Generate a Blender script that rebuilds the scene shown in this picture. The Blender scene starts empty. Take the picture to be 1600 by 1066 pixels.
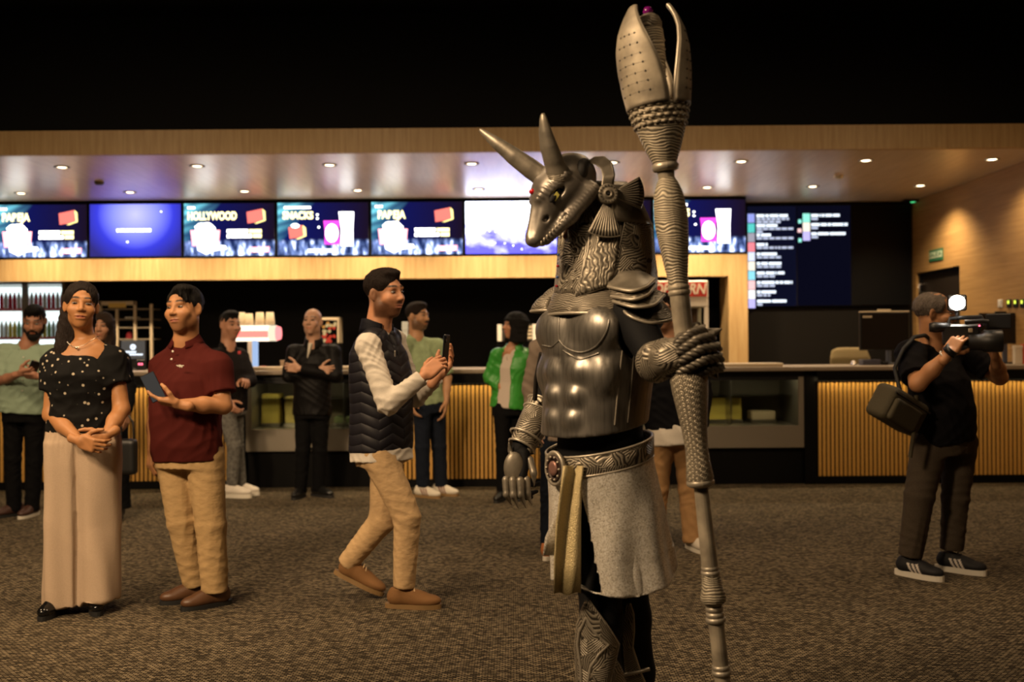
import bpy, math, random
import numpy as np
from mathutils import Matrix, Vector
random.seed(7); np.random.seed(7)
scene = bpy.context.scene
COL = scene.collection

# ------------------------------------------------------------------ camera
FPX = 1556.0                                   # focal length in pixels of the 1600 px wide frame
CAMZ = 1.37
cam_data = bpy.data.cameras.new('camera'); cam = bpy.data.objects.new('camera', cam_data); COL.objects.link(cam)
cam_data.sensor_width = 36.0; cam_data.lens = 36.0 * FPX / 1600.0
cam_data.clip_start = 0.05; cam_data.clip_end = 100
CAM_M = Matrix.Translation((0, 0, CAMZ)) @ Matrix.Rotation(math.radians(90.27), 4, 'X') @ Matrix.Rotation(math.radians(-0.43), 4, 'Z')
cam.matrix_world = CAM_M
cam_data.dof.use_dof = True; cam_data.dof.focus_distance = 3.9; cam_data.dof.aperture_fstop = 2.3
scene.camera = cam

# ------------------------------------------------------------------ colour management, world
vs = scene.view_settings
vs.view_transform = 'Standard'; vs.look = 'None'; vs.gamma = 1.0; vs.exposure = 0.0; vs.use_curve_mapping = False
world = bpy.data.worlds.new('world'); scene.world = world; world.use_nodes = True
world.node_tree.nodes['Background'].inputs[0].default_value = (0.9, 0.75, 0.55, 1)
world.node_tree.nodes['Background'].inputs[1].default_value = 0.012

# ------------------------------------------------------------------ unseen spots: hall lights, plus a key and a fill added
WARM = (1.0, 0.70, 0.41); WARM2 = (1.0, 0.74, 0.48)
def spot(name, loc, target, watts, size_deg=80, blend=0.8, radius=0.12, color=WARM):
    l = bpy.data.lights.new(name, 'SPOT'); l.energy = watts; l.color = color
    l.spot_size = math.radians(size_deg); l.spot_blend = blend; l.shadow_soft_size = radius
    o = bpy.data.objects.new(name, l); COL.objects.link(o); o.location = loc
    o.rotation_euler = (Vector(target) - Vector(loc)).to_track_quat('-Z', 'Y').to_euler()
    return o
UNSEEN_SPOTS = [  # x, y, z, target x, y, z, watts, cone
    (-4.3, 0.9, 4.2, -3.2, 5.4, 0.9, 1050, 60),
    (-2.6, 0.6, 4.2, -1.5, 5.4, 0.9, 900, 46),
    (-4.6, 4.8, 4.3, -4.6, 6.6, 0.0, 270, 150),  # wide-cone rows: added for even light on hall and fascia
    (-1.6, 4.8, 4.3, -1.6, 6.6, 0.0, 270, 150),
    (1.4, 5.2, 4.3, 1.4, 6.8, 0.0, 230, 150),
    (4.0, 6.0, 4.3, 4.0, 7.3, 0.0, 105, 150),
    (-2.7, 1.3, 3.9, 0.3, 3.1, 1.5, 880, 42),  # key spot added for the armoured figure
    (0.6, 0.2, 4.2, 0.5, 3.0, 1.0, 70, 60),  # weak fill spot added for the armoured figure
]
for i, (x, y, z, tx, ty, tz, w, a) in enumerate(UNSEEN_SPOTS):
    spot('unseen_spot', (x, y, z), (tx, ty, tz), w, a, .8, .35)

# ------------------------------------------------------------------ pixel -> place helpers
def ray(px, py):
    return (CAM_M.to_3x3() @ Vector(((px - 800.0) / FPX, -(py - 533.0) / FPX, -1.0)))
def P(px, py, Y):
    r = ray(px, py); t = Y / r.y
    return np.array((r.x * t, Y, CAMZ + r.z * t))
def PZ(px, py, z):
    r = ray(px, py); t = (z - CAMZ) / r.z
    return np.array((r.x * t, r.y * t, z))
def PX(px, py, x):
    r = ray(px, py); t = x / r.x
    return np.array((x, r.y * t, CAMZ + r.z * t))
# ------------------------------------------------------------------ object helpers
def tag(o, label=None, cat=None, group=None, kind=None):
    if label: o['label'] = label
    if cat: o['category'] = cat
    if group: o['group'] = group
    if kind: o['kind'] = kind
    return o
def empty(name, loc=(0, 0, 0), rz=0.0, label=None, cat=None, group=None, kind=None):
    o = bpy.data.objects.new(name, None); COL.objects.link(o)
    o.empty_display_size = 0.1; o.location = tuple(float(v) for v in loc); o.rotation_euler = (0, 0, rz)
    return tag(o, label, cat, group, kind)
def link(name, me, parent=None, loc=None):
    o = bpy.data.objects.new(name, me); COL.objects.link(o)
    if parent is not None: o.parent = parent
    if loc is not None: o.location = tuple(float(v) for v in loc)
    return o
def copy_tree(o, parent=None, loc=None):
    kids = list(o.children)
    c = o.copy(); COL.objects.link(c); c.parent = parent
    if loc is not None: c.location = tuple(float(v) for v in loc)
    for k in kids: copy_tree(k, c)
    return c

class MB:
    """collects polygons in the coordinates of the parent; build() links ONE mesh object"""
    def __init__(s, M=None): s.v = []; s.f = []; s.uv = []; s.M = M; s.smooth = []
    def add(s, verts, faces, uvs=None, smooth=False):
        n = len(s.v)
        for p in verts:
            p = Vector(p)
            if s.M is not None: p = s.M @ p
            s.v.append((p.x, p.y, p.z))
        for i, f in enumerate(faces):
            s.f.append([n + k for k in f]); s.smooth.append(smooth)
            s.uv.append([uvs[k] for k in f] if uvs is not None else [(0, 0)] * len(f))
        return s
    def box(s, c, size, bev=0.0, R=None):
        cx, cy, cz = c; hx, hy, hz = size[0] / 2, size[1] / 2, size[2] / 2
        b = min(bev, hx * .9, hy * .9, hz * .9)
        if b <= 0:
            vs_ = [(x, y, z) for x in (-hx, hx) for y in (-hy, hy) for z in (-hz, hz)]
            fs = [(0, 1, 3, 2), (4, 6, 7, 5), (0, 4, 5, 1), (2, 3, 7, 6), (0, 2, 6, 4), (1, 5, 7, 3)]
        else:
            vs_ = []; idx = {}
            for x in (-1, 1):
                for y in (-1, 1):
                    for z in (-1, 1):
                        for a in range(3):
                            p = [x * hx, y * hy, z * hz]
                            for k in range(3):
                                if k != a: p[k] -= (x, y, z)[k] * b
                            idx[(x, y, z, a)] = len(vs_); vs_.append(tuple(p))
            fs = []
            g = lambda x, y, z, a: idx[(x, y, z, a)]
            for sx in (-1, 1):
                q = [g(sx, -1, -1, 0), g(sx, 1, -1, 0), g(sx, 1, 1, 0), g(sx, -1, 1, 0)]; fs.append(q if sx > 0 else q[::-1])
                q = [g(-1, sx, -1, 1), g(1, sx, -1, 1), g(1, sx, 1, 1), g(-1, sx, 1, 1)]; fs.append(q[::-1] if sx > 0 else q)
                q = [g(-1, -1, sx, 2), g(1, -1, sx, 2), g(1, 1, sx, 2), g(-1, 1, sx, 2)]; fs.append(q if sx > 0 else q[::-1])
            for a_, b_ in ((-1, -1), (-1, 1), (1, -1), (1, 1)):
                fs.append([g(-1, a_, b_, 1), g(1, a_, b_, 1), g(1, a_, b_, 2), g(-1, a_, b_, 2)])
                fs.append([g(a_, -1, b_, 0), g(a_, 1, b_, 0), g(a_, 1, b_, 2), g(a_, -1, b_, 2)])
                fs.append([g(a_, b_, -1, 0), g(a_, b_, 1, 0), g(a_, b_, 1, 1), g(a_, b_, -1, 1)])
            for x in (-1, 1):
                for y in (-1, 1):
                    for z in (-1, 1): fs.append([g(x, y, z, 0), g(x, y, z, 1), g(x, y, z, 2)])
        out = []
        for p in vs_:
            p = Vector(p)
            if R is not None: p = R @ p
            out.append((p.x + cx, p.y + cy, p.z + cz))
        return s.add(out, fs)
    def b2(s, lo, hi, bev=0.0):
        return s.box([(a + b) / 2 for a, b in zip(lo, hi)], [abs(b - a) for a, b in zip(lo, hi)], bev)
    def tube(s, pts, r, n=8, cap=True, smooth=True):
        pts = [Vector(p) for p in pts]; m = len(pts)
        rr = r if isinstance(r, (list, tuple)) else [r] * m
        rings = []; up = None
        for i, p in enumerate(pts):
            t = (pts[min(i + 1, m - 1)] - pts[max(i - 1, 0)]).normalized()
            if up is None:
                up = Vector((0, 0, 1)) if abs(t.z) < .9 else Vector((1, 0, 0))
            x = t.cross(up).normalized(); y = x.cross(t).normalized(); up = y
            rings.append([p + (x * math.cos(2 * math.pi * k / n) + y * math.sin(2 * math.pi * k / n)) * rr[i] for k in range(n)])
        vs_ = [q for rg in rings for q in rg]; fs = []
        for i in range(m - 1):
            for k in range(n):
                a = i * n + k; b = i * n + (k + 1) % n
                fs.append((a, b, b + n, a + n))
        s.add(vs_, fs, smooth=smooth)
        if cap:
            s.add(rings[0], [list(range(n))[::-1]]); s.add(rings[-1], [list(range(n))])
        return s
    def lathe(s, prof, n=16, M=None, cap=True):
        """prof: (r, z) list, axis local z"""
        M = M or Matrix.Identity(4); vs_ = []; uv = []
        for j, (r, z) in enumerate(prof):
            for k in range(n + 1):
                a = 2 * math.pi * k / n
                vs_.append(M @ Vector((r * math.cos(a), r * math.sin(a), z))); uv.append((k / n, z))
        fs = []
        for j in range(len(prof) - 1):
            for k in range(n):
                a = j * (n + 1) + k
                fs.append((a, a + 1, a + n + 2, a + n + 1))
        s.add(vs_, fs, uv, smooth=True)
        if cap:
            for j, fl in ((0, True), (len(prof) - 1, False)):
                ring = [vs_[j * (n + 1) + k] for k in range(n)]
                s.add(ring, [list(range(n))[::-1] if fl else list(range(n))])
        return s
    def prism(s, poly, d0, d1, M=None):
        """poly in local xz plane, extruded along local y from d0 to d1"""
        M = M or Matrix.Identity(4); n = len(poly)
        a = [M @ Vector((x, d0, z)) for x, z in poly]; b = [M @ Vector((x, d1, z)) for x, z in poly]
        fs = [list(range(n)), list(range(n, 2 * n))[::-1]] + [(i, i + n, (i + 1) % n + n, (i + 1) % n) for i in range(n)]
        return s.add(a + b, fs)
    def mesh(s, name, material):
        me = bpy.data.meshes.new(name); me.from_pydata(s.v, [], s.f)
        if any(any(u != (0, 0) for u in f) for f in s.uv[:400]):
            l = me.uv_layers.new(name='UVMap'); flat = [c for f in s.uv for u in f for c in u]
            l.data.foreach_set('uv', flat)
        me.polygons.foreach_set('use_smooth', s.smooth)
        if material is not None: me.materials.append(material)
        me.validate(); me.update()
        return me
    def build(s, name, material, parent=None, loc=None):
        return link(name, s.mesh(name, material), parent, loc)

def grid_mesh(name, V, material, parent=None, closed_u=False, uv=None, smooth=True, solid=0.0):
    """V[j][k] rows of points -> quads with UV (k,j) ; solid gives thickness"""
    V = np.asarray(V, float); nj, nk = V.shape[:2]
    vs_ = V.reshape(-1, 3); fs = []; 
    for j in range(nj - 1):
        for k in range(nk - (0 if closed_u else 1)):
            k2 = (k + 1) % nk
            fs.append((j * nk + k, j * nk + k2, (j + 1) * nk + k2, (j + 1) * nk + k))
    me = bpy.data.meshes.new(name); me.from_pydata([tuple(p) for p in vs_], [], fs)
    if uv is not None:
        uv = np.asarray(uv, float).reshape(-1, 2); l = me.uv_layers.new(name='UVMap')
        l.data.foreach_set('uv', [c for f in fs for k in f for c in uv[k]])
    me.polygons.foreach_set('use_smooth', [smooth] * len(fs))
    me.materials.append(material); me.update()
    o = link(name, me, parent)
    if solid:
        m = o.modifiers.new('thick', 'SOLIDIFY'); m.thickness = solid; m.offset = 0
    return o

# ------------------------------------------------------------------ distance-field modelling (continuous organic surfaces)
V3 = lambda *a: np.array(a, float)
def nrm(v): v = np.asarray(v, float); return v / (np.linalg.norm(v) + 1e-12)
def cone(a, b, ra, rb):
    a = np.asarray(a, float); b = np.asarray(b, float); r = max(ra, rb); ab = b - a; L2 = max(ab @ ab, 1e-9)
    def f(X, Y, Z):
        px, py, pz = X - a[0], Y - a[1], Z - a[2]
        t = np.clip((px * ab[0] + py * ab[1] + pz * ab[2]) / L2, 0, 1)
        return np.sqrt((px - t * ab[0]) ** 2 + (py - t * ab[1]) ** 2 + (pz - t * ab[2]) ** 2) - (ra + t * (rb - ra))
    return (np.minimum(a, b) - r, np.maximum(a, b) + r, f)
def ell(c, rad, R=None):
    """ellipsoid; R = 3x3 with columns = local axes"""
    c = np.asarray(c, float); rad = np.asarray(rad, float)
    Rm = np.eye(3) if R is None else np.asarray(R, float)
    ext = np.sqrt(((Rm * rad) ** 2).sum(1))
    def f(X, Y, Z):
        x, y, z = X - c[0], Y - c[1], Z - c[2]
        q = [x * Rm[0, i] + y * Rm[1, i] + z * Rm[2, i] for i in range(3)]
        k0 = np.sqrt(sum((q[i] / rad[i]) ** 2 for i in range(3))); k1 = np.sqrt(sum((q[i] / rad[i] ** 2) ** 2 for i in range(3))) + 1e-9
        return k0 * (k0 - 1) / k1
    return (c - ext, c + ext, f)
def rbox(c, half, rnd=0.005, R=None):
    c = np.asarray(c, float); half = np.asarray(half, float)
    Rm = np.eye(3) if R is None else np.asarray(R, float)
    ext = (np.abs(Rm) * half).sum(1)
    def f(X, Y, Z):
        x, y, z = X - c[0], Y - c[1], Z - c[2]
        q = [np.abs(x * Rm[0, i] + y * Rm[1, i] + z * Rm[2, i]) - half[i] + rnd for i in range(3)]
        o = np.sqrt(sum(np.maximum(k, 0) ** 2 for k in q)); return o + np.minimum(np.maximum(np.maximum(q[0], q[1]), q[2]), 0) - rnd
    return (c - ext, c + ext, f)
def loft(pts, wid, dep, fwd, power=2.0):
    """tube along polyline pts; cross-section half-width wid (sideways) and half-depth dep (towards fwd), given at each point"""
    pts = np.asarray(pts, float); wid = np.asarray(wid, float); dep = np.asarray(dep, float)
    ax = nrm(pts[-1] - pts[0]); fw = nrm(fwd - (np.asarray(fwd) @ ax) * ax); sd = np.cross(ax, fw)
    U = (pts - pts[0]) @ ax; S = (pts - pts[0]) @ sd; F = (pts - pts[0]) @ fw; o = pts[0]
    m = max(wid.max(), dep.max())
    def f(X, Y, Z):
        x, y, z = X - o[0], Y - o[1], Z - o[2]
        u = x * ax[0] + y * ax[1] + z * ax[2]; s_ = x * sd[0] + y * sd[1] + z * sd[2]; d = x * fw[0] + y * fw[1] + z * fw[2]
        w = np.interp(u, U, wid); q = np.interp(u, U, dep)
        s_ = s_ - np.interp(u, U, S); d = d - np.interp(u, U, F)
        if power == 2.0: k = np.sqrt((s_ / w) ** 2 + (d / q) ** 2)
        else: k = (np.abs(s_ / w) ** power + np.abs(d / q) ** power) ** (1 / power)
        side = (k - 1) * np.minimum(w, q)
        end = np.maximum(-u, u - U[-1])
        return np.maximum(side, end)
    return (pts.min(0) - m, pts.max(0) + m, f)
def field_mesh(ops, h, cuts=(), pad=None):
    """ops: list of (mode, prim, k), mode in + - & ; returns verts, quads"""
    plus = [p for m, p, k in ops if m == '+']
    lo = np.min([p[0] for p in plus], 0) - 3 * h; hi = np.max([p[1] for p in plus], 0) + 3 * h
    ax = [np.arange(lo[i], hi[i] + h, h) for i in range(3)]
    D = np.full([len(a) for a in ax], 1.0, np.float32)
    for mode, p, k in ops:
        mg = max(k * 1.2, 0) + 2.5 * h
        if mode == '&': sl = [slice(0, len(a)) for a in ax]
        else: sl = [slice(max(int((p[0][i] - mg - lo[i]) / h), 0), min(int((p[1][i] + mg - lo[i]) / h) + 2, len(ax[i]))) for i in range(3)]
        if any(s_.stop <= s_.start for s_ in sl): continue
        X = ax[0][sl[0]][:, None, None]; Y = ax[1][sl[1]][None, :, None]; Z = ax[2][sl[2]][None, None, :]
        d = p[2](X, Y, Z).astype(np.float32); c = D[tuple(sl)]
        if mode == '+':
            if k > 0:
                hh = np.maximum(k - np.abs(c - d), 0) / k; r = np.minimum(c, d) - hh * hh * k * .25
            else: r = np.minimum(c, d)
        else:
            if mode == '-': d = -d
            if k > 0:
                hh = np.maximum(k - np.abs(c - d), 0) / k; r = np.maximum(c, d) + hh * hh * k * .25
            else: r = np.maximum(c, d)
        D[tuple(sl)] = r
    for pt, n in cuts:                      # keep the side n points away from
        n = nrm(n); X = ax[0][:, None, None]; Y = ax[1][None, :, None]; Z = ax[2][None, None, :]
        D = np.maximum(D, ((X - pt[0]) * n[0] + (Y - pt[1]) * n[1] + (Z - pt[2]) * n[2]).astype(np.float32))
    S = D < 0
    nx, ny, nz = D.shape
    cnt = np.zeros((nx - 1, ny - 1, nz - 1), np.int8)
    offs = [(i, j, k) for i in (0, 1) for j in (0, 1) for k in (0, 1)]
    for i, j, k in offs: cnt += S[i:nx - 1 + i, j:ny - 1 + j, k:nz - 1 + k]
    act = np.argwhere((cnt > 0) & (cnt < 8))
    if len(act) == 0: return np.zeros((0, 3)), np.zeros((0, 4), int)
    vals = {o: D[act[:, 0] + o[0], act[:, 1] + o[1], act[:, 2] + o[2]] for o in offs}
    acc = np.zeros((len(act), 3)); n = np.zeros(len(act))
    for o in offs:
        for a in range(3):
            if o[a]: continue
            e = list(o); e[a] = 1; e = tuple(e); v0, v1 = vals[o], vals[e]
            m = (v0 < 0) != (v1 < 0); t = np.where(m, v0 / np.where(m, v0 - v1, 1), 0)
            q = np.tile(np.array(o, float), (len(act), 1)); q[:, a] = t
            acc[m] += q[m]; n[m] += 1
    verts = (act + acc / n[:, None]) * h + lo
    idm = np.full(cnt.shape, -1, np.int32); idm[act[:, 0], act[:, 1], act[:, 2]] = np.arange(len(act))
    quads = []
    for a in range(3):
        b, c = (a + 1) % 3, (a + 2) % 3
        s0 = [slice(None)] * 3; s1 = [slice(None)] * 3; s0[a] = slice(0, -1); s1[a] = slice(1, None)
        e = np.argwhere(S[tuple(s0)] != S[tuple(s1)])
        e = e[(e[:, b] > 0) & (e[:, c] > 0) & (e[:, b] < D.shape[b] - 1) & (e[:, c] < D.shape[c] - 1)]
        if not len(e): continue
        def cell(db, dc):
            q = e.copy(); q[:, b] += db; q[:, c] += dc; return idm[q[:, 0], q[:, 1], q[:, 2]]
        Q = np.stack([cell(-1, -1), cell(0, -1), cell(0, 0), cell(-1, 0)], 1)
        inside0 = S[e[:, 0], e[:, 1], e[:, 2]]
        Q[~inside0] = Q[~inside0][:, ::-1]
        quads.append(Q)
    quads = np.concatenate(quads); quads = quads[(quads >= 0).all(1)]
    return verts, quads
def relax(V, Q, it=1, w=0.5):
    for _ in range(it):
        acc = np.zeros_like(V); n = np.zeros(len(V))
        for i in range(4):
            a, b = Q[:, i], Q[:, (i + 1) % 4]
            np.add.at(acc, a, V[b]); np.add.at(acc, b, V[a]); np.add.at(n, a, 1); np.add.at(n, b, 1)
        V = V * (1 - w) + w * acc / np.maximum(n, 1)[:, None]
    return V
def vnormals(V, Q):
    fn = np.cross(V[Q[:, 2]] - V[Q[:, 0]], V[Q[:, 3]] - V[Q[:, 1]]); N = np.zeros_like(V)
    for i in range(4): np.add.at(N, Q[:, i], fn)
    return N / (np.linalg.norm(N, axis=1)[:, None] + 1e-12)
def folds(V, Q, amp, freq, seed=0, stretch=(1, 1, 1)):
    """soft cloth creases in patches: push the surface along its normal"""
    rs = np.random.RandomState(seed); N = vnormals(V, Q); s_ = np.zeros(len(V)); W = V * np.array(stretch)
    for i in range(6):
        k = nrm(rs.randn(3)) * freq * (0.5 + 0.8 * rs.rand()); k2 = nrm(rs.randn(3)) * freq * .3; k3 = nrm(rs.randn(3)) * freq * .22
        m = .5 + .5 * np.sin(W @ k3 + rs.rand() * 6)
        c = np.sin(W @ k + 2.6 * np.sin(W @ k2 + rs.rand() * 6) + rs.rand() * 6)
        s_ += (1 - np.abs(c) * 2) * m * m            # ridged, so creases read as narrow ridges
    s_ = np.clip(s_ / 1.8, -1.2, 1.4)
    return V + N * (s_ * amp)[:, None]
def quads_obj(name, V, Q, material, parent=None, base=None, colors=None, smooth=True):
    me = bpy.data.meshes.new(name); V = np.asarray(V, float)
    if base is not None: V = V - np.asarray(base)
    nv, nq = len(V), len(Q)
    me.vertices.add(nv); me.vertices.foreach_set('co', V.astype(np.float32).ravel())
    me.loops.add(nq * 4); me.loops.foreach_set('vertex_index', np.asarray(Q, np.int32).ravel())
    me.polygons.add(nq); me.polygons.foreach_set('loop_start', np.arange(0, nq * 4, 4, dtype=np.int32))
    me.polygons.foreach_set('use_smooth', np.full(nq, smooth))
    me.update(calc_edges=True); me.validate()
    if colors is not None:
        a = me.color_attributes.new('Col', 'FLOAT_COLOR', 'POINT')
        c = np.ones((nv, 4), np.float32); c[:, :3] = colors; a.data.foreach_set('color', c.ravel())
    if material is not None: me.materials.append(material)
    return link(name, me, parent)
def organic(name, ops, h, material, parent=None, base=None, colf=None, cuts=(), it=1, fold=None, M=None):
    V, Q = field_mesh(ops, h, cuts)
    if it: V = relax(V, Q, it)
    if fold: V = folds(V, Q, *fold)
    c = colf(V) if colf else None
    if M is not None: V = V @ np.asarray(M)[:3, :3].T + np.asarray(M)[:3, 3]
    return quads_obj(name, V, Q, material, parent, base, c)

# ------------------------------------------------------------------ materials
MATS = {}
def _new(name):
    m = bpy.data.materials.new(name); m.use_nodes = True; nt = m.node_tree
    return m, nt, nt.nodes['Principled BSDF']
def _n(nt, t, **kw):
    n = nt.nodes.new(t)
    for k, v in kw.items(): setattr(n, k, v)
    return n
def rgba(c): return (c[0], c[1], c[2], 1)
def ramp(nt, stops):
    r = _n(nt, 'ShaderNodeValToRGB'); e = r.color_ramp.elements
    while len(e) < len(stops): e.new(0.5)
    for i, (p, c) in enumerate(stops): e[i].position = p; e[i].color = rgba(c) if len(c) == 3 else c
    return r
def srgb(r, g, b):
    f = lambda c: c / 12.92 if c <= 0.04045 else ((c + 0.055) / 1.055) ** 2.4
    return tuple(f(c / 255.0) for c in (r, g, b))
def plain(name, color, rough=0.6, metal=0.0, bump=0.0, scale=60, vary=0.0, spec=0.5, coat=0.0, stretch=None):
    key = (name,)
    if key in MATS: return MATS[key]
    m, nt, b = _new(name)
    b.inputs['Base Color'].default_value = rgba(color); b.inputs['Roughness'].default_value = rough; b.inputs['Metallic'].default_value = metal
    b.inputs['Specular IOR Level'].default_value = spec; b.inputs['Coat Weight'].default_value = coat
    if bump or vary:
        tc = _n(nt, 'ShaderNodeTexCoord'); nz = _n(nt, 'ShaderNodeTexNoise'); nz.inputs['Scale'].default_value = scale; nz.inputs['Detail'].default_value = 4
        src = tc.outputs['Object']
        if stretch:
            mp = _n(nt, 'ShaderNodeMapping'); mp.inputs['Scale'].default_value = stretch; nt.links.new(src, mp.inputs[0]); src = mp.outputs[0]
        nt.links.new(src, nz.inputs['Vector'])
        if bump:
            bp = _n(nt, 'ShaderNodeBump'); bp.inputs['Strength'].default_value = bump; bp.inputs['Distance'].default_value = 0.01
            nt.links.new(nz.outputs['Fac'], bp.inputs['Height']); nt.links.new(bp.outputs[0], b.inputs['Normal'])
        if vary:
            lo = tuple(max(c * (1 - vary), 0) for c in color); hi = tuple(min(c * (1 + vary), 1) for c in color)
            r = ramp(nt, [(0.3, lo), (0.7, hi)]); nt.links.new(nz.outputs['Fac'], r.inputs[0]); nt.links.new(r.outputs[0], b.inputs['Base Color'])
    MATS[key] = m; return m
def vcol(name, rough=0.5, bump=0.0, scale=200, spec=0.4, sss=0.0):
    key = (name,)
    if key in MATS: return MATS[key]
    m, nt, b = _new(name)
    a = _n(nt, 'ShaderNodeVertexColor', layer_name='Col'); nt.links.new(a.outputs[0], b.inputs['Base Color'])
    b.inputs['Roughness'].default_value = rough; b.inputs['Specular IOR Level'].default_value = spec
    if bump:
        nz = _n(nt, 'ShaderNodeTexNoise'); nz.inputs['Scale'].default_value = scale; tc = _n(nt, 'ShaderNodeTexCoord'); nt.links.new(tc.outputs['Object'], nz.inputs['Vector'])
        bp = _n(nt, 'ShaderNodeBump'); bp.inputs['Strength'].default_value = bump; bp.inputs['Distance'].default_value = 0.004
        nt.links.new(nz.outputs['Fac'], bp.inputs['Height']); nt.links.new(bp.outputs[0], b.inputs['Normal'])
    MATS[key] = m; return m
def glow(name, color, strength=1.0):
    key = (name,)
    if key in MATS: return MATS[key]
    m = bpy.data.materials.new(name); m.use_nodes = True; nt = m.node_tree; nt.nodes.clear()
    e = _n(nt, 'ShaderNodeEmission'); e.inputs[0].default_value = rgba(color); e.inputs[1].default_value = strength
    o = _n(nt, 'ShaderNodeOutputMaterial'); nt.links.new(e.outputs[0], o.inputs[0]); MATS[key] = m; return m
def wood(name, c0, c1, stretch, rough=0.45, scale=3.0, spec=0.5):
    key = (name,)
    if key in MATS: return MATS[key]
    m, nt, b = _new(name); tc = _n(nt, 'ShaderNodeTexCoord'); mp = _n(nt, 'ShaderNodeMapping'); mp.inputs['Scale'].default_value = stretch
    nt.links.new(tc.outputs['Object'], mp.inputs[0])
    nz = _n(nt, 'ShaderNodeTexNoise'); nz.inputs['Scale'].default_value = scale; nz.inputs['Detail'].default_value = 8; nz.inputs['Roughness'].default_value = .7
    nt.links.new(mp.outputs[0], nz.inputs['Vector'])
    r = ramp(nt, [(0.3, c0), (0.7, c1)]); nt.links.new(nz.outputs['Fac'], r.inputs[0]); nt.links.new(r.outputs[0], b.inputs['Base Color'])
    b.inputs['Roughness'].default_value = rough; b.inputs['Specular IOR Level'].default_value = spec
    bp = _n(nt, 'ShaderNodeBump'); bp.inputs['Strength'].default_value = .15; bp.inputs['Distance'].default_value = .004
    nt.links.new(nz.outputs['Fac'], bp.inputs['Height']); nt.links.new(bp.outputs[0], b.inputs['Normal'])
    MATS[key] = m; return m
def glass_mat():
    if ('glass',) in MATS: return MATS[('glass',)]
    m = bpy.data.materials.new('clear_glass'); m.use_nodes = True; nt = m.node_tree; nt.nodes.clear()
    t = _n(nt, 'ShaderNodeBsdfTransparent'); t.inputs[0].default_value = (.86, .9, .87, 1)
    g = _n(nt, 'ShaderNodeBsdfGlossy'); g.inputs['Roughness'].default_value = .03
    fr = _n(nt, 'ShaderNodeFresnel'); fr.inputs[0].default_value = 1.45
    mx = _n(nt, 'ShaderNodeMixShader'); o = _n(nt, 'ShaderNodeOutputMaterial')
    nt.links.new(fr.outputs[0], mx.inputs[0]); nt.links.new(t.outputs[0], mx.inputs[1]); nt.links.new(g.outputs[0], mx.inputs[2]); nt.links.new(mx.outputs[0], o.inputs[0])
    MATS[('glass',)] = m; return m
# ================================================================== the setting
YF, YS, YB, YC = 9.3, 12.2, 12.8, 9.7           # fascia, screen row, schedule wall, counter front
ZS = float(P(800, 237, YF)[2])                  # soffit height
ZFT = float(P(800, 199, YF)[2])                 # fascia top
XR = float(P(1425, 400, YB)[0])                 # right wall
XL = -8.5; ZC = 4.5; YBACK = 14.0; YFRONT = -5.0

def carpet_mat():
    m, nt, b = _new('woven_carpet'); tc = _n(nt, 'ShaderNodeTexCoord')
    mp = _n(nt, 'ShaderNodeMapping'); mp.inputs['Scale'].default_value = (1, 1, 1); nt.links.new(tc.outputs['Object'], mp.inputs[0])
    wn = _n(nt, 'ShaderNodeTexNoise'); wn.inputs['Scale'].default_value = 45; nt.links.new(mp.outputs[0], wn.inputs['Vector'])
    av = _n(nt, 'ShaderNodeMixRGB', blend_type='ADD'); av.inputs[0].default_value = .006
    nt.links.new(mp.outputs[0], av.inputs[1]); nt.links.new(wn.outputs['Color'], av.inputs[2])
    br = _n(nt, 'ShaderNodeTexBrick'); br.inputs['Scale'].default_value = 1.0; br.inputs['Brick Width'].default_value = .024; br.inputs['Row Height'].default_value = .0135
    br.inputs['Mortar Size'].default_value = .0032; br.inputs['Mortar Smooth'].default_value = .6; br.inputs['Bias'].default_value = 0
    br.inputs['Color1'].default_value = (1, 1, 1, 1); br.inputs['Color2'].default_value = (.25, .25, .25, 1); br.inputs['Mortar'].default_value = (0, 0, 0, 1)
    nt.links.new(av.outputs[0], br.inputs['Vector'])
    n2 = _n(nt, 'ShaderNodeTexNoise'); n2.inputs['Scale'].default_value = 26; n2.inputs['Detail'].default_value = 5
    mp2 = _n(nt, 'ShaderNodeMapping'); mp2.inputs['Scale'].default_value = (.35, 1.6, 1); nt.links.new(tc.outputs['Object'], mp2.inputs[0]); nt.links.new(mp2.outputs[0], n2.inputs['Vector'])
    mul = _n(nt, 'ShaderNodeMath', operation='MULTIPLY'); nt.links.new(br.outputs['Color'], mul.inputs[0]); 
    r2 = ramp(nt, [(0.3, (.5, .5, .5)), (0.7, (1, 1, 1))]); nt.links.new(n2.outputs['Fac'], r2.inputs[0]); nt.links.new(r2.outputs[0], mul.inputs[1])
    r = ramp(nt, [(0.0, (.012, .009, .006)), (0.22, (.045, .035, .022)), (0.9, (.32, .255, .165))]); nt.links.new(mul.outputs[0], r.inputs[0])
    nt.links.new(r.outputs[0], b.inputs['Base Color']); b.inputs['Roughness'].default_value = .95; b.inputs['Specular IOR Level'].default_value = .1
    bp = _n(nt, 'ShaderNodeBump'); bp.inputs['Strength'].default_value = .6; bp.inputs['Distance'].default_value = .006
    nt.links.new(mul.outputs[0], bp.inputs['Height']); nt.links.new(bp.outputs[0], b.inputs['Normal'])
    return m
CARPET = carpet_mat()
BLACKP = plain('black_paint', (.004, .004, .0045), .7, bump=.1, scale=40, spec=.15)
DARKW = plain('dark_wall_paint', (.006, .0045, .003), .6, bump=.1, scale=30, spec=.2)
OAK_V = wood('oak_vertical_grain', srgb(178, 142, 90), srgb(208, 176, 126), (9, 9, .5), .45)
OAK_H = wood('oak_horizontal_grain', srgb(156, 118, 68), srgb(186, 148, 94), (.5, .5, 12), .5)
OAK_S = wood('oak_soffit', srgb(204, 180, 150), srgb(230, 210, 184), (7, .6, 7), .32, spec=.9)
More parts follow.
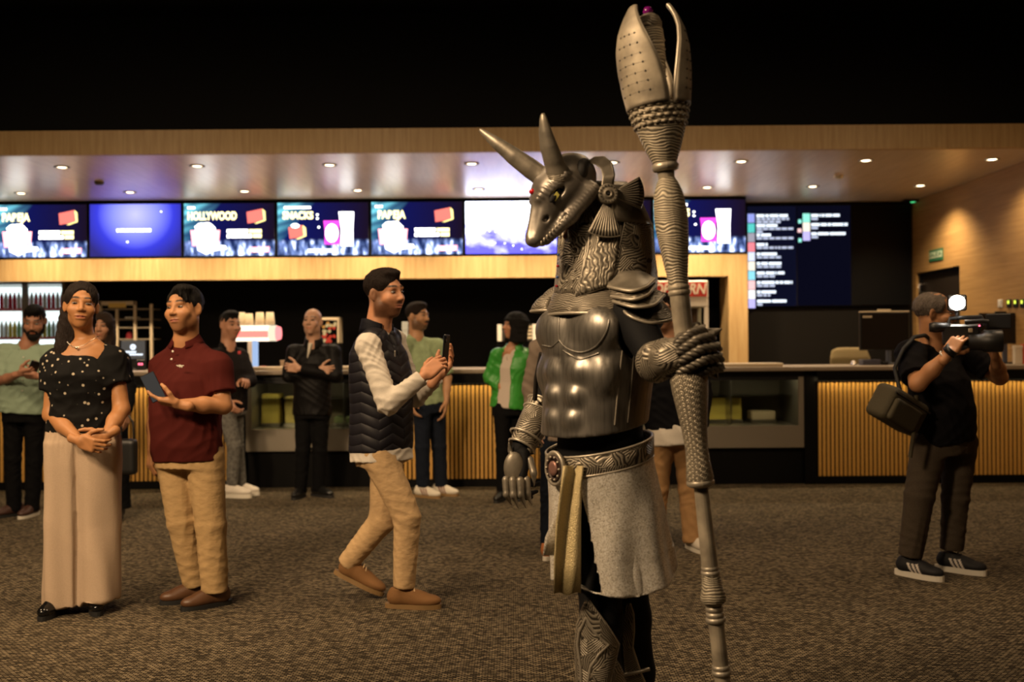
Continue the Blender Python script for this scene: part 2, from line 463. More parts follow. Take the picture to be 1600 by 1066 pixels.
SLATW = wood('slat_oak', srgb(188, 140, 64), srgb(216, 170, 92), (14, 14, .8), .5)
STEEL = plain('brushed_steel', (.42, .39, .35), .32, 1.0, bump=.08, scale=40, stretch=(.4, 4, 12))
DARKMETAL = plain('dark_metal', (.02, .02, .022), .4, .6)
BLACKPL = plain('black_plastic', (.008, .008, .009), .38, spec=.4)
WHITEPL = plain('white_plastic', (.72, .68, .6), .4)
BEIGEPL = plain('beige_laminate', (.55, .44, .3), .45)
GLASS = glass_mat()

def struct(name, mb, m, parent=None, label=None):
    o = mb.build(name, m, parent)
    if parent is None: tag(o, label, None, None, 'structure')
    return o
struct('floor', MB().b2((XL, YFRONT, -.1), (XR + .2, YBACK, 0)), CARPET)
struct('ceiling', MB().b2((XL, YFRONT, ZC), (XR + .2, YF + .3, ZC + .1)), BLACKP)
struct('wall_back', MB().b2((XL, YBACK, 0), (XR + .2, YBACK + .1, ZC)), BLACKP)
struct('wall_left', MB().b2((XL - .1, YFRONT, 0), (XL, YBACK, ZC)), DARKW)
struct('wall_front', MB().b2((XL, YFRONT - .1, 0), (XR + .2, YFRONT, ZC)), DARKW)
struct('wall_upper', MB().b2((XL, YF + .06, ZFT), (XR + .2, YF + .2, ZC)), BLACKP)
# right wall, with a door recess
D0 = PX(1500, 500, XR)[1]; D1 = PX(1432, 500, XR)[1]; DT = float(PX(1500, 415, XR)[2])
w = MB().b2((XR, YFRONT, 0), (XR + .12, D0, ZS + .3)).b2((XR, D1, 0), (XR + .12, YB + .1, ZS + .3)).b2((XR, D0, DT), (XR + .12, D1, ZS + .3)).b2((XR + .12, YFRONT, 0), (XR + .2, YB, ZC))
struct('wall_right', w, OAK_H)
dr = struct('door_1', MB().b2((XR + .05, D0 + .03, 0.01), (XR + .09, D1 - .03, DT - .02)), plain('door_dark_brown', (.02, .014, .01), .35))
MB().b2((XR + .02, D0 + .03, 0), (XR + .08, D0 + .06, DT)).b2((XR + .02, D1 - .06, 0), (XR + .08, D1 - .03, DT)).b2((XR + .02, D0, DT - .03), (XR + .08, D1, DT)).build('door_frame', DARKMETAL, dr)
hz = float(PX(1436, 452, XR)[2])
MB().tube([(XR + .05, D1 - .12, hz - 0.05), (XR - .01, D1 - .12, hz - .05), (XR - .01, D1 - .12, hz + .06), (XR + .05, D1 - .12, hz + .06)], .011).build('door_handle', STEEL, dr)
# fascia + soffit + band + column (oak)
struct('trim_fascia', MB().b2((XL, YF, ZS), (XR + .12, YF + .06, ZFT)), OAK_V)
struct('ceiling_soffit', MB().b2((XL, YF + .06, ZS), (XR, YB + .1, ZS + .08)), OAK_S)
XCOL0 = float(P(1138, 430, YS)[0]); XCOL1 = float(P(1168, 430, YS)[0])
ZB0 = float(P(800, 434, YS)[2]); ZB1 = float(P(800, 400, YS)[2])
struct('wall_band', MB().b2((XL, YS, ZB0), (XCOL1, YS + .12, ZB1)), OAK_V)
struct('column', MB().b2((XCOL0, YS, 0), (XCOL1, YS + .5, ZB0)), OAK_V)
struct('wall_screens', MB().b2((XL, YS + .06, ZB1), (XCOL1, YS + .14, ZS)), BLACKP)
struct('wall_schedule', MB().b2((XCOL1, YB, 0), (XR, YB + .1, ZS)).b2((XCOL1 - .02, YS + .1, 0), (XCOL1 - .001, YB, ZS)), DARKW)
struct('wall_kitchen', MB().b2((XL, YS + 1.3, 0), (XCOL1, YS + 1.4, ZS)), BLACKP)

# ------------------------------------------------------------------ soffit lamps
LAMPRIM = plain('lamp_rim_white', (.5, .47, .42), .5)
LAMPGLOW = glow('lamp_glow', (1.0, .78, .5), 9.0)
front = [97, 308, 515, 737, 957, 1158, 1353, 1550]; back = [33, 203, 382, 559, 748, 920, 1105, 1270, 1438]
fy = lambda x: 262 - 0.0085 * x; by = lambda x: 302 - 0.0085 * x
ordn = ['first', 'second', 'third', 'fourth', 'fifth', 'sixth', 'seventh', 'eighth', 'ninth']
k = 0
for row, xs, fn in (('front', front, fy), ('rear', back, by)):
    for i, x in enumerate(xs):
        p = PZ(x, fn(x), ZS)
        o = empty('downlight', (p[0], p[1], ZS), 0, 'round recessed soffit lamp, %s from the left in the %s row' % (ordn[i], row), 'lamp', 'recessed lamps in the wooden soffit')
        MB().lathe([(.075, .0), (.075, -.008), (.055, -.008), (.05, .03)], 20, cap=False).build('rim', LAMPRIM, o)
        MB().lathe([(.001, -.004), (.03, -.006), (.05, .0)], 16, cap=False).build('bulb', LAMPGLOW, o)
        on_right = x > 1170
        s_ = spot('soffit_spot', (p[0], p[1], ZS - .03), (p[0], p[1] + (.25 if row == 'rear' else 0.0), 0), (80 if row == 'front' else 235) * (.6 if on_right else 1), 128, .9, .05, (1.0, .75, .46))
        s_.parent = None
# smoke detectors / small fittings on the soffit
for (x, y, lb) in ((155, 284, 'square ceiling fitting left of the blue screen'), (1310, 275, 'pale round detector beside the schedule boards')):
    p = PZ(x, y, ZS); o = empty('smoke_detector', (p[0], p[1], ZS), 0, lb, 'detector')
    MB().lathe([(.05, 0), (.05, -.02), (.035, -.035), (.001, -.036)], 16).build('case', WHITEPL if x > 800 else plain('fitting_brown', (.12, .09, .05), .5), o)
p = PZ(1425, 312, ZS); o = empty('exit_lamp', (p[0], p[1], ZS), 0, 'small soffit fitting with a green light', 'lamp')
MB().box((0, 0, -.015), (.22, .1, .03), .006).build('case', BLACKPL, o)
MB().box((.01, 0, -.032), (.05, .04, .006)).build('green_light', glow('green_led', (.1, .9, .3), 1.2), o)

# ------------------------------------------------------------------ menu screens
def screen_bg(kind):
    m = bpy.data.materials.new('screen_picture_' + kind); m.use_nodes = True; nt = m.node_tree; nt.nodes.clear()
    out = _n(nt, 'ShaderNodeOutputMaterial'); em = _n(nt, 'ShaderNodeEmission'); nt.links.new(em.outputs[0], out.inputs[0])
    uv = _n(nt, 'ShaderNodeUVMap', uv_map='UVMap'); sp = _n(nt, 'ShaderNodeSeparateXYZ'); nt.links.new(uv.outputs[0], sp.inputs[0])
    L = nt.links.new
    def math_(op, a, b_=None, clamp=False):
        n = _n(nt, 'ShaderNodeMath', operation=op); n.use_clamp = clamp
        for i, q in enumerate((a, b_)):
            if q is None: continue
            if isinstance(q, (int, float)): n.inputs[i].default_value = q
            else: L(q, n.inputs[i])
        return n.outputs[0]
    u, v = sp.outputs[0], sp.outputs[1]
    def mix(fac, a, b_, bt='MIX'):
        n = _n(nt, 'ShaderNodeMixRGB', blend_type=bt)
        for i, q in enumerate((fac, a, b_)):
            if isinstance(q, tuple): n.inputs[i].default_value = rgba(q)
            elif isinstance(q, (int, float)): n.inputs[i].default_value = q
            else: L(q, n.inputs[i])
        return n.outputs[0]
    nz = _n(nt, 'ShaderNodeTexNoise'); nz.inputs['Scale'].default_value = 5; nz.inputs['Detail'].default_value = 6; L(uv.outputs[0], nz.inputs['Vector'])
    if kind == 'menu':
        # dark night sky, teal beam in the upper corner, planks in the lower third
        base = mix(u, (.001, .003, .045), (.004, .002, .006))
        d = math_('ADD', math_('MULTIPLY', u, 1.15), math_('MULTIPLY', math_('SUBTRACT', 1.0, v), .55))
        beam = math_('SUBTRACT', 1.0, math_('MULTIPLY', d, 2.1), True)
        wv = _n(nt, 'ShaderNodeTexWave'); wv.inputs['Scale'].default_value = 2.2; wv.inputs['Distortion'].default_value = 3
        mp = _n(nt, 'ShaderNodeMapping'); mp.inputs['Rotation'].default_value = (0, 0, .9); L(uv.outputs[0], mp.inputs[0]); L(mp.outputs[0], wv.inputs['Vector'])
        bf = math_('MULTIPLY', beam, math_('ADD', math_('MULTIPLY', wv.outputs['Fac'], .7), .35), True)
        c = mix(bf, base, (.10, .36, .42))
        fl = math_('MULTIPLY', math_('SUBTRACT', .31, v), 14, True)
        mp2 = _n(nt, 'ShaderNodeMapping'); mp2.inputs['Scale'].default_value = (9, 2, 1); mp2.inputs['Rotation'].default_value = (0, 0, .35); L(uv.outputs[0], mp2.inputs[0])
        n2 = _n(nt, 'ShaderNodeTexNoise'); n2.inputs['Scale'].default_value = 1.6; n2.inputs['Detail'].default_value = 4; L(mp2.outputs[0], n2.inputs['Vector'])
        rr = ramp(nt, [(.38, (.006, .012, .045)), (.54, (.09, .13, .28)), (.70, (.8, .9, 1.2))]); L(n2.outputs['Fac'], rr.inputs[0])
        c = mix(fl, c, rr.outputs[0]); L(c, em.inputs[0]); em.inputs[1].default_value = 3.2
    elif kind == 'blue':
        du = math_('SUBTRACT', u, .5); dv = math_('MULTIPLY', math_('SUBTRACT', v, .8), .62)
        r_ = math_('SQRT', math_('ADD', math_('MULTIPLY', du, du), math_('MULTIPLY', dv, dv)))
        rr = ramp(nt, [(0.0, (.22, .22, .62)), (.25, (.10, .11, .5)), (.42, (.016, .018, .26)), (.62, (.012, .010, .07))]); L(r_, rr.inputs[0])
        L(rr.outputs[0], em.inputs[0]); em.inputs[1].default_value = 3.2
    else:
        nz.inputs['Scale'].default_value = 4
        a = math_('ADD', math_('MULTIPLY', nz.outputs['Fac'], 1.1), math_('MULTIPLY', math_('SUBTRACT', v, .5), .55))
        rr = ramp(nt, [(.3, (.07, .06, .5)), (.5, (.42, .42, 1.0)), (.62, (1.3, 1.35, 1.7))]); L(a, rr.inputs[0])
        L(rr.outputs[0], em.inputs[0]); em.inputs[1].default_value = 3.6
    return m
SCR = {k: screen_bg(k) for k in ('menu', 'blue', 'galaxy')}
G_WHITE = glow('screen_white', (1, 1, 1), 4.5); G_CREAM = glow('screen_cream', (1, .88, .42), 3); G_RED = glow('screen_red', (1, .16, .13), 2.4)
G_TICKET = glow('screen_ticket', (1, .20, .16), 1.5); G_PINK = glow('screen_pink', (1, .38, .42), 3); G_MAG = glow('screen_magenta', (.75, .06, .6), 2.2); G_YEL = glow('screen_yellow', (1, .85, .3), 2.2)
ZT1 = float(P(800, 313.5, YS)[2]); ZT0 = float(P(800, 398, YS)[2])
def text_obj(name, s_, size, center, m, parent, rot=(math.pi / 2, 0, 0), sx=1.0, shear=0.0, bold=0.0):
    c = bpy.data.curves.new(name, 'FONT'); c.body = s_; c.size = size; c.align_x = 'CENTER'; c.align_y = 'CENTER'; c.extrude = .001; c.offset = bold; c.shear = shear
    tmp = bpy.data.objects.new(name, c); COL.objects.link(tmp); dg = bpy.context.evaluated_depsgraph_get()
    me = bpy.data.meshes.new_from_object(tmp.evaluated_get(dg)); bpy.data.objects.remove(tmp); me.materials.clear(); me.materials.append(m)
    o = bpy.data.objects.new(name, me); COL.objects.link(o); o.parent = parent
    o.location = tuple(float(v) for v in center); o.rotation_euler = rot; o.scale = (sx, 1, 1); return o
def make_screen(x0, x1, kind, label, title=None, layout=None):
    X0, X1 = float(P(x0, 360, YS)[0]), float(P(x1, 360, YS)[0]); W = X1 - X0; H = ZT1 - ZT0
    o = empty('menu_screen', (X0, YS, ZT0), 0, label, 'screen', 'screens in a row above the counter')
    MB().b2((0, -.02, 0), (W, .055, H), .006).build('bezel', BLACKPL, o)
    e = .012; y = -.0215
    q = MB().add([(e, y, e), (W - e, y, e), (W - e, y, H - e), (e, y, H - e)], [(0, 1, 2, 3)], [(0, 0), (1, 0), (1, 1), (0, 1)]); q.build('display', SCR[kind], o)
    A = lambda u, v: (u * W, (1 - v) * H)
    def shape(name, pts, m, d=0.0, r=None):
        MB().prism([A(*p_) for p_ in pts], y - .003 - d, y - .001 - d).build(name, m, o)
    def blob(name, cu, cv, ru, rv, m, d=0.0, wob=0.0, n=22, seed=0):
        rs = np.random.RandomState(seed)
        shape(name, [(cu + ru * (1 + wob * rs.randn()) * math.cos(2 * math.pi * i / n), cv + rv * (1 + wob * rs.randn()) * math.sin(2 * math.pi * i / n)) for i in range(n)], m, d)
    def bars(name, rows, m):      # small print too blurred to read
        for (u0, u1, v0, v1) in rows:
            shape(name, [(u0, v0), (u1, v0), (u1, v1), (u0, v1)], m)
    if layout == 'combo':
        text_obj('title', title, .135, ((.225 if len(title) < 8 else .315) * W, y - .002, .745 * H), G_CREAM, o, sx=.78 if len(title) < 8 else .68, bold=.005)
        bars('small_print', [(.05, .13, .075, .115)], G_WHITE)
        shape('cup', [(.08, .51), (.15, .51), (.14, .80), (.10, .80)], G_PINK, .000); shape('cup', [(.34, .51), (.40, .51), (.385, .78), (.35, .78)], G_PINK, .000)
        shape('popcorn_bucket', [(.13, .5), (.355, .5), (.33, .9), (.25, .955), (.16, .88)], G_WHITE, .003)
        blob('popcorn', .24, .47, .105, .10, G_WHITE, .006, .05)
        shape('nachos', [(.30, .78), (.46, .8), (.48, .86), (.30, .9)], G_WHITE, .006)
        shape('ticket', [(.69, .18), (.86, .12), (.875, .34), (.70, .39)], G_TICKET); shape('ticket_edge', [(.86, .12), (.89, .17), (.895, .34), (.80, .395), (.77, .39), (.875, .33)], G_YEL, .001)
        bars('small_print', [(.475, .70, .50, .56), (.475, .51, .59, .655), (.52, .74, .59, .655)], G_WHITE); bars('small_print', [(.715, .85, .50, .565), (.755, .85, .585, .655)], G_CREAM)
        shape('price_tag', [(.72, .83), (.935, .82), (.93, .92), (.72, .925)], G_PINK); shape('price', [(.76, .86), (.91, .855), (.91, .905), (.76, .91)], G_WHITE, .001)
    elif layout == 'snacks':
        text_obj('title', title, .125, (.23 * W, y - .002, .745 * H), G_CREAM, o, sx=.80, bold=.005)
        bars('small_print', [(.08, .37, .085, .125)], G_WHITE)
        shape('ticket', [(.125, .47), (.28, .43), (.295, .64), (.14, .68)], G_TICKET); shape('ticket_edge', [(.28, .43), (.315, .48), (.32, .63), (.24, .69), (.2, .69), (.29, .63)], G_YEL, .001)
        blob('popcorn', .20, .44, .045, .04, G_WHITE, .002)
        shape('snack_bag', [(.505, .35), (.68, .35), (.668, .55), (.68, .79), (.515, .79), (.52, .55)], G_MAG); blob('snack_print', .595, .58, .07, .17, G_WHITE, .001)
        shape('drink_cup', [(.67, .19), (.835, .19), (.825, .5), (.825, .82), (.69, .82), (.695, .5)], G_WHITE, .002)
        bars('small_print', [(.335, .655, .875, .93)], G_WHITE)
        blob('sky_star', .44, .24, .012, .018, G_WHITE); blob('sky_star', .44, .31, .012, .018, G_WHITE); blob('sky_star', .455, .47, .012, .018, G_WHITE)
    elif layout == 'blue':
        for i in range(11): bars('small_print', [(.30 + i * .034, .328 + i * .034, .475, .53)], G_WHITE)
        blob('sky_star', .78, .16, .008, .012, G_WHITE); blob('sky_star', .415, .715, .01, .015, G_WHITE)
    elif layout == 'galaxy':
        for i in range(26): 
            a = random.random(); b_ = random.random(); blob('sky_star', .05 + .9 * a, .05 + .9 * b_, .008, .013, G_WHITE, .0, 0, 8)
    return o
make_screen(-6.5, 138, 'menu', 'menu screen titled PAREJA at the left edge, red ticket in its corner', 'PAREJA', 'combo')
make_screen(140, 285, 'blue', 'plain glowing blue screen with one small line of print', None, 'blue')
make_screen(287, 431, 'menu', 'menu screen titled HOLLYWOOD with popcorn bucket', 'HOLLYWOOD', 'combo')
make_screen(433, 577.5, 'menu', 'menu screen titled SNACKS left of the walking man in the vest', 'SNACKS', 'snacks')
make_screen(579.5, 724, 'menu', 'menu screen titled PAREJA above the walking man in the vest', 'PAREJA', 'combo')
make_screen(726, 871, 'galaxy', 'white and violet star cloud screen behind the jackal snout', None, 'galaxy')
make_screen(873, 1018, 'menu', 'menu screen mostly hidden behind the jackal headdress', 'HOLLYWOOD', 'combo')
make_screen(1020, 1165.5, 'menu', 'menu screen titled SNACKS crossed by the staff', 'SNACKS', 'snacks')

# ------------------------------------------------------------------ schedule boards
BOARD = glow('board_navy', (.006, .007, .024), .7); BOARD2 = glow('board_dark', (.005, .005, .016), .6)
def board(x0, x1, y0, y1, label, entries, m):
    a = P(x0, y1, YB); b_ = P(x1, y0, YB); W = float(b_[0] - a[0]); H = float(b_[2] - a[2])
    o = empty('schedule_board', (a[0], YB - .03, a[2]), 0, label, 'screen', 'film schedule boards')
    MB().b2((0, -.03, 0), (W, .028, H), .004).build('bezel', BLACKPL, o)
    MB().b2((.008, -.034, .008), (W - .008, -.03, H - .008)).build('display', m, o)
    sc = W / (x1 - x0)
    for (px, py, w_, h_, mm, nm) in entries:
        xx = (px - x0) * sc; zz = H - (py - y0) * sc
        MB().b2((xx, -.038, zz - h_ * sc), (xx + w_ * sc, -.034, zz)).build(nm, mm, o)
    return o
G_LIST = glow('schedule_white', (.82, .9, 1), 1.6); G_LIST2 = glow('schedule_dim', (.6, .66, .85), 1.0)
cols = {c: glow('poster_' + c, v, 1.2) for c, v in dict(blue=(.3, .35, .8), teal=(.1, .6, .55), grey=(.35, .33, .4), red=(1, .25, .3), pale=(.75, .8, 1), cream=(1, .9, .75), cyan=(.3, .75, .9), pink=(1, .6, .6), white=(1, 1, 1), violet=(.55, .5, .95), mint=(.3, .85, .7)).items()}
def listing(x, y, words, mm, h=4.2):
    out = []
    for w_ in words:
        out.append((x, y, w_, h, mm, 'small_print')); x += w_ + 1.6
    return out
E = []
rows = [(335.5, [12, 5, 13, 13], [[6, 6, 6, 6, 6, 6, 4], [8, 8, 8, 8]], 'blue'), (350.5, [13, 17], [[8, 8, 8, 8, 8, 8], [9]], 'teal'), (365, [5, 15], [[8, 8, 8, 8, 8, 8]], 'grey'), (379.5, [12, 3], [[8, 8, 7, 3, 4, 8, 8]], 'red'),
        (394, [5, 24], [[8, 8, 8, 8]], 'pale'), (408.5, [5, 10, 19], [[8, 8, 8, 8]], 'cream'), (423, [12, 13, 2, 10], [[8, 8, 8]], 'cyan'), (437.5, [5, 20, 5, 5, 9, 2], [[8, 8, 8]], 'pink'), (452, [5, 22], [[8, 5, 4]], 'white'), (466, [21, 22], [[8]], 'violet')]
for i, (y, t1, t2, c) in enumerate(rows):
    E.append((1167.5, y - 1, 10.5, 13.6, cols[c], 'film_poster')); E += listing(1181, y, t1, G_LIST)
    E += sum([listing(1181, y + 5.3 + 4.6 * j, t, G_LIST2, 3.6) for j, t in enumerate(t2)], [])
board(1166.5, 1242.4, 322, 480, 'lit schedule board with ten film listings', E, BOARD)
E = []
for y, t1, c in ((335, [11, 2, 4, 10, 10], 'mint'), (349, [13, 9, 5, 17, 5], 'cream'), (363, [8, 17, 24], 'violet')):
    E.append((1253, y - 1, 11, 13.6, cols[c], 'film_poster')); E += listing(1266, y, t1, G_LIST); E += listing(1266, y + 5.5, [10], G_LIST2, 3.6)
E += [(1246, 343, 5, 6, cols['mint'], 'rating_mark'), (1245, 357, 6, 6, cols['pink'], 'rating_mark'), (1246, 372, 5, 6, cols['mint'], 'rating_mark')]
board(1243.5, 1327, 321, 479, 'schedule board with only three film listings', E, BOARD2)
board(1329, 1419, 321, 478, 'switched off black board beside the oak wall', [], plain('board_off', (.003, .003, .0035), .5, spec=.15))
# ------------------------------------------------------------------ exit sign, switches on the right wall
SGREEN = plain('sign_green', (.02, .13, .06), .5); SPALE = plain('sign_pale', (.62, .68, .5), .5)
a = PX(1474, 389, XR); b_ = PX(1453, 410, XR)
sg = empty('exit_sign', (XR, (a[1] + b_[1]) / 2, b_[2]), 0, 'green exit sign reading SALIDA above the dark door', 'sign')
hw = abs(b_[1] - a[1]) / 2; hh = float(PX(1474, 389, XR)[2] - PX(1474, 408, XR)[2])
MB().b2((-.012, -hw, 0), (0, hw, hh), .003).build('plate', SGREEN, sg)
MB().b2((-.014, -hw * .94, hh * .28), (-.011, hw * .94, hh * .78)).build('pale_panel', SPALE, sg)
text_obj('lettering', 'SALIDA', hh * .5, (-.0155, 0, hh * .53), SGREEN, sg, (math.pi / 2, 0, -math.pi / 2), sx=hw * 2 * .9 / (hh * .5 * 3.3), bold=.002)
for i, (x, kind) in enumerate(((1564, 'w'), (1578, 'g'), (1588.5, 'g'), (1599, 'g'))):
    c = PX(x, 474.5 - .01 * (x - 1564), XR)
    lb = ['white blank switch plate left of the lit switches', 'black wall switch with yellow light nearest the white plate', 'middle black wall switch with yellow light', 'black wall switch with yellow light at the frame edge'][i]
    o = empty('wall_switch', (XR, c[1], c[2]), 0, lb, 'switch', 'switches on the oak wall')
    MB().box((-.008, 0, 0), (.016, .085, .085), .004).build('plate', WHITEPL if kind == 'w' else BLACKPL, o)
    if kind == 'g': MB().box((-.018, .0, .014), (.008, .035, .035), .004).build('light', glow('switch_led', (.75, .9, .08), 1.6), o)
    else: MB().box((-.018, 0, 0), (.006, .06, .06), .003).build('rocker', WHITEPL, o)
# ================================================================== the counter
ZCT = float(P(800, 576, YC)[2])                 # counter top height
def cx(px): return float(P(px, 650, YC)[0])
def cz(py): return float(P(800, py, YC)[2])
LED = glow('led_strip_warm', (1.0, .76, .40), 36)
PLINTH = plain('plinth_black', (.0022, .002, .002), .6, spec=.12)
slat_w, pitch = .027, .0413
ZS0, ZS1 = .075, cz(600)
slat_me = MB().box((0, 0, 0), (slat_w, .022, ZS1 - ZS0), .004).mesh('slat', SLATW)
BACKB = plain('slat_backing', (.006, .004, .003), .8, spec=.1)
def slat_counter(x0, x1, label):
    X0, X1 = cx(x0), cx(x1); o = empty('service_counter', ((X0 + X1) / 2, YC, 0), 0, label, 'counter', 'slatted oak counter sections'); w = X1 - X0
    MB().b2((-w / 2, .03, 0), (w / 2, .72, ZCT - .045)).build('carcass', BACKB, o)
    MB().b2((-w / 2, -.012, 0), (w / 2, .03, ZS0 - .004)).build('kick_plate', PLINTH, o)
    MB().b2((-w / 2, -.012, ZS1 + .002), (w / 2, .03, ZCT - .045)).build('top_rail', PLINTH, o)
    # the overhang carries the LED strip that washes the slats
    MB().b2((-w / 2, -.075, ZS1 + .045), (w / 2, -.012, ZCT - .045)).b2((-w / 2, -.075, ZS1 + .012), (w / 2, -.066, ZS1 + .045)).build('overhang', PLINTH, o)
    MB().b2((-w / 2 + .01, -.055, ZS1 + .040), (w / 2 - .01, -.04, ZS1 + .045)).build('led_strip', LED, o)
    n = int((w - .01) / pitch)
    for i in range(n):
        s_ = link('slat', slat_me, o, (-w / 2 + (w - (n - 1) * pitch) / 2 + i * pitch, .013, (ZS0 + ZS1) / 2))
    return o
slat_counter(-30, 378, 'slatted oak counter at the left behind the mint shirt man and the couple')
slat_counter(606, 952, 'slatted oak counter in the middle behind the woman in green')
slat_counter(1274, 1640, 'slatted oak counter at the right behind the cameraman')
def display_case(x0, x1, label, fill):
    X0, X1 = cx(x0), cx(x1); w = X1 - X0; o = empty('display_case', ((X0 + X1) / 2, YC, 0), 0, label, 'display case', 'glass snack display cases')
    zb, zg0, zg1 = cz(703), cz(668), cz(592)
    MB().b2((-w / 2, .04, 0), (w / 2, .72, zb)).build('plinth', PLINTH, o)
    MB().b2((-w / 2, -.01, zb), (w / 2, .72, zg0), .004).build('steel_base', plain('case_steel', (.30, .265, .215), .38, .55, bump=.05, scale=40, stretch=(.4, 4, 12)), o)
    pw = .055; CST = plain('case_steel', (.30, .265, .215), .38, .55, bump=.05, scale=40, stretch=(.4, 4, 12))
    for s_ in (-1, 1): MB().b2((s_ * w / 2, -.012, zg0), (s_ * (w / 2 - pw), .70, zg1), .004).build('side_post', CST, o)
    MB().b2((-w / 2, -.012, zg1), (w / 2, .72, ZCT - .045), .004).b2((-w / 2 + pw, -.012, zg1 - .03), (w / 2 - pw, -.002, zg1)).build('top_rail', DARKMETAL, o)
    MB().b2((-w / 2 + pw, .66, zg0), (w / 2 - pw, .70, zg1)).build('back_panel', plain('case_back', (.22, .18, .12), .5), o)
    MB().b2((-w / 2 + pw, .0, zg0), (w / 2 - pw, .008, zg1)).build('glass_front', GLASS, o)
    MB().b2((-w / 2 + pw, .2, (zg0 + zg1) / 2 + .04), (w / 2 - pw, .62, (zg0 + zg1) / 2 + .05)).build('glass_shelf', GLASS, o)
    mid = [(-.12, 'divider')] if w < 1 else [(-.2, 'divider'), (.25, 'divider')]
    for mx, nm in mid: MB().b2((mx - .006, .1, zg0), (mx + .006, .64, zg1)).build(nm, STEEL, o)
    MB().b2((-w / 2 + pw + .02, .05, zg1 - .012), (w / 2 - pw - .02, .07, zg1 - .006)).build('case_light', glow('case_light', (1, .8, .5), 14.0), o)
    return o, w, zg0, zg1
YELC = plain('yellow_card', (.72, .58, .12), .6); SNACK = plain('snack_yellow', (.75, .6, .2), .7, bump=.4, scale=60, vary=.25)
GREENC = plain('green_card', (.25, .3, .14), .6)
o1, w1, g0, g1 = display_case(384, 604, 'steel and glass display case behind the bald man', 0)
o2, w2, g0, g1 = display_case(956, 1256, 'steel and glass display case behind the armoured figure', 0)
def case_item(root, x, wd, hgt, y, lb, m, z=None):
    b0 = root.location
    t = empty('snack_tray', (b0.x + x, b0.y + y, g0 if z is None else z), 0, lb, 'tray', 'snack trays inside the display cases')
    MB().b2((-wd / 2, -.12, 0), (wd / 2, .12, .035), .004).build('tray', STEEL, t)
    MB().b2((-wd / 2 + .01, -.10, .03), (wd / 2 - .01, .11, hgt), .01).build('snack_bags', m, t)
case_item(o1, -.52, .20, .33, .40, 'yellow snack tray left of the bald man, beside the steel post', YELC)
case_item(o1, -.29, .20, .30, .42, 'yellow snack tray next to the bald man', SNACK)
case_item(o1, .25, .26, .10, .35, 'low snack tray between the bald man and the vest man', GREENC)
case_item(o2, .22, .40, .26, .44, 'wide yellow snack tray right of the staff', YELC)
case_item(o2, .62, .26, .12, .40, 'low pale snack tray at the end of the right case', BEIGEPL)
case_item(o2, -.35, .35, .2, .40, 'snack tray behind the armoured figure', SNACK)
# black end panels and continuous worktop
for (x0, x1, lb) in ((378.5, 383.5, 'narrow black counter panel left of the first display case'), (604.2, 605.8, 'thin black filler right of the first display case'), (952.2, 955.8, 'thin black filler left of the second display case'), (1256.5, 1273.5, 'black counter end panel right of the second display case')):
    MBo = MB().b2((cx(x0), YC - .015, 0), (cx(x1), YC + .72, ZCT - .045), .003)
    tag(MBo.build('counter_panel', PLINTH), lb, 'panel')
TOPM = plain('worktop_taupe', (.30, .24, .18), .35, bump=.03)
ct = MB().b2((cx(-34), YC - .09, ZCT - .043), (cx(1645), YC + .78, ZCT), .006)
tag(ct.build('countertop', TOPM), 'long taupe worktop running over all the counter sections', 'worktop')
# raised worktop ledges of the display cases
for (x0, x1, lb) in ((386, 600, 'pale service ledge on the worktop behind the bald man'), (1000, 1222, 'pale service ledge on the worktop right of the staff')):
    tag(MB().b2((cx(x0), YC - .06, ZCT + .001), (cx(x1), YC + .2, ZCT + .035), .006).build('service_ledge', BEIGEPL), lb, 'ledge')

# ================================================================== things behind and on the counter
# ---- drinks fridge
YFR = 12.7
def fx(px, Y=YFR): return float(P(px, 500, Y)[0])
def fz(py, Y=YFR): return float(P(60, py, Y)[2])
FR0, FR1, FRT = fx(-70), fx(103), fz(438)
fr = empty('drinks_fridge', ((FR0 + FR1) / 2, YFR, 0), 0, 'tall lit drinks fridge with glass doors behind the mint shirt man', 'fridge')
w = FR1 - FR0
MB().b2((-w / 2, .0, 0), (-w / 2 + .04, .62, FRT)).b2((w / 2 - .04, 0, 0), (w / 2, .62, FRT)).b2((-w / 2, .58, 0), (w / 2, .62, FRT)).b2((-w / 2, 0, FRT - .05), (w / 2, .62, FRT)).b2((-w / 2, 0, 0), (w / 2, .62, .9)).build('cabinet', plain('fridge_case', (.22, .19, .16), .4, .3), fr)
MB().b2((-w / 2 + .045, .55, .9), (w / 2 - .045, .575, FRT - .055)).build('backlight', glow('fridge_light', (.86, .93, 1), 2.4), fr)
dx = [FR0, fx(-14.5), fx(41), FR1]
for a, b_ in zip(dx[:-1], dx[1:]):
    a -= fr.location.x; b_ -= fr.location.x
    d = MB().b2((a + .004, -.04, .88), (a + .035, -.002, FRT)).b2((b_ - .035, -.04, .88), (b_ - .004, -.002, FRT)).b2((a + .004, -.04, FRT - .045), (b_ - .004, -.002, FRT)).build('door', plain('door_frame_grey', (.30, .26, .22), .4, .3), fr)
    MB().b2((a + .035, -.02, .88), (b_ - .035, -.014, FRT - .045)).build('pane', GLASS, d)
shelfz = [fz(482), fz(527), fz(572)]
for z in shelfz:
    MB().b2((-w / 2 + .045, .05, z - .02), (w / 2 - .045, .5, z)).build('shelf', WHITEPL, fr)
    MB().b2((-w / 2 + .045, .035, z - .03), (w / 2 - .045, .05, z + .005)).build('price_rail', plain('price_rail_red', (.75, .12, .14), .5), fr)
ORD16 = ordn + ['tenth', 'eleventh', 'twelfth', 'thirteenth', 'fourteenth', 'fifteenth', 'sixteenth']
prof_can = [(.001, 0), (.023, .0), (.025, .008), (.025, .108), (.02, .12), (.001, .12)]
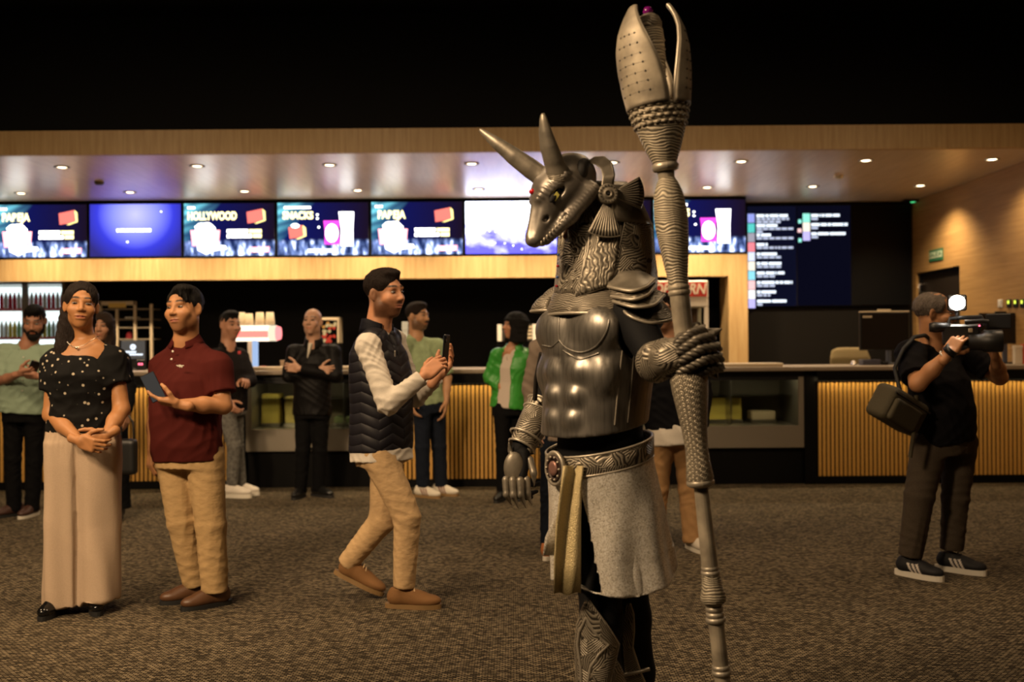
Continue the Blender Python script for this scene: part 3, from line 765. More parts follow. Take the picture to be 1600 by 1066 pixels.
prof_bot = [(.001, 0), (.022, 0), (.025, .01), (.025, .13), (.02, .17), (.01, .195), (.01, .215), (.001, .216)]
bm = {c: plain('drink_' + c, v, .25) for c, v in dict(red=(.7, .03, .05), white=(.8, .8, .82), yellow=(.8, .62, .08), green=(.3, .5, .2), blue=(.1, .2, .6), clear=(.55, .65, .7)).items()}
mesh_can = {c: MB().lathe(prof_can, 10).mesh('can', m) for c, m in bm.items()}; mesh_bot = {c: MB().lathe(prof_bot, 10).mesh('bottle', m) for c, m in bm.items()}
seq = [(['red', 'white', 'red', 'red', 'white', 'red'], mesh_bot, 'top'), (['white', 'white', 'yellow', 'yellow', 'green', 'clear', 'white'], mesh_bot, 'second'), (['blue', 'clear', 'white', 'blue'], mesh_can, 'third')]
for si, (cs, me, nm) in enumerate(seq):
    n = 16; x_first = fx(-6)
    for i in range(n):
        c = cs[i % len(cs)]; x = x_first + i * .0555 * YFR / 12.7
        kind = 'can' if me is mesh_can else 'bottle'
        b0 = link('drink_' + kind, me[c], None, (x, YFR + .14, shelfz[si] + .0005))
        tag(b0, '%s drink %s, %s from the left on the %s shelf of the lit fridge' % (c, kind, ORD16[i], nm), kind, 'drinks on the %s fridge shelf' % nm)
# ---- display rack with shelves and yellow header
YR = 12.6
def rk(px, py, Y=YR): p = P(px, py, Y); return float(p[0]), float(p[2])
x0, _ = rk(154, 500); x1, _ = rk(239, 500); z1 = rk(190, 471)[1]; z0 = rk(190, 532)[1]
r = empty('snack_rack', ((x0 + x1) / 2, YR, 0), 0, 'pale framed snack rack with yellow header behind the woman in black', 'rack'); cxm = (x0 + x1) / 2
for px, a, b_ in ((157, 471, 640), (183, 483, 640), (211, 471, 640), (236.5, 475, 640)):
    X, Z1 = rk(px, a); MB().b2((X - cxm - .016, -.02, 0), (X - cxm + .016, .02, Z1), .003).build('post', BEIGEPL, r)
MB().b2((x0 - cxm, -.02, z1 - .05), (rk(213, 500)[0] - cxm, .02, z1)).build('top_bar', BEIGEPL, r)
a, b_ = rk(171, 474), rk(198, 481); MB().b2((a[0] - cxm, -.03, b_[1]), (b_[0] - cxm, -.021, a[1])).build('header', plain('header_yellow', (.62, .42, .1), .5), r)
for py in (483, 499, 512, 530): MB().b2((x0 - cxm, -.018, rk(190, py)[1] - .008), (x1 - cxm, .28, rk(190, py)[1] + .004)).build('shelf', plain('rack_shelf', (.28, .23, .17), .5), r)
bp = rk(197, 524); tag(organic('snack_pouch', [('+', ell((bp[0], YR + .1, bp[1]), (.04, .03, .045)), 0), ('+', rbox((bp[0], YR + .1, bp[1] - .035), (.035, .025, .015), .008), .02)], .008, plain('pouch_red', (.6, .06, .09), .5)), 'small red pouch on the snack rack', 'pouch')
bp = rk(200, 496); tag(MB().box((bp[0] + .02, YR + .1, bp[1] - .003), (.16, .1, .022), .004).build('paper_stack', WHITEPL), 'white papers lying on a shelf of the snack rack', 'papers')
# ---- till screen
YT = 10.3
a, b_ = P(189, 532, YT), P(229, 562, YT)
t = empty('till_screen', ((a[0] + b_[0]) / 2, YT, ZCT), 0, 'till monitor showing a white round logo beside the woman in black', 'till')
W = float(b_[0] - a[0]); z0, z1 = float(b_[2] - ZCT), float(a[2] - ZCT)
MB().box((0, 0, (z0 + z1) / 2), (W, .03, z1 - z0), .006).build('bezel', BLACKPL, t)
MB().box((0, -.017, (z0 + z1) / 2), (W - .02, .004, z1 - z0 - .02)).build('display', glow('till_dark', (.09, .08, .07), 1.0), t)
MB().box((0, .02, z0 / 2), (.04, .03, z0), .005).build('stand', BLACKPL, t); MB().box((0, .02, .008), (.16, .14, .015), .004).build('base', BLACKPL, t)
zz = (z0 + z1) / 2 + .03
MB().prism([(.03 * math.cos(q * math.pi / 8), zz + .03 * math.sin(q * math.pi / 8)) for q in range(16)], -.022, -.02).build('logo_disc', G_LIST, t)
MB().b2((-.018, -.025, zz - .008), (.018, -.0225, zz)).build('logo_slot', BLACKPL, t)
for i in range(7): MB().b2((-.075 + i * .0155, -.022, zz - .062), (-.063 + i * .0155, -.02, zz - .04)).build('small_print', G_LIST, t)
MB().b2((-.06, -.022, zz - .085), (.10, -.02, zz - .07)).build('button_bar', G_LIST, t)
a = P(221, 569, YT - .1)
t = empty('card_reader', (a[0], YT - .1, ZCT), 0, 'small card reader with red digits below the till screen', 'card reader')
h = float(a[2] - ZCT)
MB().box((0, 0, h / 2 + .02), (.09, .05, h + .05), .008).build('case', BLACKPL, t); 
for s_ in (-1, 1): MB().box((s_ * .013, -.028, h), (.016, .006, .018)).build('red_digit', glow('led_red', (1, .12, .2), 4.0), t)
# ---- drinks dispenser with lit drum and cup stacks
YD = 10.35
a, b_ = P(366, 509, YD), P(437, 533, YD); zc = float((a[2] + b_[2]) / 2); rr_ = float((a[2] - b_[2]) / 2)
t = empty('drinks_dispenser', ((a[0] + b_[0]) / 2, YD, ZCT), 0, 'drinks dispenser with a lit white drum and red band', 'dispenser'); X0 = float(a[0] - t.location.x); X1 = float(b_[0] - t.location.x); zc -= ZCT
RX = Matrix.Rotation(math.pi / 2, 4, 'Y')
DRUM = glow('drum_warm', (1, .86, .62), 1.1)
MB().lathe([(.001, X0), (rr_, X0), (rr_, X1 - .03), (.001, X1 - .03)], 24, Matrix.Translation((0, 0, zc)) @ RX).build('drum', DRUM, t)
MB().lathe([(.001, X1 - .03), (rr_ * .95, X1 - .03), (rr_ * .8, X1 + .01), (.001, X1 + .02)], 24, Matrix.Translation((0, 0, zc)) @ RX).build('drum_cap', glow('cap_pink', (1, .25, .25), 1.8), t)
MB().lathe([(rr_ * 1.01, X0), (rr_ * 1.01, X1 - .1)], 24, Matrix.Translation((0, 0, zc)) @ RX @ Matrix.Scale(1, 4)).build('drum_sleeve', glow('drum_white', (1, .8, .6), 2.0), t)
MB().add([(X0, -rr_ * 1.03 - .002, zc - rr_ * .55), (X1 - .1, -rr_ * 1.03 - .002, zc - rr_ * .55), (X1 - .1, -rr_ * 1.03 - .002, zc + rr_ * .3), (X0, -rr_ * 1.03 - .002, zc + rr_ * .3)], [(0, 1, 2, 3), (3, 2, 1, 0)]).build('red_band', G_RED, t)
p0 = P(399, 540, YD); p1 = P(399, 578, YD)
MB().b2((float(p0[0] - t.location.x) - .075, -.02, 0), (float(p0[0] - t.location.x) - .028, .14, zc - rr_ * .8)).build('column', WHITEPL, t)
MB().b2((float(p0[0] - t.location.x) - .026, -.03, 0), (float(p0[0] - t.location.x) + .026, .02, zc - rr_ * .8)).build('light_column', glow('column_blue', (.45, .62, .95), .9), t)
MB().b2((X0, -.05, 0), (X1 - .1, .25, .02), .004).build('drip_tray', STEEL, t)
cup_me = MB().lathe([(.001, 0), (.038, 0), (.05, .10), (.05, .107), (.001, .107)], 14).mesh('paper_cup', plain('cup_cream', (.8, .68, .48), .6))
for i, (px, n) in enumerate(((377, 3), (389, 2), (406, 3), (422, 3))):
    p = P(px, 509, YD)
    for k in range(n):
        c = link('paper_cup', cup_me, None, (p[0], YD + .0, ZCT + zc + rr_ * 1.03 + .002 + k * .013 - (0.0)))
        tag(c, 'cream paper cup upturned on the lit dispenser, %s stack from its left, %s' % (ordn[i], ['lowest', 'second', 'top'][k]), 'cup', 'cups on the dispenser')
        c.rotation_euler = (math.pi, 0, 0); c.location.z += .107
# ---- small things on the worktop
def small_box(px0, px1, py0, py1, Y, m, name, lb, cat, dep=.12):
    a = P(px0, py1, Y); b_ = P(px1, py0, Y); w = float(b_[0] - a[0]); h = max(float(b_[2]) - ZCT, .03)
    o = empty(name, ((a[0] + b_[0]) / 2, Y, ZCT + .001), 0, lb, cat)
    MB().b2((-w / 2, -dep / 2, 0), (w / 2, dep / 2, h * .82), .004).build('body', m, o); MB().b2((-w / 2 - .003, -dep / 2 - .003, h * .82), (w / 2 + .003, dep / 2 + .003, h), .003).build('lid', m, o)
small_box(440, 452, 563, 571, 10.25, plain('napkin_box', (.42, .3, .2), .5), 'napkin_box', 'brown napkin box right of the drinks dispenser', 'box')
small_box(408, 415, 576, 584, 10.3, plain('red_tub', (.5, .04, .04), .4), 'sauce_tub', 'small red tub on the worktop beside the dispenser', 'tub', .06)
small_box(1345, 1372, 562, 578, 10.02, plain('slate_box', (.05, .05, .075), .5), 'card_box', 'dark slate box on the worktop right of the chair', 'box')
small_box(1376, 1386, 565, 578, 10.0, DARKMETAL, 'terminal_box', 'dark card terminal on the worktop under the monitor', 'terminal', .08)
p = P(1334, 577, 10.2); t = empty('desk_bell', (p[0], 10.2, ZCT + .001), 0, 'small shiny desk bell on the worktop below the chair', 'bell')
MB().lathe([(.001, 0), (.035, 0), (.035, .008), (.001, .009)], 16).build('base', BLACKPL, t); MB().lathe([(.032, .01), (.028, .03), (.012, .042), (.001, .044)], 16).build('dome', plain('chrome', (.9, .85, .8), .12, 1.0), t)
small_box(1584, 1596, 540, 577, 10.0, plain('white_card', (.7, .62, .5), .5), 'leaflet_holder', 'white leaflet holder under the monitor at the right edge', 'leaflets', .05)
small_box(1597, 1606, 538, 577, 10.0, plain('red_card', (.65, .08, .04), .5), 'leaflet_holder', 'red leaflet holder at the right frame edge', 'leaflets', .05)
small_box(629, 637, 503, 577, 10.3, plain('bottle_pale', (.55, .6, .6), .3), 'syrup_bottle', 'pale bottle showing behind the vest man collar', 'bottle', .05)
# candy dispenser behind the bald man
YK = 12.4
a, b_ = P(501, 500, YK), P(529, 536, YK)
t = empty('candy_dispenser', ((a[0] + b_[0]) / 2, YK, 0), 0, 'candy dispenser filled with orange and red sweets behind the bald man', 'dispenser'); W = float(b_[0] - a[0])
MB().b2((-W / 2, 0, 0), (W / 2, .3, float(b_[2])), .004).build('body', DARKW, t)
MB().b2((-W / 2, 0, float(a[2])), (W / 2, .3, float(a[2]) + .03)).b2((W / 2 - .015, 0, float(b_[2])), (W / 2, .3, float(a[2]))).build('frame', BEIGEPL, t)
for i in range(34):
    q = (random.uniform(-W / 2 + .02, W / 2 - .04), random.uniform(.0, .08)); z = float(b_[2]) + .02 + random.random() * float(a[2] - b_[2] - .05)
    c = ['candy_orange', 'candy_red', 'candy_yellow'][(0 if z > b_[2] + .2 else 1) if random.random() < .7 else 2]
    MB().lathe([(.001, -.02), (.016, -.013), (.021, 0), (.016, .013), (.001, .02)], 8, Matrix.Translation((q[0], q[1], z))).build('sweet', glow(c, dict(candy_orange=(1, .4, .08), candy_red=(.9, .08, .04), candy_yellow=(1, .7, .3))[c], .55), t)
a, b_ = P(531, 500, YK), P(540, 575, YK)
# white framed tablet behind the woman in green
YW = 12.5
a, b_ = P(777, 507, YW), P(839, 533, YW); t = empty('wall_frame', ((a[0] + b_[0]) / 2, YW, 0), 0, 'white framed dark panel behind the head of the woman in green', 'panel')
W = float(b_[0] - a[0]); z0, z1 = float(b_[2]), float(a[2])
for s_ in (-1, 1): MB().b2((s_ * W / 2, 0, z0), (s_ * (W / 2 - .055), .04, z1)).build('side_frame', WHITEPL, t)
MB().b2((-W / 2 + .055, .01, z0), (W / 2 - .055, .04, z1)).build('panel', plain('panel_grey', (.03, .025, .02), .4), t)
MB().b2((-W / 2, .05, 0), (W / 2, .1, z1)).build('support', BLACKP, t)
for k in range(4): MB().b2((W / 2 - .12, .0, z0 + .03 + k * .045), (W / 2 - .06, .012, z0 + .055 + k * .045)).build('small_print', BEIGEPL, t)
# ---- popcorn machine
YP = 11.6
a, b_ = P(1004, 439, YP), P(1107, 466, YP); W = float(b_[0] - a[0])
t = empty('popcorn_machine', ((a[0] + b_[0]) / 2, YP, 0), 0, 'popcorn machine with a red POPCORN sign behind the staff', 'popcorn machine'); bx0 = t.location.x
z1, z0 = float(a[2]), float(b_[2]); PW = plain('machine_white', (.62, .55, .46), .4)
MB().b2((-W / 2, 0, z0), (W / 2, .5, z1), .01).build('sign_box', PW, t)
MB().b2((-W / 2 + .03, -.006, z0 + .02), (W / 2 - .02, .0, z1 - .02)).build('sign_face', plain('sign_red', (.55, .035, .02), .4), t)
text_obj('lettering', 'POPCORN', .17, (-.0, -.008, (z0 + z1) / 2), plain('sign_letter', (.85, .75, .6), .4), t, shear=.25, bold=.004, sx=W * .93 / (.17 * 4.9))
zm = float(P(1050, 480, YP)[2]); zl = float(P(1050, 575, YP)[2])
MB().b2((-W / 2, 0, zm), (W / 2, .5, z0), .01).build('canopy', PW, t)
for s_ in (-1, 1): MB().b2((s_ * W / 2, 0, zl), (s_ * (W / 2 - .05), .05, zm), .006).build('front_post', PW, t); MB().b2((s_ * W / 2, .45, zl), (s_ * (W / 2 - .05), .5, zm), .006).build('rear_post', PW, t)
MB().b2((-W / 2, 0, 0), (W / 2, .5, zl), .01).build('base_cabinet', PW, t)
MB().b2((-W / 2 + .05, .02, zl), (W / 2 - .05, .026, zm)).build('glass_front', GLASS, t)
MB().b2((-W / 2 + .05, .44, zl), (W / 2 - .05, .45, zm)).build('back_panel', plain('machine_brown', (.10, .05, .03), .4), t)
MB().lathe([(.001, -.12), (.12, -.1), (.14, .0), (.13, .02)], 16, Matrix.Translation((0, .25, zm - .2))).tube([(0, .25, zm - .2), (0, .25, zm)], .015).build('kettle', STEEL, t)
organic('popcorn_heap', [('+', ell((0, .24, zl), (W * .4, .18, .13)), 0)] + [('+', ell((random.uniform(-.25, .25), random.uniform(.1, .35), zl + random.uniform(.02, .1)), (.05, .05, .04)), .02) for _ in range(10)], .014, SNACK, t)
# ---- office chair and monitors behind the right counter
YO = 11.0
c0 = P(1328, 560, YO); t = empty('office_chair', (c0[0], YO, 0), 0, 'olive upholstered office chair behind the right counter', 'chair')
zt = float(P(1328, 543, YO)[2]); OLIVE = plain('olive_fabric', (.20, .145, .06), .85, bump=.3, scale=300)
hwid = float(P(1360, 560, YO)[0] - c0[0])
organic('backrest', [('+', loft([(0, .02, zt - .55), (0, .0, zt - .35), (0, -.01, zt - .12), (0, .02, zt - .03), (0, .03, zt)], [.17, .22, hwid, hwid * .88, hwid * .55], [.03, .035, .035, .03, .02], (0, 1, 0), 2.6), 0)], .012, OLIVE, t, it=2)
organic('seat', [('+', rbox((0, -.24, .48), (.24, .23, .05), .04), 0)], .015, OLIVE, t)
MB().tube([(0, -.22, .1), (0, -.22, .44)], .03).build('column', DARKMETAL, t)
for k in range(5):
    q = k * 2 * math.pi / 5; lg = MB().tube([(0, -.22, .11), (.28 * math.cos(q), -.22 + .28 * math.sin(q), .07)], [.025, .016]).build('leg', DARKMETAL, t)
    MB().lathe([(.001, -.02), (.028, -.018), (.028, .018), (.001, .02)], 12, Matrix.Translation((.28 * math.cos(q), -.22 + .28 * math.sin(q), .0285)) @ RX).build('caster', BLACKPL, lg)
for px in (-1, 1): MB().tube([(px * .24, -.1, .46), (px * .29, -.12, .62), (px * .29, -.32, .64)], .018).build('armrest', BLACKPL, t)
def monitor(x0, x1, y0, y1, Y, lb, logo=False):
    a, b_ = P(x0, y1, Y), P(x1, y0, Y); W = float(b_[0] - a[0]); H = float(b_[2] - a[2]); z0 = float(a[2]) - ZCT
    t = empty('monitor', ((a[0] + b_[0]) / 2, Y, ZCT + .001), 0, lb, 'monitor', 'monitors behind the right counter')
    MB().box((0, 0, z0 + H / 2), (W, .035, H), .006).build('housing', BLACKPL, t)
    MB().box((0, -.019, z0 + H / 2), (W - .03, .004, H - .03)).build('display', plain('screen_off', (.004, .004, .005), .1), t)
    MB().box((0, .0, z0 + H + .006), (W, .036, .014), .003).build('top_edge', BEIGEPL if logo else BLACKPL, t)  # pale colour stands for light along the top edge
    MB().box((0, -.0, z0 + H + .02), (W * .26, .03, .02), .004).build('camera_bar', BEIGEPL if logo else BLACKPL, t)
    MB().box((.05, .02, z0 / 2 + .05), (.05, .03, z0 + .1), .006).build('stand', plain('stand_bluish_lit', (.12, .15, .22), .3, .5), t); MB().box((.05, .03, .008), (.22, .16, .014), .005).build('foot', DARKMETAL, t)  # bluish light on the stand is put into its colour
    if logo:
        for i in range(6): MB().b2((-W / 2 + .03 + i * .016, -.0235, z0 + H - .055), (-W / 2 + .042 + i * .016, -.0215, z0 + H - .035)).build('small_print', BEIGEPL, t)
monitor(1343, 1420, 488, 548, 10.25, 'black monitor with pale top edge left of the cameraman', True)
monitor(1530, 1597, 491, 538, 10.2, 'black monitor behind the video camera lens')
# ================================================================== people
def facing(yaw, pitch=0.0, roll=0.0):
    """columns: person's right, forward, up; yaw 0 looks to the photographer, + towards image right"""
    a, p, r = (math.radians(v) for v in (yaw, pitch, roll))
    f = V3(math.sin(a) * math.cos(p), -math.cos(a) * math.cos(p), math.sin(p))
    rt = nrm(np.cross(f, (0, 0, 1))); u = np.cross(rt, f)
    rt2 = rt * math.cos(r) + u * math.sin(r); u2 = -rt * math.sin(r) + u * math.cos(r)
    return np.stack([rt2, f, u2], 1)
SKIN = vcol('skin', .48, .12, 260, .35)
CLOTHV = vcol('printed_cloth', .85, .1, 300, .2)
def hair_mat(name, c, rough=.5):
    return plain('hair_' + name, c, rough, bump=.8, scale=110, spec=.18, stretch=(3, 3, .6), vary=.5)
HAIR_BLACK = hair_mat('black', (.0045, .0035, .003), .6); HAIR_DARK = hair_mat('dark_brown', (.011, .006, .004), .6); HAIR_BROWN = hair_mat('brown', (.022, .012, .007), .6); HAIR_GREY = hair_mat('grey', (.16, .13, .11), .6); HAIR_WOM = hair_mat('brown_grey', (.013, .008, .006), .55)
def smoothstep(a, b, x): t = np.clip((x - a) / (b - a), 0, 1); return t * t * (3 - 2 * t)

def head_ops(fem=False, fat=0.0, jaw=0.0, smile=0.0):
    jaw = jaw - (.006 if fem else 0.0)
    o = [('+', ell((0, -.018, .034), (.074 + fat * .3, .094, .084)), 0),
         ('+', ell((0, .018, -.045), (.057 + fat + jaw, .066, .074)), .03),
         ('+', ell((0, .058, -.098), (.024 + fat * .6, .022, .02 + fat * .4)), .025),
         ('+', ell((0, .062, -.03), (.05 + fat * .5, .03, .06)), .02),
         ('+', cone((-.034, .073, .026), (.034, .073, .026), .012, .012), .02)]
    for s in (-1, 1):
        o += [('+', ell((s * ((.034 if fem else .046) + fat * .6 + jaw), .010 if fem else .004, -.066), (.02, .026, .026)), .03),
              ('+', ell((s * .041, .056, -.028), (.024 + fat * .5, .024, .022)), .02),
              ('-', ell((s * .032, .100, .005), (.021, .022, .0125)), .012)]
    o += [('+', cone((0, .082, .014), (0, .104, -.026), .0065, .0115), .012),
          ('+', ell((.012, .094, -.031), (.009, .012, .008)), .008), ('+', ell((-.012, .094, -.031), (.009, .012, .008)), .008),
          ('+', ell((0, .082, -.059), (.026 + smile * .004, .015, .0065)), .006), ('+', ell((0, .081, -.0705 - smile * .003), (.022 + smile * .003, .014, .0075)), .006)]
    for s in (-1, 1): o.append(('-', cone((0, .0975, -.0645 - smile * .002), (s * (.024 + smile * .009), .082 - smile * .009, -.0640 + smile * .006), .0022 + smile * .0016, .0024), .002))
    for s in (-1, 1):
        E_ = np.stack([nrm((.25 * 1, -s * .0 - .35, 0)) if False else nrm((s * .55, -.8, 0)), (0, 0, 1), nrm((s * .8, .55, 0))], 1)
        o += [('+', ell((s * .077, -.014, -.006), (.019, .031, .008), E_), .008), ('-', ell((s * .086, -.006, -.004), (.010, .018, .006), E_), .004)]
    return o
def skin_cols(base, fade=None, lip=None, brow=(.007, .005, .004), stubble=0.0, stub_col=(.05, .025, .015), browz=.033, scalp=None, blush=.08):
    base = np.array(base); lip = np.array(lip if lip is not None else base * (.82, .55, .5))
    def f(V):
        x, y, z = np.abs(V[:, 0]), V[:, 1], V[:, 2]
        c = np.tile(base, (len(V), 1))
        rs = np.sin(V @ np.array((61., 37, 53))) * np.sin(V @ np.array((-43., 71, 29)))
        c *= (1 + .05 * rs)[:, None]
        ck = np.exp(-(((x - .042) / .02) ** 2 + ((z + .03) / .022) ** 2)) * (y > .03) * blush; c = c * (1 - ck[:, None]) + ck[:, None] * (base * (1.25, .75, .7))
        if stubble > 0:
            m = smoothstep(-.028, -.045, z) * smoothstep(-.03, -.005, y) * (1 - np.exp(-(((x) / .03) ** 2 + ((z + .064) / .011) ** 2)) * (y > .06))
            ckb = smoothstep(.0, .028, (z + .055) + (y - .04) * .55) * (y > .02); m = m * (1 - .75 * ckb * (x > .02))
            ms = np.exp(-((x / .03) ** 4 + ((z + .05) / .008) ** 2)) * (y > .06)
            sb = np.exp(-(((y - .012) / .016) ** 2)) * smoothstep(.02, -.02, z) * (x > .05)
            m = np.clip(np.maximum(np.maximum(m, ms), sb * .9), 0, 1) * stubble
            m = m * (.9 + .1 * np.random.RandomState(1).rand(len(V))) * smoothstep(-.128, -.112, z + y * .15); c = c * (1 - m[:, None]) + m[:, None] * np.array(stub_col)
        if fade is not None:
            fm = smoothstep(.045, .0, y) * smoothstep(-.085, -.03, z) * smoothstep(.055, .066, x + np.maximum(-y, 0) * .6) * .62; c = c * (1 - fm[:, None]) + fm[:, None] * np.array(fade)
        lm = np.exp(-((x / .024) ** 4 + ((z + .0645) / .0085) ** 4)) * (y > .068)
        c = c * (1 - lm[:, None]) + lm[:, None] * lip
        bz = browz - ((x - .03) / .03) ** 2 * .006 + .002
        bm_ = np.exp(-(((z - bz) / .0058) ** 4 + ((x - .032) / .021) ** 6)) * (y > .045)
        c = c * (1 - bm_[:, None]) + bm_[:, None] * np.array(brow)
        em = np.exp(-(((z - .006) / .0085) ** 4 + ((x - .032) / .018) ** 4)) * (y > .05) * .55   # lash line round the lids
        c = c * (1 - em[:, None]) + em[:, None] * (base * .35)
        return np.clip(c, 0, 1)
    return f
_eye = None
def eye_mesh():
    global _eye
    if _eye is None:
        n, m = 16, 10; V = []; C = []; Q = []
        for j in range(m + 1):
            th = math.pi * j / m
            for k in range(n):
                ph = 2 * math.pi * k / n
                V.append((.0142 * math.sin(th) * math.cos(ph), .0098 * math.cos(th), .0060 * math.sin(th) * math.sin(ph)))
                C.append((.010, .007, .005) if th < .72 else (.26, .22, .19))
        for j in range(m):
            for k in range(n): Q.append((j * n + k, (j + 1) * n + k, (j + 1) * n + (k + 1) % n, j * n + (k + 1) % n))
        o = quads_obj('eye', np.array(V), np.array(Q), vcol('eye_surface', .15, 0, 1, .6), None, None, np.array(C)); _eye = o.data
        bpy.data.objects.remove(o)
    return _eye
def hair_ops(style):
    if style == 'short':
        return ([('+', ell((0, -.022, .041), (.0805, .101, .084)), 0), ('+', ell((0, .035, .100), (.052, .048, .024)), .03), ('-', ell((0, .120, -.012), (.078, .076, .098)), .012)], [((0, 0, -.034), (0, .22, -1))])
    if style == 'fade':
        return ([('+', ell((0, -.022, .040), (.0785, .099, .082)), 0), ('+', ell((0, .03, .104), (.055, .06, .028)), .03), ('-', ell((0, .118, -.012), (.080, .072, .092)), .008)], [((0, 0, -.014), (0, .15, -1))])
    if style == 'full':
        return ([('+', ell((0, -.025, .044), (.085, .106, .088)), 0), ('+', ell((-.03, .045, .098), (.045, .04, .026)), .03), ('-', ell((.012, .122, -.012), (.074, .084, .111)), .014), ('+', cone((-.05, .055, .088), (-.062, .062, .035), .012, .006), .012), ('+', cone((-.03, .075, .09), (-.042, .082, .055), .008, .004), .01)], [((0, 0, -.030), (0, .22, -1))])
    if style == 'receding':
        return ([('+', ell((0, -.025, .036), (.083, .102, .083)), 0), ('-', ell((0, .115, .02), (.075, .09, .105)), .01)], [((0, -.02, -.06), (0, .5, -1))])
    if style == 'bob':
        return ([('+', ell((0, -.02, .036), (.097, .114, .096)), 0), ('+', loft([(0, -.02, -.155), (0, -.02, -.05), (0, -.02, .05)], [.105, .102, .097], [.10, .10, .105], (0, 1, 0), 2.4), .03),
                 ('-', rbox((0, .10, -.10), (.052, .085, .135), .02), .01)], [])
    if style == 'shoulder':
        return ([('+', ell((0, -.02, .04), (.09, .108, .09)), 0), ('+', loft([(0, -.03, -.24), (0, -.03, -.05), (0, -.02, .05)], [.10, .098, .09], [.075, .085, .1], (0, 1, 0), 2.2), .03),
                 ('-', ell((0, .115, -.03), (.058, .085, .10)), .01)], [])
    if style == 'long':
        return ([('+', ell((0, -.024, .046), (.085, .106, .088)), 0), ('-', ell((0, .122, -.012), (.070, .088, .114)), .012),
                 ('+', loft([(.062, -.03, -.36), (.066, -.035, -.22), (.055, -.05, -.10), (.03, -.06, .02)], [.035, .05, .055, .06], [.03, .04, .045, .05], (0, 1, 0)), .03),
                 ('+', loft([(-.02, -.06, -.20), (-.01, -.07, -.08), (0, -.06, .03)], [.05, .07, .07], [.035, .04, .05], (0, 1, 0)), .03)], [])
def beard_ops(full=1.0):
    o = []
    for s in (-1, 1):
        o += [('+', cone((s * .068, .012, -.028), (s * .056, .030, -.075), .010, .016), .01), ('+', cone((s * .056, .030, -.075), (s * .018, .074, -.105), .016, .02 * full), .015),
              ('+', cone((s * .004, .097, -.048), (s * .03, .083, -.060), .006, .006), .006), ('+', cone((s * .03, .083, -.060), (s * .028, .075, -.09), .006, .01), .008)]
    o += [('+', ell((0, .070, -.112), (.032, .026, .024 * full)), .015)]
    return o
def make_head(body, R, c, sc, spec, h):
    """returns (V,Q,col) of the skin and adds hair/eyes as children of body later"""
    ops = head_ops(spec.get('fem', False), spec.get('fat', 0.0), spec.get('jaw', 0.0), spec.get('smile', 0.0))
    nb = (R.T @ (spec['_neck'] - c)) / sc
    nr = .048 if spec.get('fem') else .060
    ops += [('+', cone((0, -.022, -.05), nb + V3(0, 0, .0), nr, nr * 1.08), .03), ('+', cone(nb, nb + (nb - V3(0, -.02, -.05)) * .25, nr * 1.08, nr * 1.2), .02)]
    V, Q = field_mesh(ops, h); V = relax(V, Q, 1, .35)
    C = skin_cols(spec['skin'], spec.get('fade'), spec.get('lip'), spec.get('brow', (.008, .005, .004)), spec.get('stubble', 0), spec.get('stub_col', (.05, .025, .015)))(V)
    return V @ (R * sc).T + c, Q, C

FING = [((.029, .093, 0), (.043, .026, .021), .0092, -4), ((.0095, .098, 0), (.047, .030, .022), .0095, 0), ((-.0105, .094, 0), (.044, .028, .021), .0091, 4), ((-.0285, .085, 0), (.034, .021, .018), .0080, 10)]
def hand_ops(curl, thumb):
    """local frame: x to the thumb side, y along the fingers, z out of the palm; curl = per finger (mcp,pip,dip) degrees"""
    o = [('+', cone((0, -.05, 0), (0, .0, 0), .027, .025), 0), ('+', rbox((0, .05, 0), (.040, .048, .0135), .0125), .025), ('+', ell((.024, .035, .010), (.018, .032, .015)), .015), ('+', ell((-.022, .04, .008), (.015, .035, .012)), .015)]
    for (root, ln, r, spread), cu in zip(FING, curl):
        p = np.array(root, float); a = 0.0; s = math.sin(math.radians(-spread)); rr = r
        for i, L in enumerate(ln):
            a += math.radians(cu[i]); d = nrm((s, math.cos(a), math.sin(a))); q = p + d * L
            o.append(('+', cone(p, q, rr, rr * .9), .006 if i == 0 else .003)); p = q; rr *= .9
    p = V3(.028, .022, .006); d1, d2, d3 = [nrm(v) for v in thumb]; rr = .0135
    for d, L in ((d1, .046), (d2, .034), (d3, .026)):
        q = p + d * L; o.append(('+', cone(p, q, rr, rr * .86), .006)); p = q; rr *= .86
    return o
TH_REL = ((.75, .62, .25), (.5, .85, .2), (.35, .92, .15)); TH_GRIP = ((.55, .6, .6), (.2, .75, .62), (-.2, .8, .55)); TH_OUT = ((.85, .5, .2), (.7, .7, .1), (.6, .8, 0))
C_REL = [(15, 22, 12), (20, 26, 14), (24, 30, 16), (28, 32, 18)]; C_GRIP = [(50, 62, 35), (55, 66, 38), (58, 68, 40), (62, 70, 40)]; C_FLAT = [(8, 10, 6), (10, 12, 8), (12, 14, 8), (14, 16, 10)]; C_HALF = [(35, 40, 25), (38, 44, 26), (42, 48, 28), (46, 50, 30)]
def make_hand(w, d, n, t, curl, thumb, h=.0035, sc=1.0, skin=(.5, .3, .2)):
    d = nrm(d); n = np.asarray(n, float); n = nrm(n - (n @ d) * d); x = np.cross(d, n)
    if x @ np.asarray(t, float) < 0: x = -x
    V, Q = field_mesh(hand_ops(curl, thumb), h); V = relax(V, Q, 1, .3)
    R = np.stack([x, d, n], 1)
    if np.linalg.det(R) < 0: Q = Q[:, ::-1]
    C = np.tile(np.array(skin), (len(V), 1)) * (1 + .05 * np.sin(V @ V3(160, 90, 210)))[:, None]
    return (V @ (R * sc).T) + w, Q, C
def merge(parts):
    V = []; Q = []; C = []; n = 0
    for v, q, c in parts: V.append(v); Q.append(np.asarray(q) + n); C.append(c); n += len(v)
    return np.concatenate(V), np.concatenate(Q), np.concatenate(C)
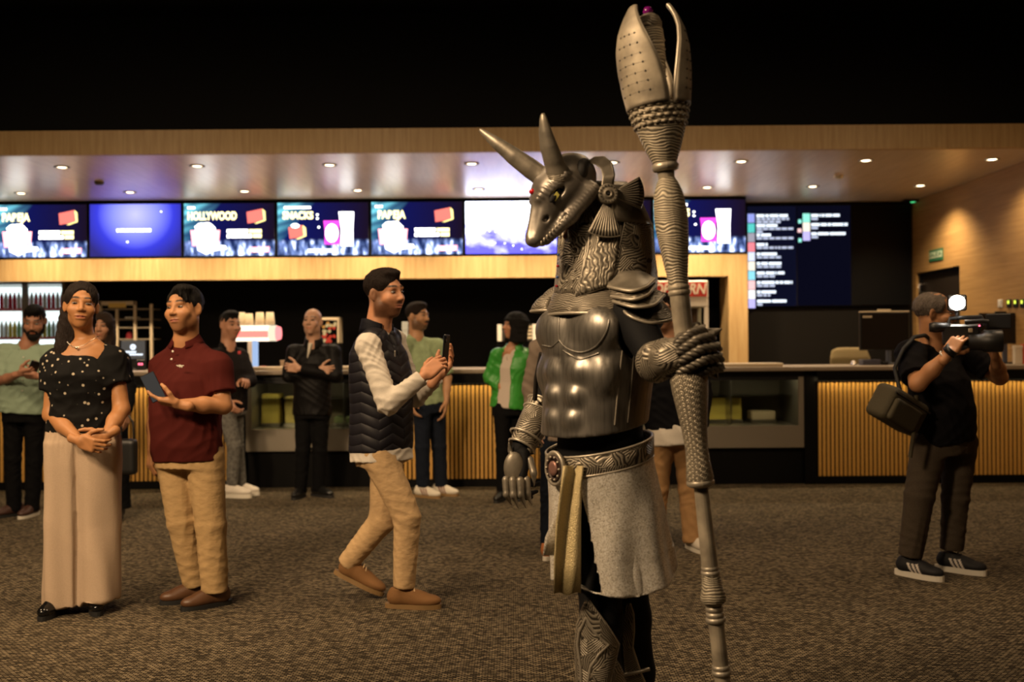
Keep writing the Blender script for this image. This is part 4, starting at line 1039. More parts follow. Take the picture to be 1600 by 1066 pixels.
def skin_limb(ops, h, skin):
    V, Q = field_mesh(ops, h); V = relax(V, Q, 1); return V, Q, np.tile(np.array(skin), (len(V), 1))

def make_shoe(root, base, ank, yaw, upper, sole_m, L=.28, style='low', pitch=0.0, colf=None, lace=None, sole_h=.022, h=.006, label=None, foot_z=None):
    """ank: ankle point; the sole stands on the floor below unless pitch lifts the heel"""
    a = math.radians(yaw); f = V3(math.sin(a), -math.cos(a), 0); r = nrm(np.cross(f, (0, 0, 1))); p = math.radians(pitch)
    f2 = f * math.cos(p) + V3(0, 0, 1) * math.sin(p); u = np.cross(r, f2); R = np.stack([r, f2, u], 1)
    s = L / .28; o = np.array(ank, float)
    if foot_z is None: o = V3(ank[0], ank[1], 0)
    else: o = np.array(foot_z, float)
    # o = point of the sole below the ankle
    H = sole_h
    ops = [('+', ell((0, -.045 * s, H + .035), (.037 * s, .045 * s, .045)), 0), ('+', ell((0, .03 * s, H + .032), (.040 * s, .08 * s, .044)), .03), ('+', ell((0, .11 * s, H + .018), (.045 * s, .075 * s, .034)), .03),
           ('+', cone((0, -.035 * s, H + .04), (0, -.03 * s, H + .085 if style == 'low' else H + .12), .038, .038), .025), ('+', cone((0, .02 * s, H + .055), (0, .09 * s, H + .035), .026, .022), .02)]
    cuts = [((0, 0, H), (0, 0, -1)), ((0, 0, H + (.085 if style == 'low' else .13)), (0, .0, 1))]
    V, Q = field_mesh(ops, h, cuts); V = relax(V, Q, 1)
    C = colf(V) if colf else None
    W = V @ R.T + o
    so = quads_obj('shoe', W, Q, upper, root, base, C)
    if label: so['label'] = label
    pts = []
    for k in range(28):
        q = 2 * math.pi * k / 28; y = .043 * s + .143 * s * math.sin(q); w = (.034 + .011 * (1 / (1 + math.exp(-(y - .04) * 40)))) * s
        pts.append((w * math.copysign(abs(math.cos(q)) ** .75, math.cos(q)), y))
    lo = [(R @ V3(x, y, 0)) + o - base for x, y in pts]; hi = [(R @ V3(x * .99, y, H + .002)) + o - base for x, y in pts]; n = len(pts)
    MB().add([tuple(v) for v in lo + hi], [list(range(n))[::-1], list(range(n, 2 * n))] + [(i, (i + 1) % n, (i + 1) % n + n, i + n) for i in range(n)]).build('sole', sole_m, so)
    if lace is not None:
        for i in range(4):
            y = (.028 + .017 * i) * s; z = H + .091 - .0105 * i
            c = [(-.022, y - .006, z - .012), (-.01, y, z - .001), (.01, y + .006, z - .001), (.022, y + .01, z - .012)]
            MB().tube([tuple((R @ np.array(q)) + o - base) for q in c], .0034, 6).build('lace', lace, so)
    return so

def person(spec):
    """builds one person; joints come as (px, py, depth offset)"""
    Y0 = spec['Y']; J = {k: (P(v[0], v[1], Y0 + v[2])) for k, v in spec['j'].items()}
    hq = spec.get('hq', 1.0)                      # mesh fineness, 1 = near, 1.5 = far
    base = V3(float((J['anA'][0] + J['anB'][0]) / 2), Y0, 0); sk = np.array(spec['skin'])
    Rh = facing(*spec['head']); hc = J['hd']; sc = spec.get('hs', 1.0); spec['_neck'] = J['nk']
    parts = [make_head(None, Rh, hc, sc, spec, .0042 * hq * (.74 if hq <= 1.1 else 1))]
    # arms, hidden torso and legs of the body
    arm = []
    for S in 'AB':
        if ('el' + S) in J:
            k = spec.get('armr', 1.0); arm += [('+', cone(J['sh' + S], J['el' + S], .050 * k, .041 * k), .02), ('+', cone(J['el' + S], J['el' + S] * .55 + J['wr' + S] * .45, .041 * k, .040 * k), .02), ('+', cone(J['el' + S] * .55 + J['wr' + S] * .45, J['wr' + S], .039 * k, .025 * k), .02)]
    tor = [('+', cone(J['pv'], J['nk'], .10, .06), .03)] + [('+', cone(J['nk'], J['sh' + S], .04, .04), .03) for S in 'AB']
    for S in 'AB': tor += [('+', cone(J['hp' + S], J['kn' + S], .06, .045), .03), ('+', cone(J['kn' + S], J['an' + S], .045, .035), .02)]
    parts.append(skin_limb(arm + tor, .011 if hq < 1.3 else .013, sk))
    for S in 'AB':
        hd = spec.get('hand' + S)
        if hd: parts.append(make_hand(J['wr' + S], hd[0], hd[1], hd[2], hd[3], hd[4], .0036 * hq, spec.get('hands', 1.0), sk))
    V, Q, C = merge(parts)
    root = quads_obj('person', V, Q, SKIN, None, base, C); root.location = tuple(base)
    tag(root, spec['label'], 'person')
    for s in (-1, 1):
        e = link('eye', eye_mesh(), root); p = Rh @ (V3(s * .032, .0765, .0045) * sc) + hc - base
        M = Matrix([list(Rh[i] * sc) + [p[i]] for i in range(3)] + [[0, 0, 0, 1]]); e.matrix_local = M
    if spec.get('hair'):
        ops, cuts = hair_ops(spec['hair']); V, Q = field_mesh(ops, .005 * hq, cuts); V = relax(V, Q, 1); V = folds(V, Q, .0035, 190, 3, (1, 1, .3))
        quads_obj('hair', V @ (Rh * sc).T + hc, Q, spec['hairm'], root, base)
    if spec.get('smile', 0) > 1:
        rows = [[Rh @ (V3(.017 * u, .0880 - .009 * u * u, -.0655 + z + .004 * u * u) * sc) + hc - base for u in np.linspace(-1, 1, 9)] for z in (-.0028, .0018)]
        grid_mesh('teeth', rows, plain('teeth', (.62, .56, .48), .3), root, solid=.001)
    if spec.get('beard'):
        V, Q = field_mesh(beard_ops(spec['beard']), .005 * hq); quads_obj('beard', V @ (Rh * sc).T + hc, Q, spec['hairm'], root, base)
    spec['J'] = J; spec['root'] = root; spec['base'] = base; spec['Rh'] = Rh; spec['hc'] = hc
    return root, J, base

def torso_loft(pv, nk, yaw, prof, power=2.3):
    f = facing(yaw)[:, 1]; ax = nk - pv; pts = [pv + ax * t + f * o for t, w, d, o in prof]
    return loft(pts, [p[1] for p in prof], [p[2] for p in prof], f, power)
PROF_M = [(-.14, .178, .128, 0), (0, .180, .130, 0), (.3, .168, .128, .012), (.62, .180, .125, .012), (.82, .172, .105, .0), (.95, .11, .075, -.012), (1.03, .065, .06, -.01)]
def sleeve(J, S, frac, r0=.068, r1=.062, r2=.05, full=None):
    """short sleeve to frac of the upper arm, or long: full = fraction of the forearm"""
    a, b, c = J['sh' + S], J['el' + S], J['wr' + S]; o = []
    side = nrm(np.cross(b - a, c - b) + V3(.01, .02, .013))
    nk = J['nk']; o.append(('+', cone(nk * .78 + a * .22 + V3(0, 0, -.018), a, .050, r0 * .93), .03))
    if full is None:
        e = a + (b - a) * frac; o.append(('+', loft([a, e], [r0, r1], [r0, r1], side), .035))
        o.append(('+', cone(a, a + (b - a) * .1, r0 * .95, r0 * .95), .04))
    else:
        o.append(('+', cone(a, b, r0, r1), .035)); e = b + (c - b) * full
        o.append(('+', loft([b, e], [r1 * .96, r2], [r1 * .96, r2], side), .02))
    return o
def collar(root, base, nk, up, fwd, r, hgt, m, gap=.35, thick=.006, name='collar', flare=1.15, depth=.9):
    up = nrm(up); f = nrm(fwd - (fwd @ up) * up); s = np.cross(f, up); rows = []
    for t in (0, .35, .7, 1.0):
        row = []
        for k in range(25):
            a = gap + (2 * math.pi - 2 * gap) * k / 24
            rad = r * (flare + (1 - flare) * t)
            row.append(nk + (f * math.cos(a) * depth + s * math.sin(a)) * rad + up * (hgt * t - .03 * max(math.cos(a), 0) * 1.0) - base)
        rows.append(row)
    return grid_mesh(name, rows, m, root, solid=thick)
def legs_ops(J, r, hipw=.165, hipd=.125, waist=None, yaw=0, loose=1.0):
    """r: radii at hip, knee, ankle"""
    pv = J['pv']; f = facing(yaw)[:, 1]; top = waist if waist is not None else pv + V3(0, 0, .09)
    low = (J['hpA'] + J['hpB']) / 2 - V3(0, 0, .02)
    o = [('+', loft([low - V3(0, 0, .04), low + (top - low) * .4, top], [hipw * .95, hipw, hipw * .93], [hipd * .95, hipd, hipd * .9], f, 2.3), 0)]
    for S in 'AB':
        a, b, c = J['hp' + S], J['kn' + S], J['an' + S]; side = nrm(np.cross(c - a, (1, .3, 0)))
        c = c + nrm(c - b) * .045; c = c if c[2] > .045 else V3(c[0], c[1], .045)
        rr = r[S] if isinstance(r, dict) else r
        o += [('+', cone(a, b, rr[0], rr[1]), .03), ('+', loft([b, b * .4 + c * .6, c], [rr[1], (rr[1] + rr[2]) / 2, rr[2]], [rr[1], (rr[1] + rr[2]) / 2, rr[2]], side), .02)]
    return o
def phone(holder_label, c, up, face, w=.072, l=.148, name='phone'):
    up = nrm(up); f = np.asarray(face, float); f = nrm(f - (f @ up) * up); s = np.cross(f, up); R = Matrix([[s[i], f[i], up[i], c[i]] for i in range(3)] + [[0, 0, 0, 1]])
    o = empty(name, (0, 0, 0), 0, holder_label, 'phone'); o.matrix_world = R
    MB().box((0, 0, 0), (w, .009, l), .004).build('case', plain('phone_black', (.006, .006, .007), .3), o)
    MB().box((0, .005, 0), (w - .006, .001, l - .008)).build('display', glow('phone_glow', (.5, .45, .40), .10), o)
    for k in range(2): MB().lathe([(.001, 0), (.008, 0), (.008, .002), (.001, .003)], 12, Matrix.Translation((-w / 2 + .016, -.005, l / 2 - .016 - k * .022)) @ Matrix.Rotation(math.pi / 2, 4, 'X')).build('camera_lens', plain('lens_dark', (.01, .01, .02), .1), o)
    return o
FAB = lambda n, c, r=.85, b=.25, s=220, **k: plain('cloth_' + n, c, r, 0, b, s, spec=.12, **k)
KHAKI = FAB('khaki', (.40, .27, .13), .85, .55, 24, vary=.06, stretch=(1, 1, 1.6)); BEIGE = FAB('beige_chino', (.50, .34, .18), .85, .55, 24, vary=.06, stretch=(1, 1, 1.6)); BLACKC = FAB('black', (.0028, .0028, .0032)); DKBLUE = FAB('dark_denim', (.007, .010, .018), vary=.2)
SOLEW = plain('sole_white', (.62, .58, .5), .6); SOLEB = plain('sole_black', (.01, .01, .01), .6); SOLEG = plain('sole_gum', (.22, .13, .05), .6)
# ------------------------------------------------------------------ woman in black dotted blouse
def cast_woman():
    s = dict(label='woman in black dotted blouse and wide beige trousers, hands clasped', Y=5.22, skin=(.36, .165, .065), head=(24, 3, 4), hs=1.0, fem=True, fat=.004, smile=.8, hair='long', hairm=HAIR_WOM, brow=(.012, .007, .005), lip=(.30, .09, .06),
        j=dict(hd=(127, 478, -.02), nk=(133, 533, .02), shA=(88, 566, .0), elA=(80, 648, -.03), wrA=(125, 689, -.20), shB=(177, 562, .04), elB=(190, 640, .0), wrB=(166, 680, -.17), pv=(130, 690, .02), hpA=(106, 700, .02), hpB=(152, 700, .02), knA=(104, 820, 0), knB=(155, 820, .02), anA=(103, 935, -.02), anB=(152, 925, .04)),
        handA=((.9, -.25, -.25), (0, 1, .1), (.25, .3, 1), C_HALF, TH_REL), handB=((-.8, -.35, -.45), (-.2, 1, 0), (-.4, .2, 1), C_HALF, TH_REL), hands=.95)
    root, J, b = person(s)
    def dots(V):
        c = np.tile(np.array((.007, .006, .006)), (len(V), 1)); return c
    BL = dotted_cloth()
    prof = [(-.02, .182, .135, .0), (.10, .180, .135, 0), (.3, .168, .125, .0), (.62, .178, .132, .015), (.82, .165, .105, .0), (.95, .10, .07, -.012), (1.0, .07, .05, -.012)]
    f = facing(12)[:, 1]
    vneck = J['nk'] + f * .10 + V3(.01, 0, -.02)
    ops = [('+', torso_loft(J['pv'] + V3(0, 0, .06), J['nk'], 12, prof), 0)] + sleeve(J, 'A', .55, .068, .075) + sleeve(J, 'B', .5, .066, .072)
    ops += [('-', loft([P(148, 566, 5.06), P(136, 520, 5.10)], [.002, .085], [.10, .10], f), .004), ('-', cone(J['nk'] + V3(0, 0, .05), J['nk'] + V3(0, -.02, .09), .06, .07), .008)]
    organic('blouse', ops, .0075, BL, root, b, fold=(0.0037, 78, 4, (1, 1, .5)))
    organic('neckline_skin', [('+', torso_loft(J['pv'] + V3(0, 0, .06), J['nk'], 12, [(.6, .16, .115, .015), (.82, .155, .097, .0), (.95, .092, .064, -.012), (1.0, .062, .048, -.012)]), 0), ('+', cone(J['nk'] + V3(0, 0, -.03), J['shA'], .042, .045), .03), ('+', cone(J['nk'] + V3(0, 0, -.03), J['shB'], .042, .045), .03), ('+', ell(J['nk'] + f * .018 + V3(0, 0, -.05), (.095, .06, .06)), .05)], .008, SKIN, root, b, colf=lambda V: np.tile(np.array(s['skin']), (len(V), 1)))
    # wide trousers with two broad legs
    W = FAB('oatmeal', (.42, .315, .225), vary=.06); wa = J['pv'] + V3(0, 0, .10)
    o = [('+', loft([J['pv'] - V3(0, 0, .42), J['pv'] - V3(0, 0, .12), J['pv'], wa + V3(0, 0, .03)], [.165, .192, .190, .165], [.105, .132, .136, .12], f, 2.2), 0)]
    for S, dx in (('A', -1), ('B', 1)):
        a = J['hp' + S]; k = J['kn' + S]; e = P(105 if S == 'A' else 158, 945 if S == 'A' else 938, 5.22 - .02)
        o.append(('+', loft([a + V3(0, 0, .02), k, e], [.10, .112, .118 if S == 'A' else .088], [.125, .125, .12], f, 2.3), .03))
    V, Q = field_mesh(o, .009); V = relax(V, Q, 1); N = vnormals(V, Q)
    ang = np.arctan2(V[:, 1] - 5.22, V[:, 0] - J['pv'][0]); zz = V[:, 2]
    pl = np.sin(ang * 8 + 2.5 * np.sin(zz * 2.2)) * smoothstep(1.02, .8, zz) * (.003 + .005 * smoothstep(.9, .1, zz)) + np.sin(ang * 34 + 2 * np.sin(zz * 5)) * .003 * smoothstep(.75, 1.0, zz) - .022 * np.exp(-((ang + 1.42 + .05 * np.sin(zz * 3)) / .09) ** 2) * smoothstep(.98, .8, zz)
    V = V + N * pl[:, None]; V = folds(V, Q, .003, 16, 9, (1, 1, .35))
    quads_obj('trousers', V, Q, W, root, b)
    SH = plain('patent_black', (.006, .006, .006), .12)
    make_shoe(root, b, P(100, 940, 5.2), -5, SH, SOLEB, .25, foot_z=V3(J['anA'][0] - .03, 5.17, 0)); make_shoe(root, b, P(150, 930, 5.2), 25, SH, SOLEB, .25, foot_z=V3(J['anB'][0] + .0, 5.24, 0))
    n = J['nk'] + V3(.002, -.095, .0)
    MB().tube([tuple(J['nk'] + V3(.085 * math.sin(q), -.092 * math.cos(q) - .012, .028 - .06 * max(math.cos(q), 0) ** 2) - b) for q in np.linspace(-1.5, 1.5, 17)], .0016, 5).build('necklace', plain('silver', (.8, .75, .65), .25, 1.0), root)
    MB().lathe([(.001, -.008), (.006, -.003), (.006, .003), (.001, .008)], 8, Matrix.Translation(tuple(J['nk'] + V3(0, -.106, -.036) - b))).build('pendant', plain('silver', (.8, .75, .65), .25, 1.0), root)
def dotted_cloth():
    m, nt, b = _new('dotted_black_cloth'); tc = _n(nt, 'ShaderNodeTexCoord'); vo = _n(nt, 'ShaderNodeTexVoronoi'); vo.inputs['Scale'].default_value = 26; vo.inputs['Randomness'].default_value = .9
    nt.links.new(tc.outputs['Object'], vo.inputs['Vector']); r = ramp(nt, [(.0, (.42, .36, .27)), (.16, (.42, .36, .27)), (.21, (.0022, .002, .002))]); nt.links.new(vo.outputs['Distance'], r.inputs[0]); nt.links.new(r.outputs[0], b.inputs['Base Color'])
    b.inputs['Roughness'].default_value = .85; b.inputs['Specular IOR Level'].default_value = .2
    return m
# ------------------------------------------------------------------ man in maroon polo
def cast_polo():
    s = dict(label='man in maroon polo shirt and khaki trousers looking to the photographer', Y=5.33, skin=(.40, .19, .085), head=(-16, 2, -4), hs=1.03, fat=.010, hair='full', hairm=HAIR_BLACK, stubble=.5, stub_col=(.09, .035, .016), lip=(.30, .10, .07),
        j=dict(hd=(287, 483, -.02), nk=(291, 536, .02), shA=(258, 572, .06), elA=(245, 640, .13), wrA=(238, 702, .06), shB=(339, 572, -.05), elB=(349, 634, -.10), wrB=(279, 632, -.27), pv=(295, 695, .0), hpA=(271, 712, .03), hpB=(320, 712, -.03), knA=(284, 812, .02), knB=(329, 818, -.04), anA=(303, 902, .07), anB=(335, 912, -.04)),
        handA=((-.05, -.25, -1), (.8, .6, 0), (-.5, -.9, 0), C_HALF, TH_REL), handB=((-1, -.12, .22), (-.1, .35, 1), (.3, -.3, .9), C_REL, TH_GRIP), armr=1.08)
    root, J, b = person(s); f = facing(-14)[:, 1]
    M = FAB('maroon_pique', (.062, .0085, .0065), b=.35, s=420)
    prof = [(-.16, .192, .14, .005), (0, .19, .148, .02), (.3, .185, .158, .028), (.62, .19, .142, .02), (.82, .18, .11, .0), (.95, .115, .08, -.012), (1.04, .068, .062, -.008)]
    ops = [('+', torso_loft(J['pv'], J['nk'], -14, prof), 0)] + sleeve(J, 'A', .62, .072, .072) + sleeve(J, 'B', .70, .076, .080)
    ops += [('-', cone(J['nk'] + f * .09 + V3(0, 0, .07), J['nk'] + f * .105 + V3(0, 0, -.01), .05, .012), .008)]
    organic('polo_shirt', ops, .0075, M, root, b, fold=(0.0037, 66, 11, (1, 1, .6)))
    collar(root, b, J['nk'] + V3(0, 0, -.005), J['nk'] - J['pv'], f, .068, .05, M, .45, .006, flare=1.42)
    for k in range(2):
        p = J['nk'] + f * (.125 + .012 * k) + V3(0, 0, -.045 - .04 * k)
        MB().lathe([(.001, 0), (.006, 0), (.006, .003), (.001, .004)], 10, Matrix.Translation(tuple(p - b)) @ Matrix(np.vstack([np.hstack([facing(-14)[:, [0, 2, 1]], [[0], [0], [0]]]), [0, 0, 0, 1]]).tolist())).build('button', plain('button_white', (.75, .7, .6), .4), root)
    # small white reptile emblem on the chest
    c = P(281, 572, 5.33 - .19); R = facing(-2); em = MB()
    for (x, z, w, h) in ((-.006, 0, .016, .006), (.006, -.001, .018, .008), (.017, .002, .010, .004), (-.015, .003, .008, .004), (.0, .005, .012, .004), (.0, -.006, .004, .005), (.01, -.007, .004, .005)):
        em.box(tuple(c + R[:, 0] * -x + R[:, 2] * z - b), (w, .003, h), .001)
    em.build('emblem', plain('emblem_pale', (.6, .6, .5), .6), root)['label'] = 'small pale reptile emblem'
    organic('trousers', legs_ops(J, dict(A=(.098, .078, .066), B=(.100, .082, .070)), .178, .14, J['pv'] + V3(0, 0, .02), -14), .008, KHAKI, root, b, fold=(0.0027, 44, 5, (1, 1, 1.0)))
    BR = plain('brown_leather', (.10, .045, .02), .45, bump=.1); LC = plain('lace_white', (.6, .5, .35), .7)
    make_shoe(root, b, None or J['anA'], -62, BR, SOLEB, .27, lace=LC); make_shoe(root, b, J['anB'], -55, BR, SOLEB, .27, lace=LC)
    phone('phone in the hand of the man in the maroon polo', P(239, 605, 5.03), (-.38, -.1, .85), (.25, -.9, .25))
# ------------------------------------------------------------------ walking man in quilted vest
def quilt_mat():
    m, nt, b = _new('quilted_navy_nylon'); tc = _n(nt, 'ShaderNodeTexCoord'); sp = _n(nt, 'ShaderNodeSeparateXYZ'); nt.links.new(tc.outputs['Object'], sp.inputs[0])
    b.inputs['Base Color'].default_value = (.0065, .006, .010, 1); b.inputs['Specular IOR Level'].default_value = .3; b.inputs['Roughness'].default_value = .55
    def mm(op, a, c=None):
        n = _n(nt, 'ShaderNodeMath', operation=op)
        for i, q in enumerate((a, c)):
            if q is None: continue
            if isinstance(q, (int, float)): n.inputs[i].default_value = q
            else: nt.links.new(q, n.inputs[i])
        return n.outputs[0]
    sw = mm('PINGPONG', mm('ADD', mm('ADD', sp.outputs[0], mm('MULTIPLY', sp.outputs[1], .6)), 1.0), .085)       # chevron stitching
    ph = mm('ADD', sp.outputs[2], mm('MULTIPLY', sw, .45))
    h = mm('POWER', mm('ABSOLUTE', mm('SINE', mm('MULTIPLY', ph, 58.0))), .45)
    bp = _n(nt, 'ShaderNodeBump'); bp.inputs['Strength'].default_value = .55; bp.inputs['Distance'].default_value = .012; nt.links.new(h, bp.inputs['Height']); nt.links.new(bp.outputs[0], b.inputs['Normal'])
    return m
def cast_vest():
    s = dict(label='walking man in dark quilted vest and white sleeves holding up a phone', Y=5.32, skin=(.50, .235, .125), head=(58, -2, -3), hs=1.07, hair='short', hairm=HAIR_DARK, fade=(.16, .08, .045), jaw=.004, stubble=.88, stub_col=(.055, .020, .008), brow=(.014, .008, .005), lip=(.40, .15, .11),
        j=dict(hd=(602, 458, 0), nk=(590, 518, .02), shA=(575, 541, -.17), elA=(606, 632, -.27), wrA=(664, 586, -.26), shB=(616, 534, .18), elB=(648, 622, .16), wrB=(684, 588, -.02), pv=(596, 690, .0), hpA=(590, 708, -.09), hpB=(606, 706, .09), knA=(636, 806, -.10), knB=(598, 812, .10), anA=(632, 905, -.09), anB=(549, 873, .12)),
        handA=((.62, .25, .55), (.35, .85, -.1), (-.35, .15, .85), C_HALF, ((.6, .65, .5), (.35, .8, .5), (.1, .9, .4))), handB=((.6, -.05, .75), (-.6, -.6, .35), (-.5, .2, .6), C_REL, TH_REL), hands=1.02)
    root, J, b = person(s); f = facing(60)[:, 1]; WS = FAB('white_shirt', (.60, .55, .48), b=.2, vary=.04)
    ops = [('+', torso_loft(J['pv'], J['nk'], 60, [(-.17, .180, .150, .0), (-.05, .178, .148, 0), (.1, .165, .125, 0), (.5, .16, .115, .0), (.85, .15, .09, 0), (1.0, .075, .07, 0), (1.06, .064, .066, .01)]), 0)]
    ops += sleeve(J, 'A', 0, .064, .058, .042, .93) + sleeve(J, 'B', 0, .064, .058, .042, .93)
    organic('shirt', ops, .0075, WS, root, b, fold=(0.0045, 81, 8, (1, 1, 1)))
    collar(root, b, J['nk'] + V3(0, 0, .0), J['nk'] - J['pv'] + V3(.03, 0, 0), f, .066, .055, WS, .4, .005, flare=1.1)
    prof = [(-.085, .185, .15, -.005), (0, .184, .152, .0), (.3, .178, .150, .01), (.6, .188, .146, .012), (.8, .182, .125, .002), (.93, .13, .095, -.005), (1.0, .088, .085, .0)]
    ops = [('+', torso_loft(J['pv'], J['nk'], 60, prof), 0), ('+', cone(J['nk'] + V3(-.0, 0, -.03), J['shA'] * .72 + J['nk'] * .28, .062, .068), .03), ('+', cone(J['nk'] + V3(0, 0, -.03), J['shB'] * .72 + J['nk'] * .28, .062, .068), .03)]
    for S in 'AB':
        d = nrm(J['sh' + S] - J['nk']); ops.append(('-', ell(J['sh' + S] + d * .05 + V3(.006, 0, -.03), (.082, .07, .115)), .008))
    ops += [('-', cone(J['nk'] + f * .10 + V3(0, 0, .08), J['nk'] + f * .11 + V3(0, 0, -.08), .06, .012), .01)]
    organic('vest', ops, .0075, quilt_mat(), root, b, it=2)
    collar(root, b, J['nk'] + V3(-.004, 0, -.012), J['nk'] - J['pv'] + V3(.05, 0, 0), f, .084, .075, FAB('navy_collar', (.006, .006, .010), .6, .3), .55, .014, 'vest_collar', 1.16)
    p0, p1 = J['nk'] + f * .135 + V3(0, 0, -.1), J['pv'] + f * .152
    MB().tube([tuple(p0 - b), tuple((p0 + p1) / 2 + f * .014 - b), tuple(p1 - b)], .004, 6).build('zip', DARKMETAL, root); q = P(617, 553, 5.15)
    MB().box(tuple(q - b), (.007, .004, .030), .001).build('zip_pull', plain('chrome2', (.7, .68, .6), .3, 1.0), root)
    organic('trousers', legs_ops(J, (.093, .073, .056), .16, .135, J['pv'] + V3(0, 0, -.03), 60), .008, BEIGE, root, b, fold=(0.0025, 55, 6, (1, 1, 1.0)))
    SU = plain('tan_suede', (.19, .090, .028), .85, bump=.3, scale=300); LC = plain('lace_tan', (.55, .40, .22), .7)
    make_shoe(root, b, J['anA'], 84, SU, SOLEG, .295, lace=LC)
    a = P(556, 921, 5.32 + .12); make_shoe(root, b, J['anB'], 84, SU, SOLEG, .295, pitch=-24, lace=LC, foot_z=P(548, 908, 5.44))
    phone('black phone held up by the walking man in the vest', P(697, 545, 5.17), (.08, .0, 1), (-.9, .3, .1))
# ------------------------------------------------------------------ background people
def simple_clothes(s, root, J, b, yaw, top_m, leg_m, prof=PROF_M, sl=('short', 'short'), waist=None, fold=(0.0037, 49, 2), power=2.3, name='shirt', hem=0.0, legr=(.088, .066, .058), slr=(.066, .062, .05), frac=.7, hip=(.16, .125), h=.0095, lname='trousers', pull=()):
    ops = [('+', torso_loft(J['pv'], J['nk'], yaw, prof, power), 0)]
    for S, kind in zip('AB', sl):
        if kind == 'short': ops += sleeve(J, S, frac, slr[0], slr[1])
        elif kind == 'long': ops += sleeve(J, S, 0, slr[0], slr[1], slr[2], .95)
    ops += list(pull)
    top = organic(name, ops, h, top_m, root, b, fold=fold)
    organic(lname, legs_ops(J, legr, hip[0], hip[1], J['pv'] + V3(0, 0, .05), yaw), h, leg_m, root, b, fold=(0.0030, 66, 3, (1, 1, 1.2)))
    return top
def cast_mint():
    s = dict(label='bearded man in mint green shirt looking down at his phone by the fridge', Y=8.2, hq=1.3, skin=(.36, .17, .105), head=(12, -24, 3), hs=1.06, hair='fade', hairm=HAIR_BLACK, beard=1.25,
        j=dict(hd=(54, 501, -.05), nk=(44, 541, .0), shA=(8, 550, .0), elA=(-4, 597, -.10), wrA=(32, 584, -.32), shB=(80, 552, .0), elB=(88, 597, -.10), wrB=(58, 588, -.30), pv=(38, 640, .0), hpA=(22, 648, 0), hpB=(54, 648, 0), knA=(20, 715, -.02), knB=(54, 718, 0), anA=(22, 790, 0), anB=(50, 792, .0)),
        handA=((1, -.1, .2), (0, .6, .8), (0, -.3, 1), C_HALF, TH_GRIP), handB=((-1, -.1, .1), (0, .6, .8), (0, -.3, 1), C_HALF, TH_GRIP))
    root, J, b = person(s); M = FAB('mint_linen', (.27, .36, .27), b=.25, vary=.06)
    prof = [(-.06, .20, .145, 0), (0, .20, .145, .01), (.3, .195, .15, .02), (.62, .195, .135, .015), (.82, .185, .11, .0), (.95, .115, .08, -.012), (1.03, .068, .06, -.01)]
    simple_clothes(s, root, J, b, 8, M, BLACKC, prof, fold=(0.0053, 45, 12), frac=.85, slr=(.074, .078, .05))
    collar(root, b, J['nk'], V3(0, -.1, 1), facing(8)[:, 1], .068, .045, M, .5, .006, flare=1.35)
    for k in range(4): MB().box(tuple(J['nk'] + facing(8)[:, 1] * (.13 + (.03 if k > 1 else 0.015 * k)) + V3(0.005, 0, -.09 - .09 * k) - b), (.010, .006, .010), .002).build('button', plain('button_white', (.75, .7, .6), .4), root)
    SHB = plain('shoe_brown_dark', (.05, .02, .014), .5)
    make_shoe(root, b, J['anA'], -38, SHB, SOLEB, .27, h=.008); make_shoe(root, b, J['anB'], -6, SHB, SOLEW, .27, h=.008)
    phone('phone held low by the bearded man in the mint shirt', P(53, 574, 7.86), (.5, -.5, .55), (0, .6, .8))
def cast_hidden_woman():
    s = dict(label='woman in black half hidden behind the woman in the dotted blouse', Y=8.0, hq=1.4, skin=(.34, .17, .10), head=(6, 0, 0), hs=.97, fem=True, hair='shoulder', hairm=HAIR_BROWN,
        j=dict(hd=(160, 511, 0), nk=(162, 551, .02), shA=(134, 562, 0), elA=(132, 610, .02), wrA=(135, 650, -.08), shB=(192, 562, 0), elB=(203, 605, .02), wrB=(198, 645, -.10), pv=(166, 645, 0), hpA=(152, 652, 0), hpB=(181, 652, 0), knA=(155, 720, 0), knB=(184, 722, 0), anA=(158, 786, 0), anB=(186, 786, 0)),
        handA=((0, -.2, -1), (.9, .3, 0), (0, -1, 0), C_REL, TH_REL), handB=((0, -.2, -1), (-.9, .3, 0), (0, -1, 0), C_REL, TH_REL), hands=.92)
    root, J, b = person(s); prof = [(-.12, .17, .12, 0), (0, .17, .12, 0), (.35, .15, .11, .0), (.62, .165, .12, .012), (.82, .155, .1, .0), (.95, .10, .07, -.012), (1.02, .06, .055, -.01)]
    simple_clothes(s, root, J, b, 5, BLACKC, FAB('black_trouser', (.0028, .0028, .003)), prof, ('long', 'long'), slr=(.058, .052, .045), legr=(.092, .085, .092), hip=(.165, .12))
    BT = plain('boot_black', (.006, .006, .006), .3)
    make_shoe(root, b, J['anA'], 5, BT, SOLEB, .24, h=.008); make_shoe(root, b, J['anB'], 10, BT, SOLEB, .24, h=.008)
    c = P(199, 708, 7.78); bg = empty('handbag', tuple(c - V3(0, 0, .16)), 0, 'black handbag hanging beside the half hidden woman', 'bag')
    organic('bag_body', [('+', rbox((0, 0, .13), (.075, .05, .14), .03), 0)], .012, plain('bag_black', (.007, .007, .007), .4), bg)
    MB().tube([(-.05, 0, .26), (-.045, 0, .40), (0, 0, .47), (.045, 0, .40), (.05, 0, .26)], .008).build('handle', plain('bag_black', (.007, .007, .007), .4), bg)
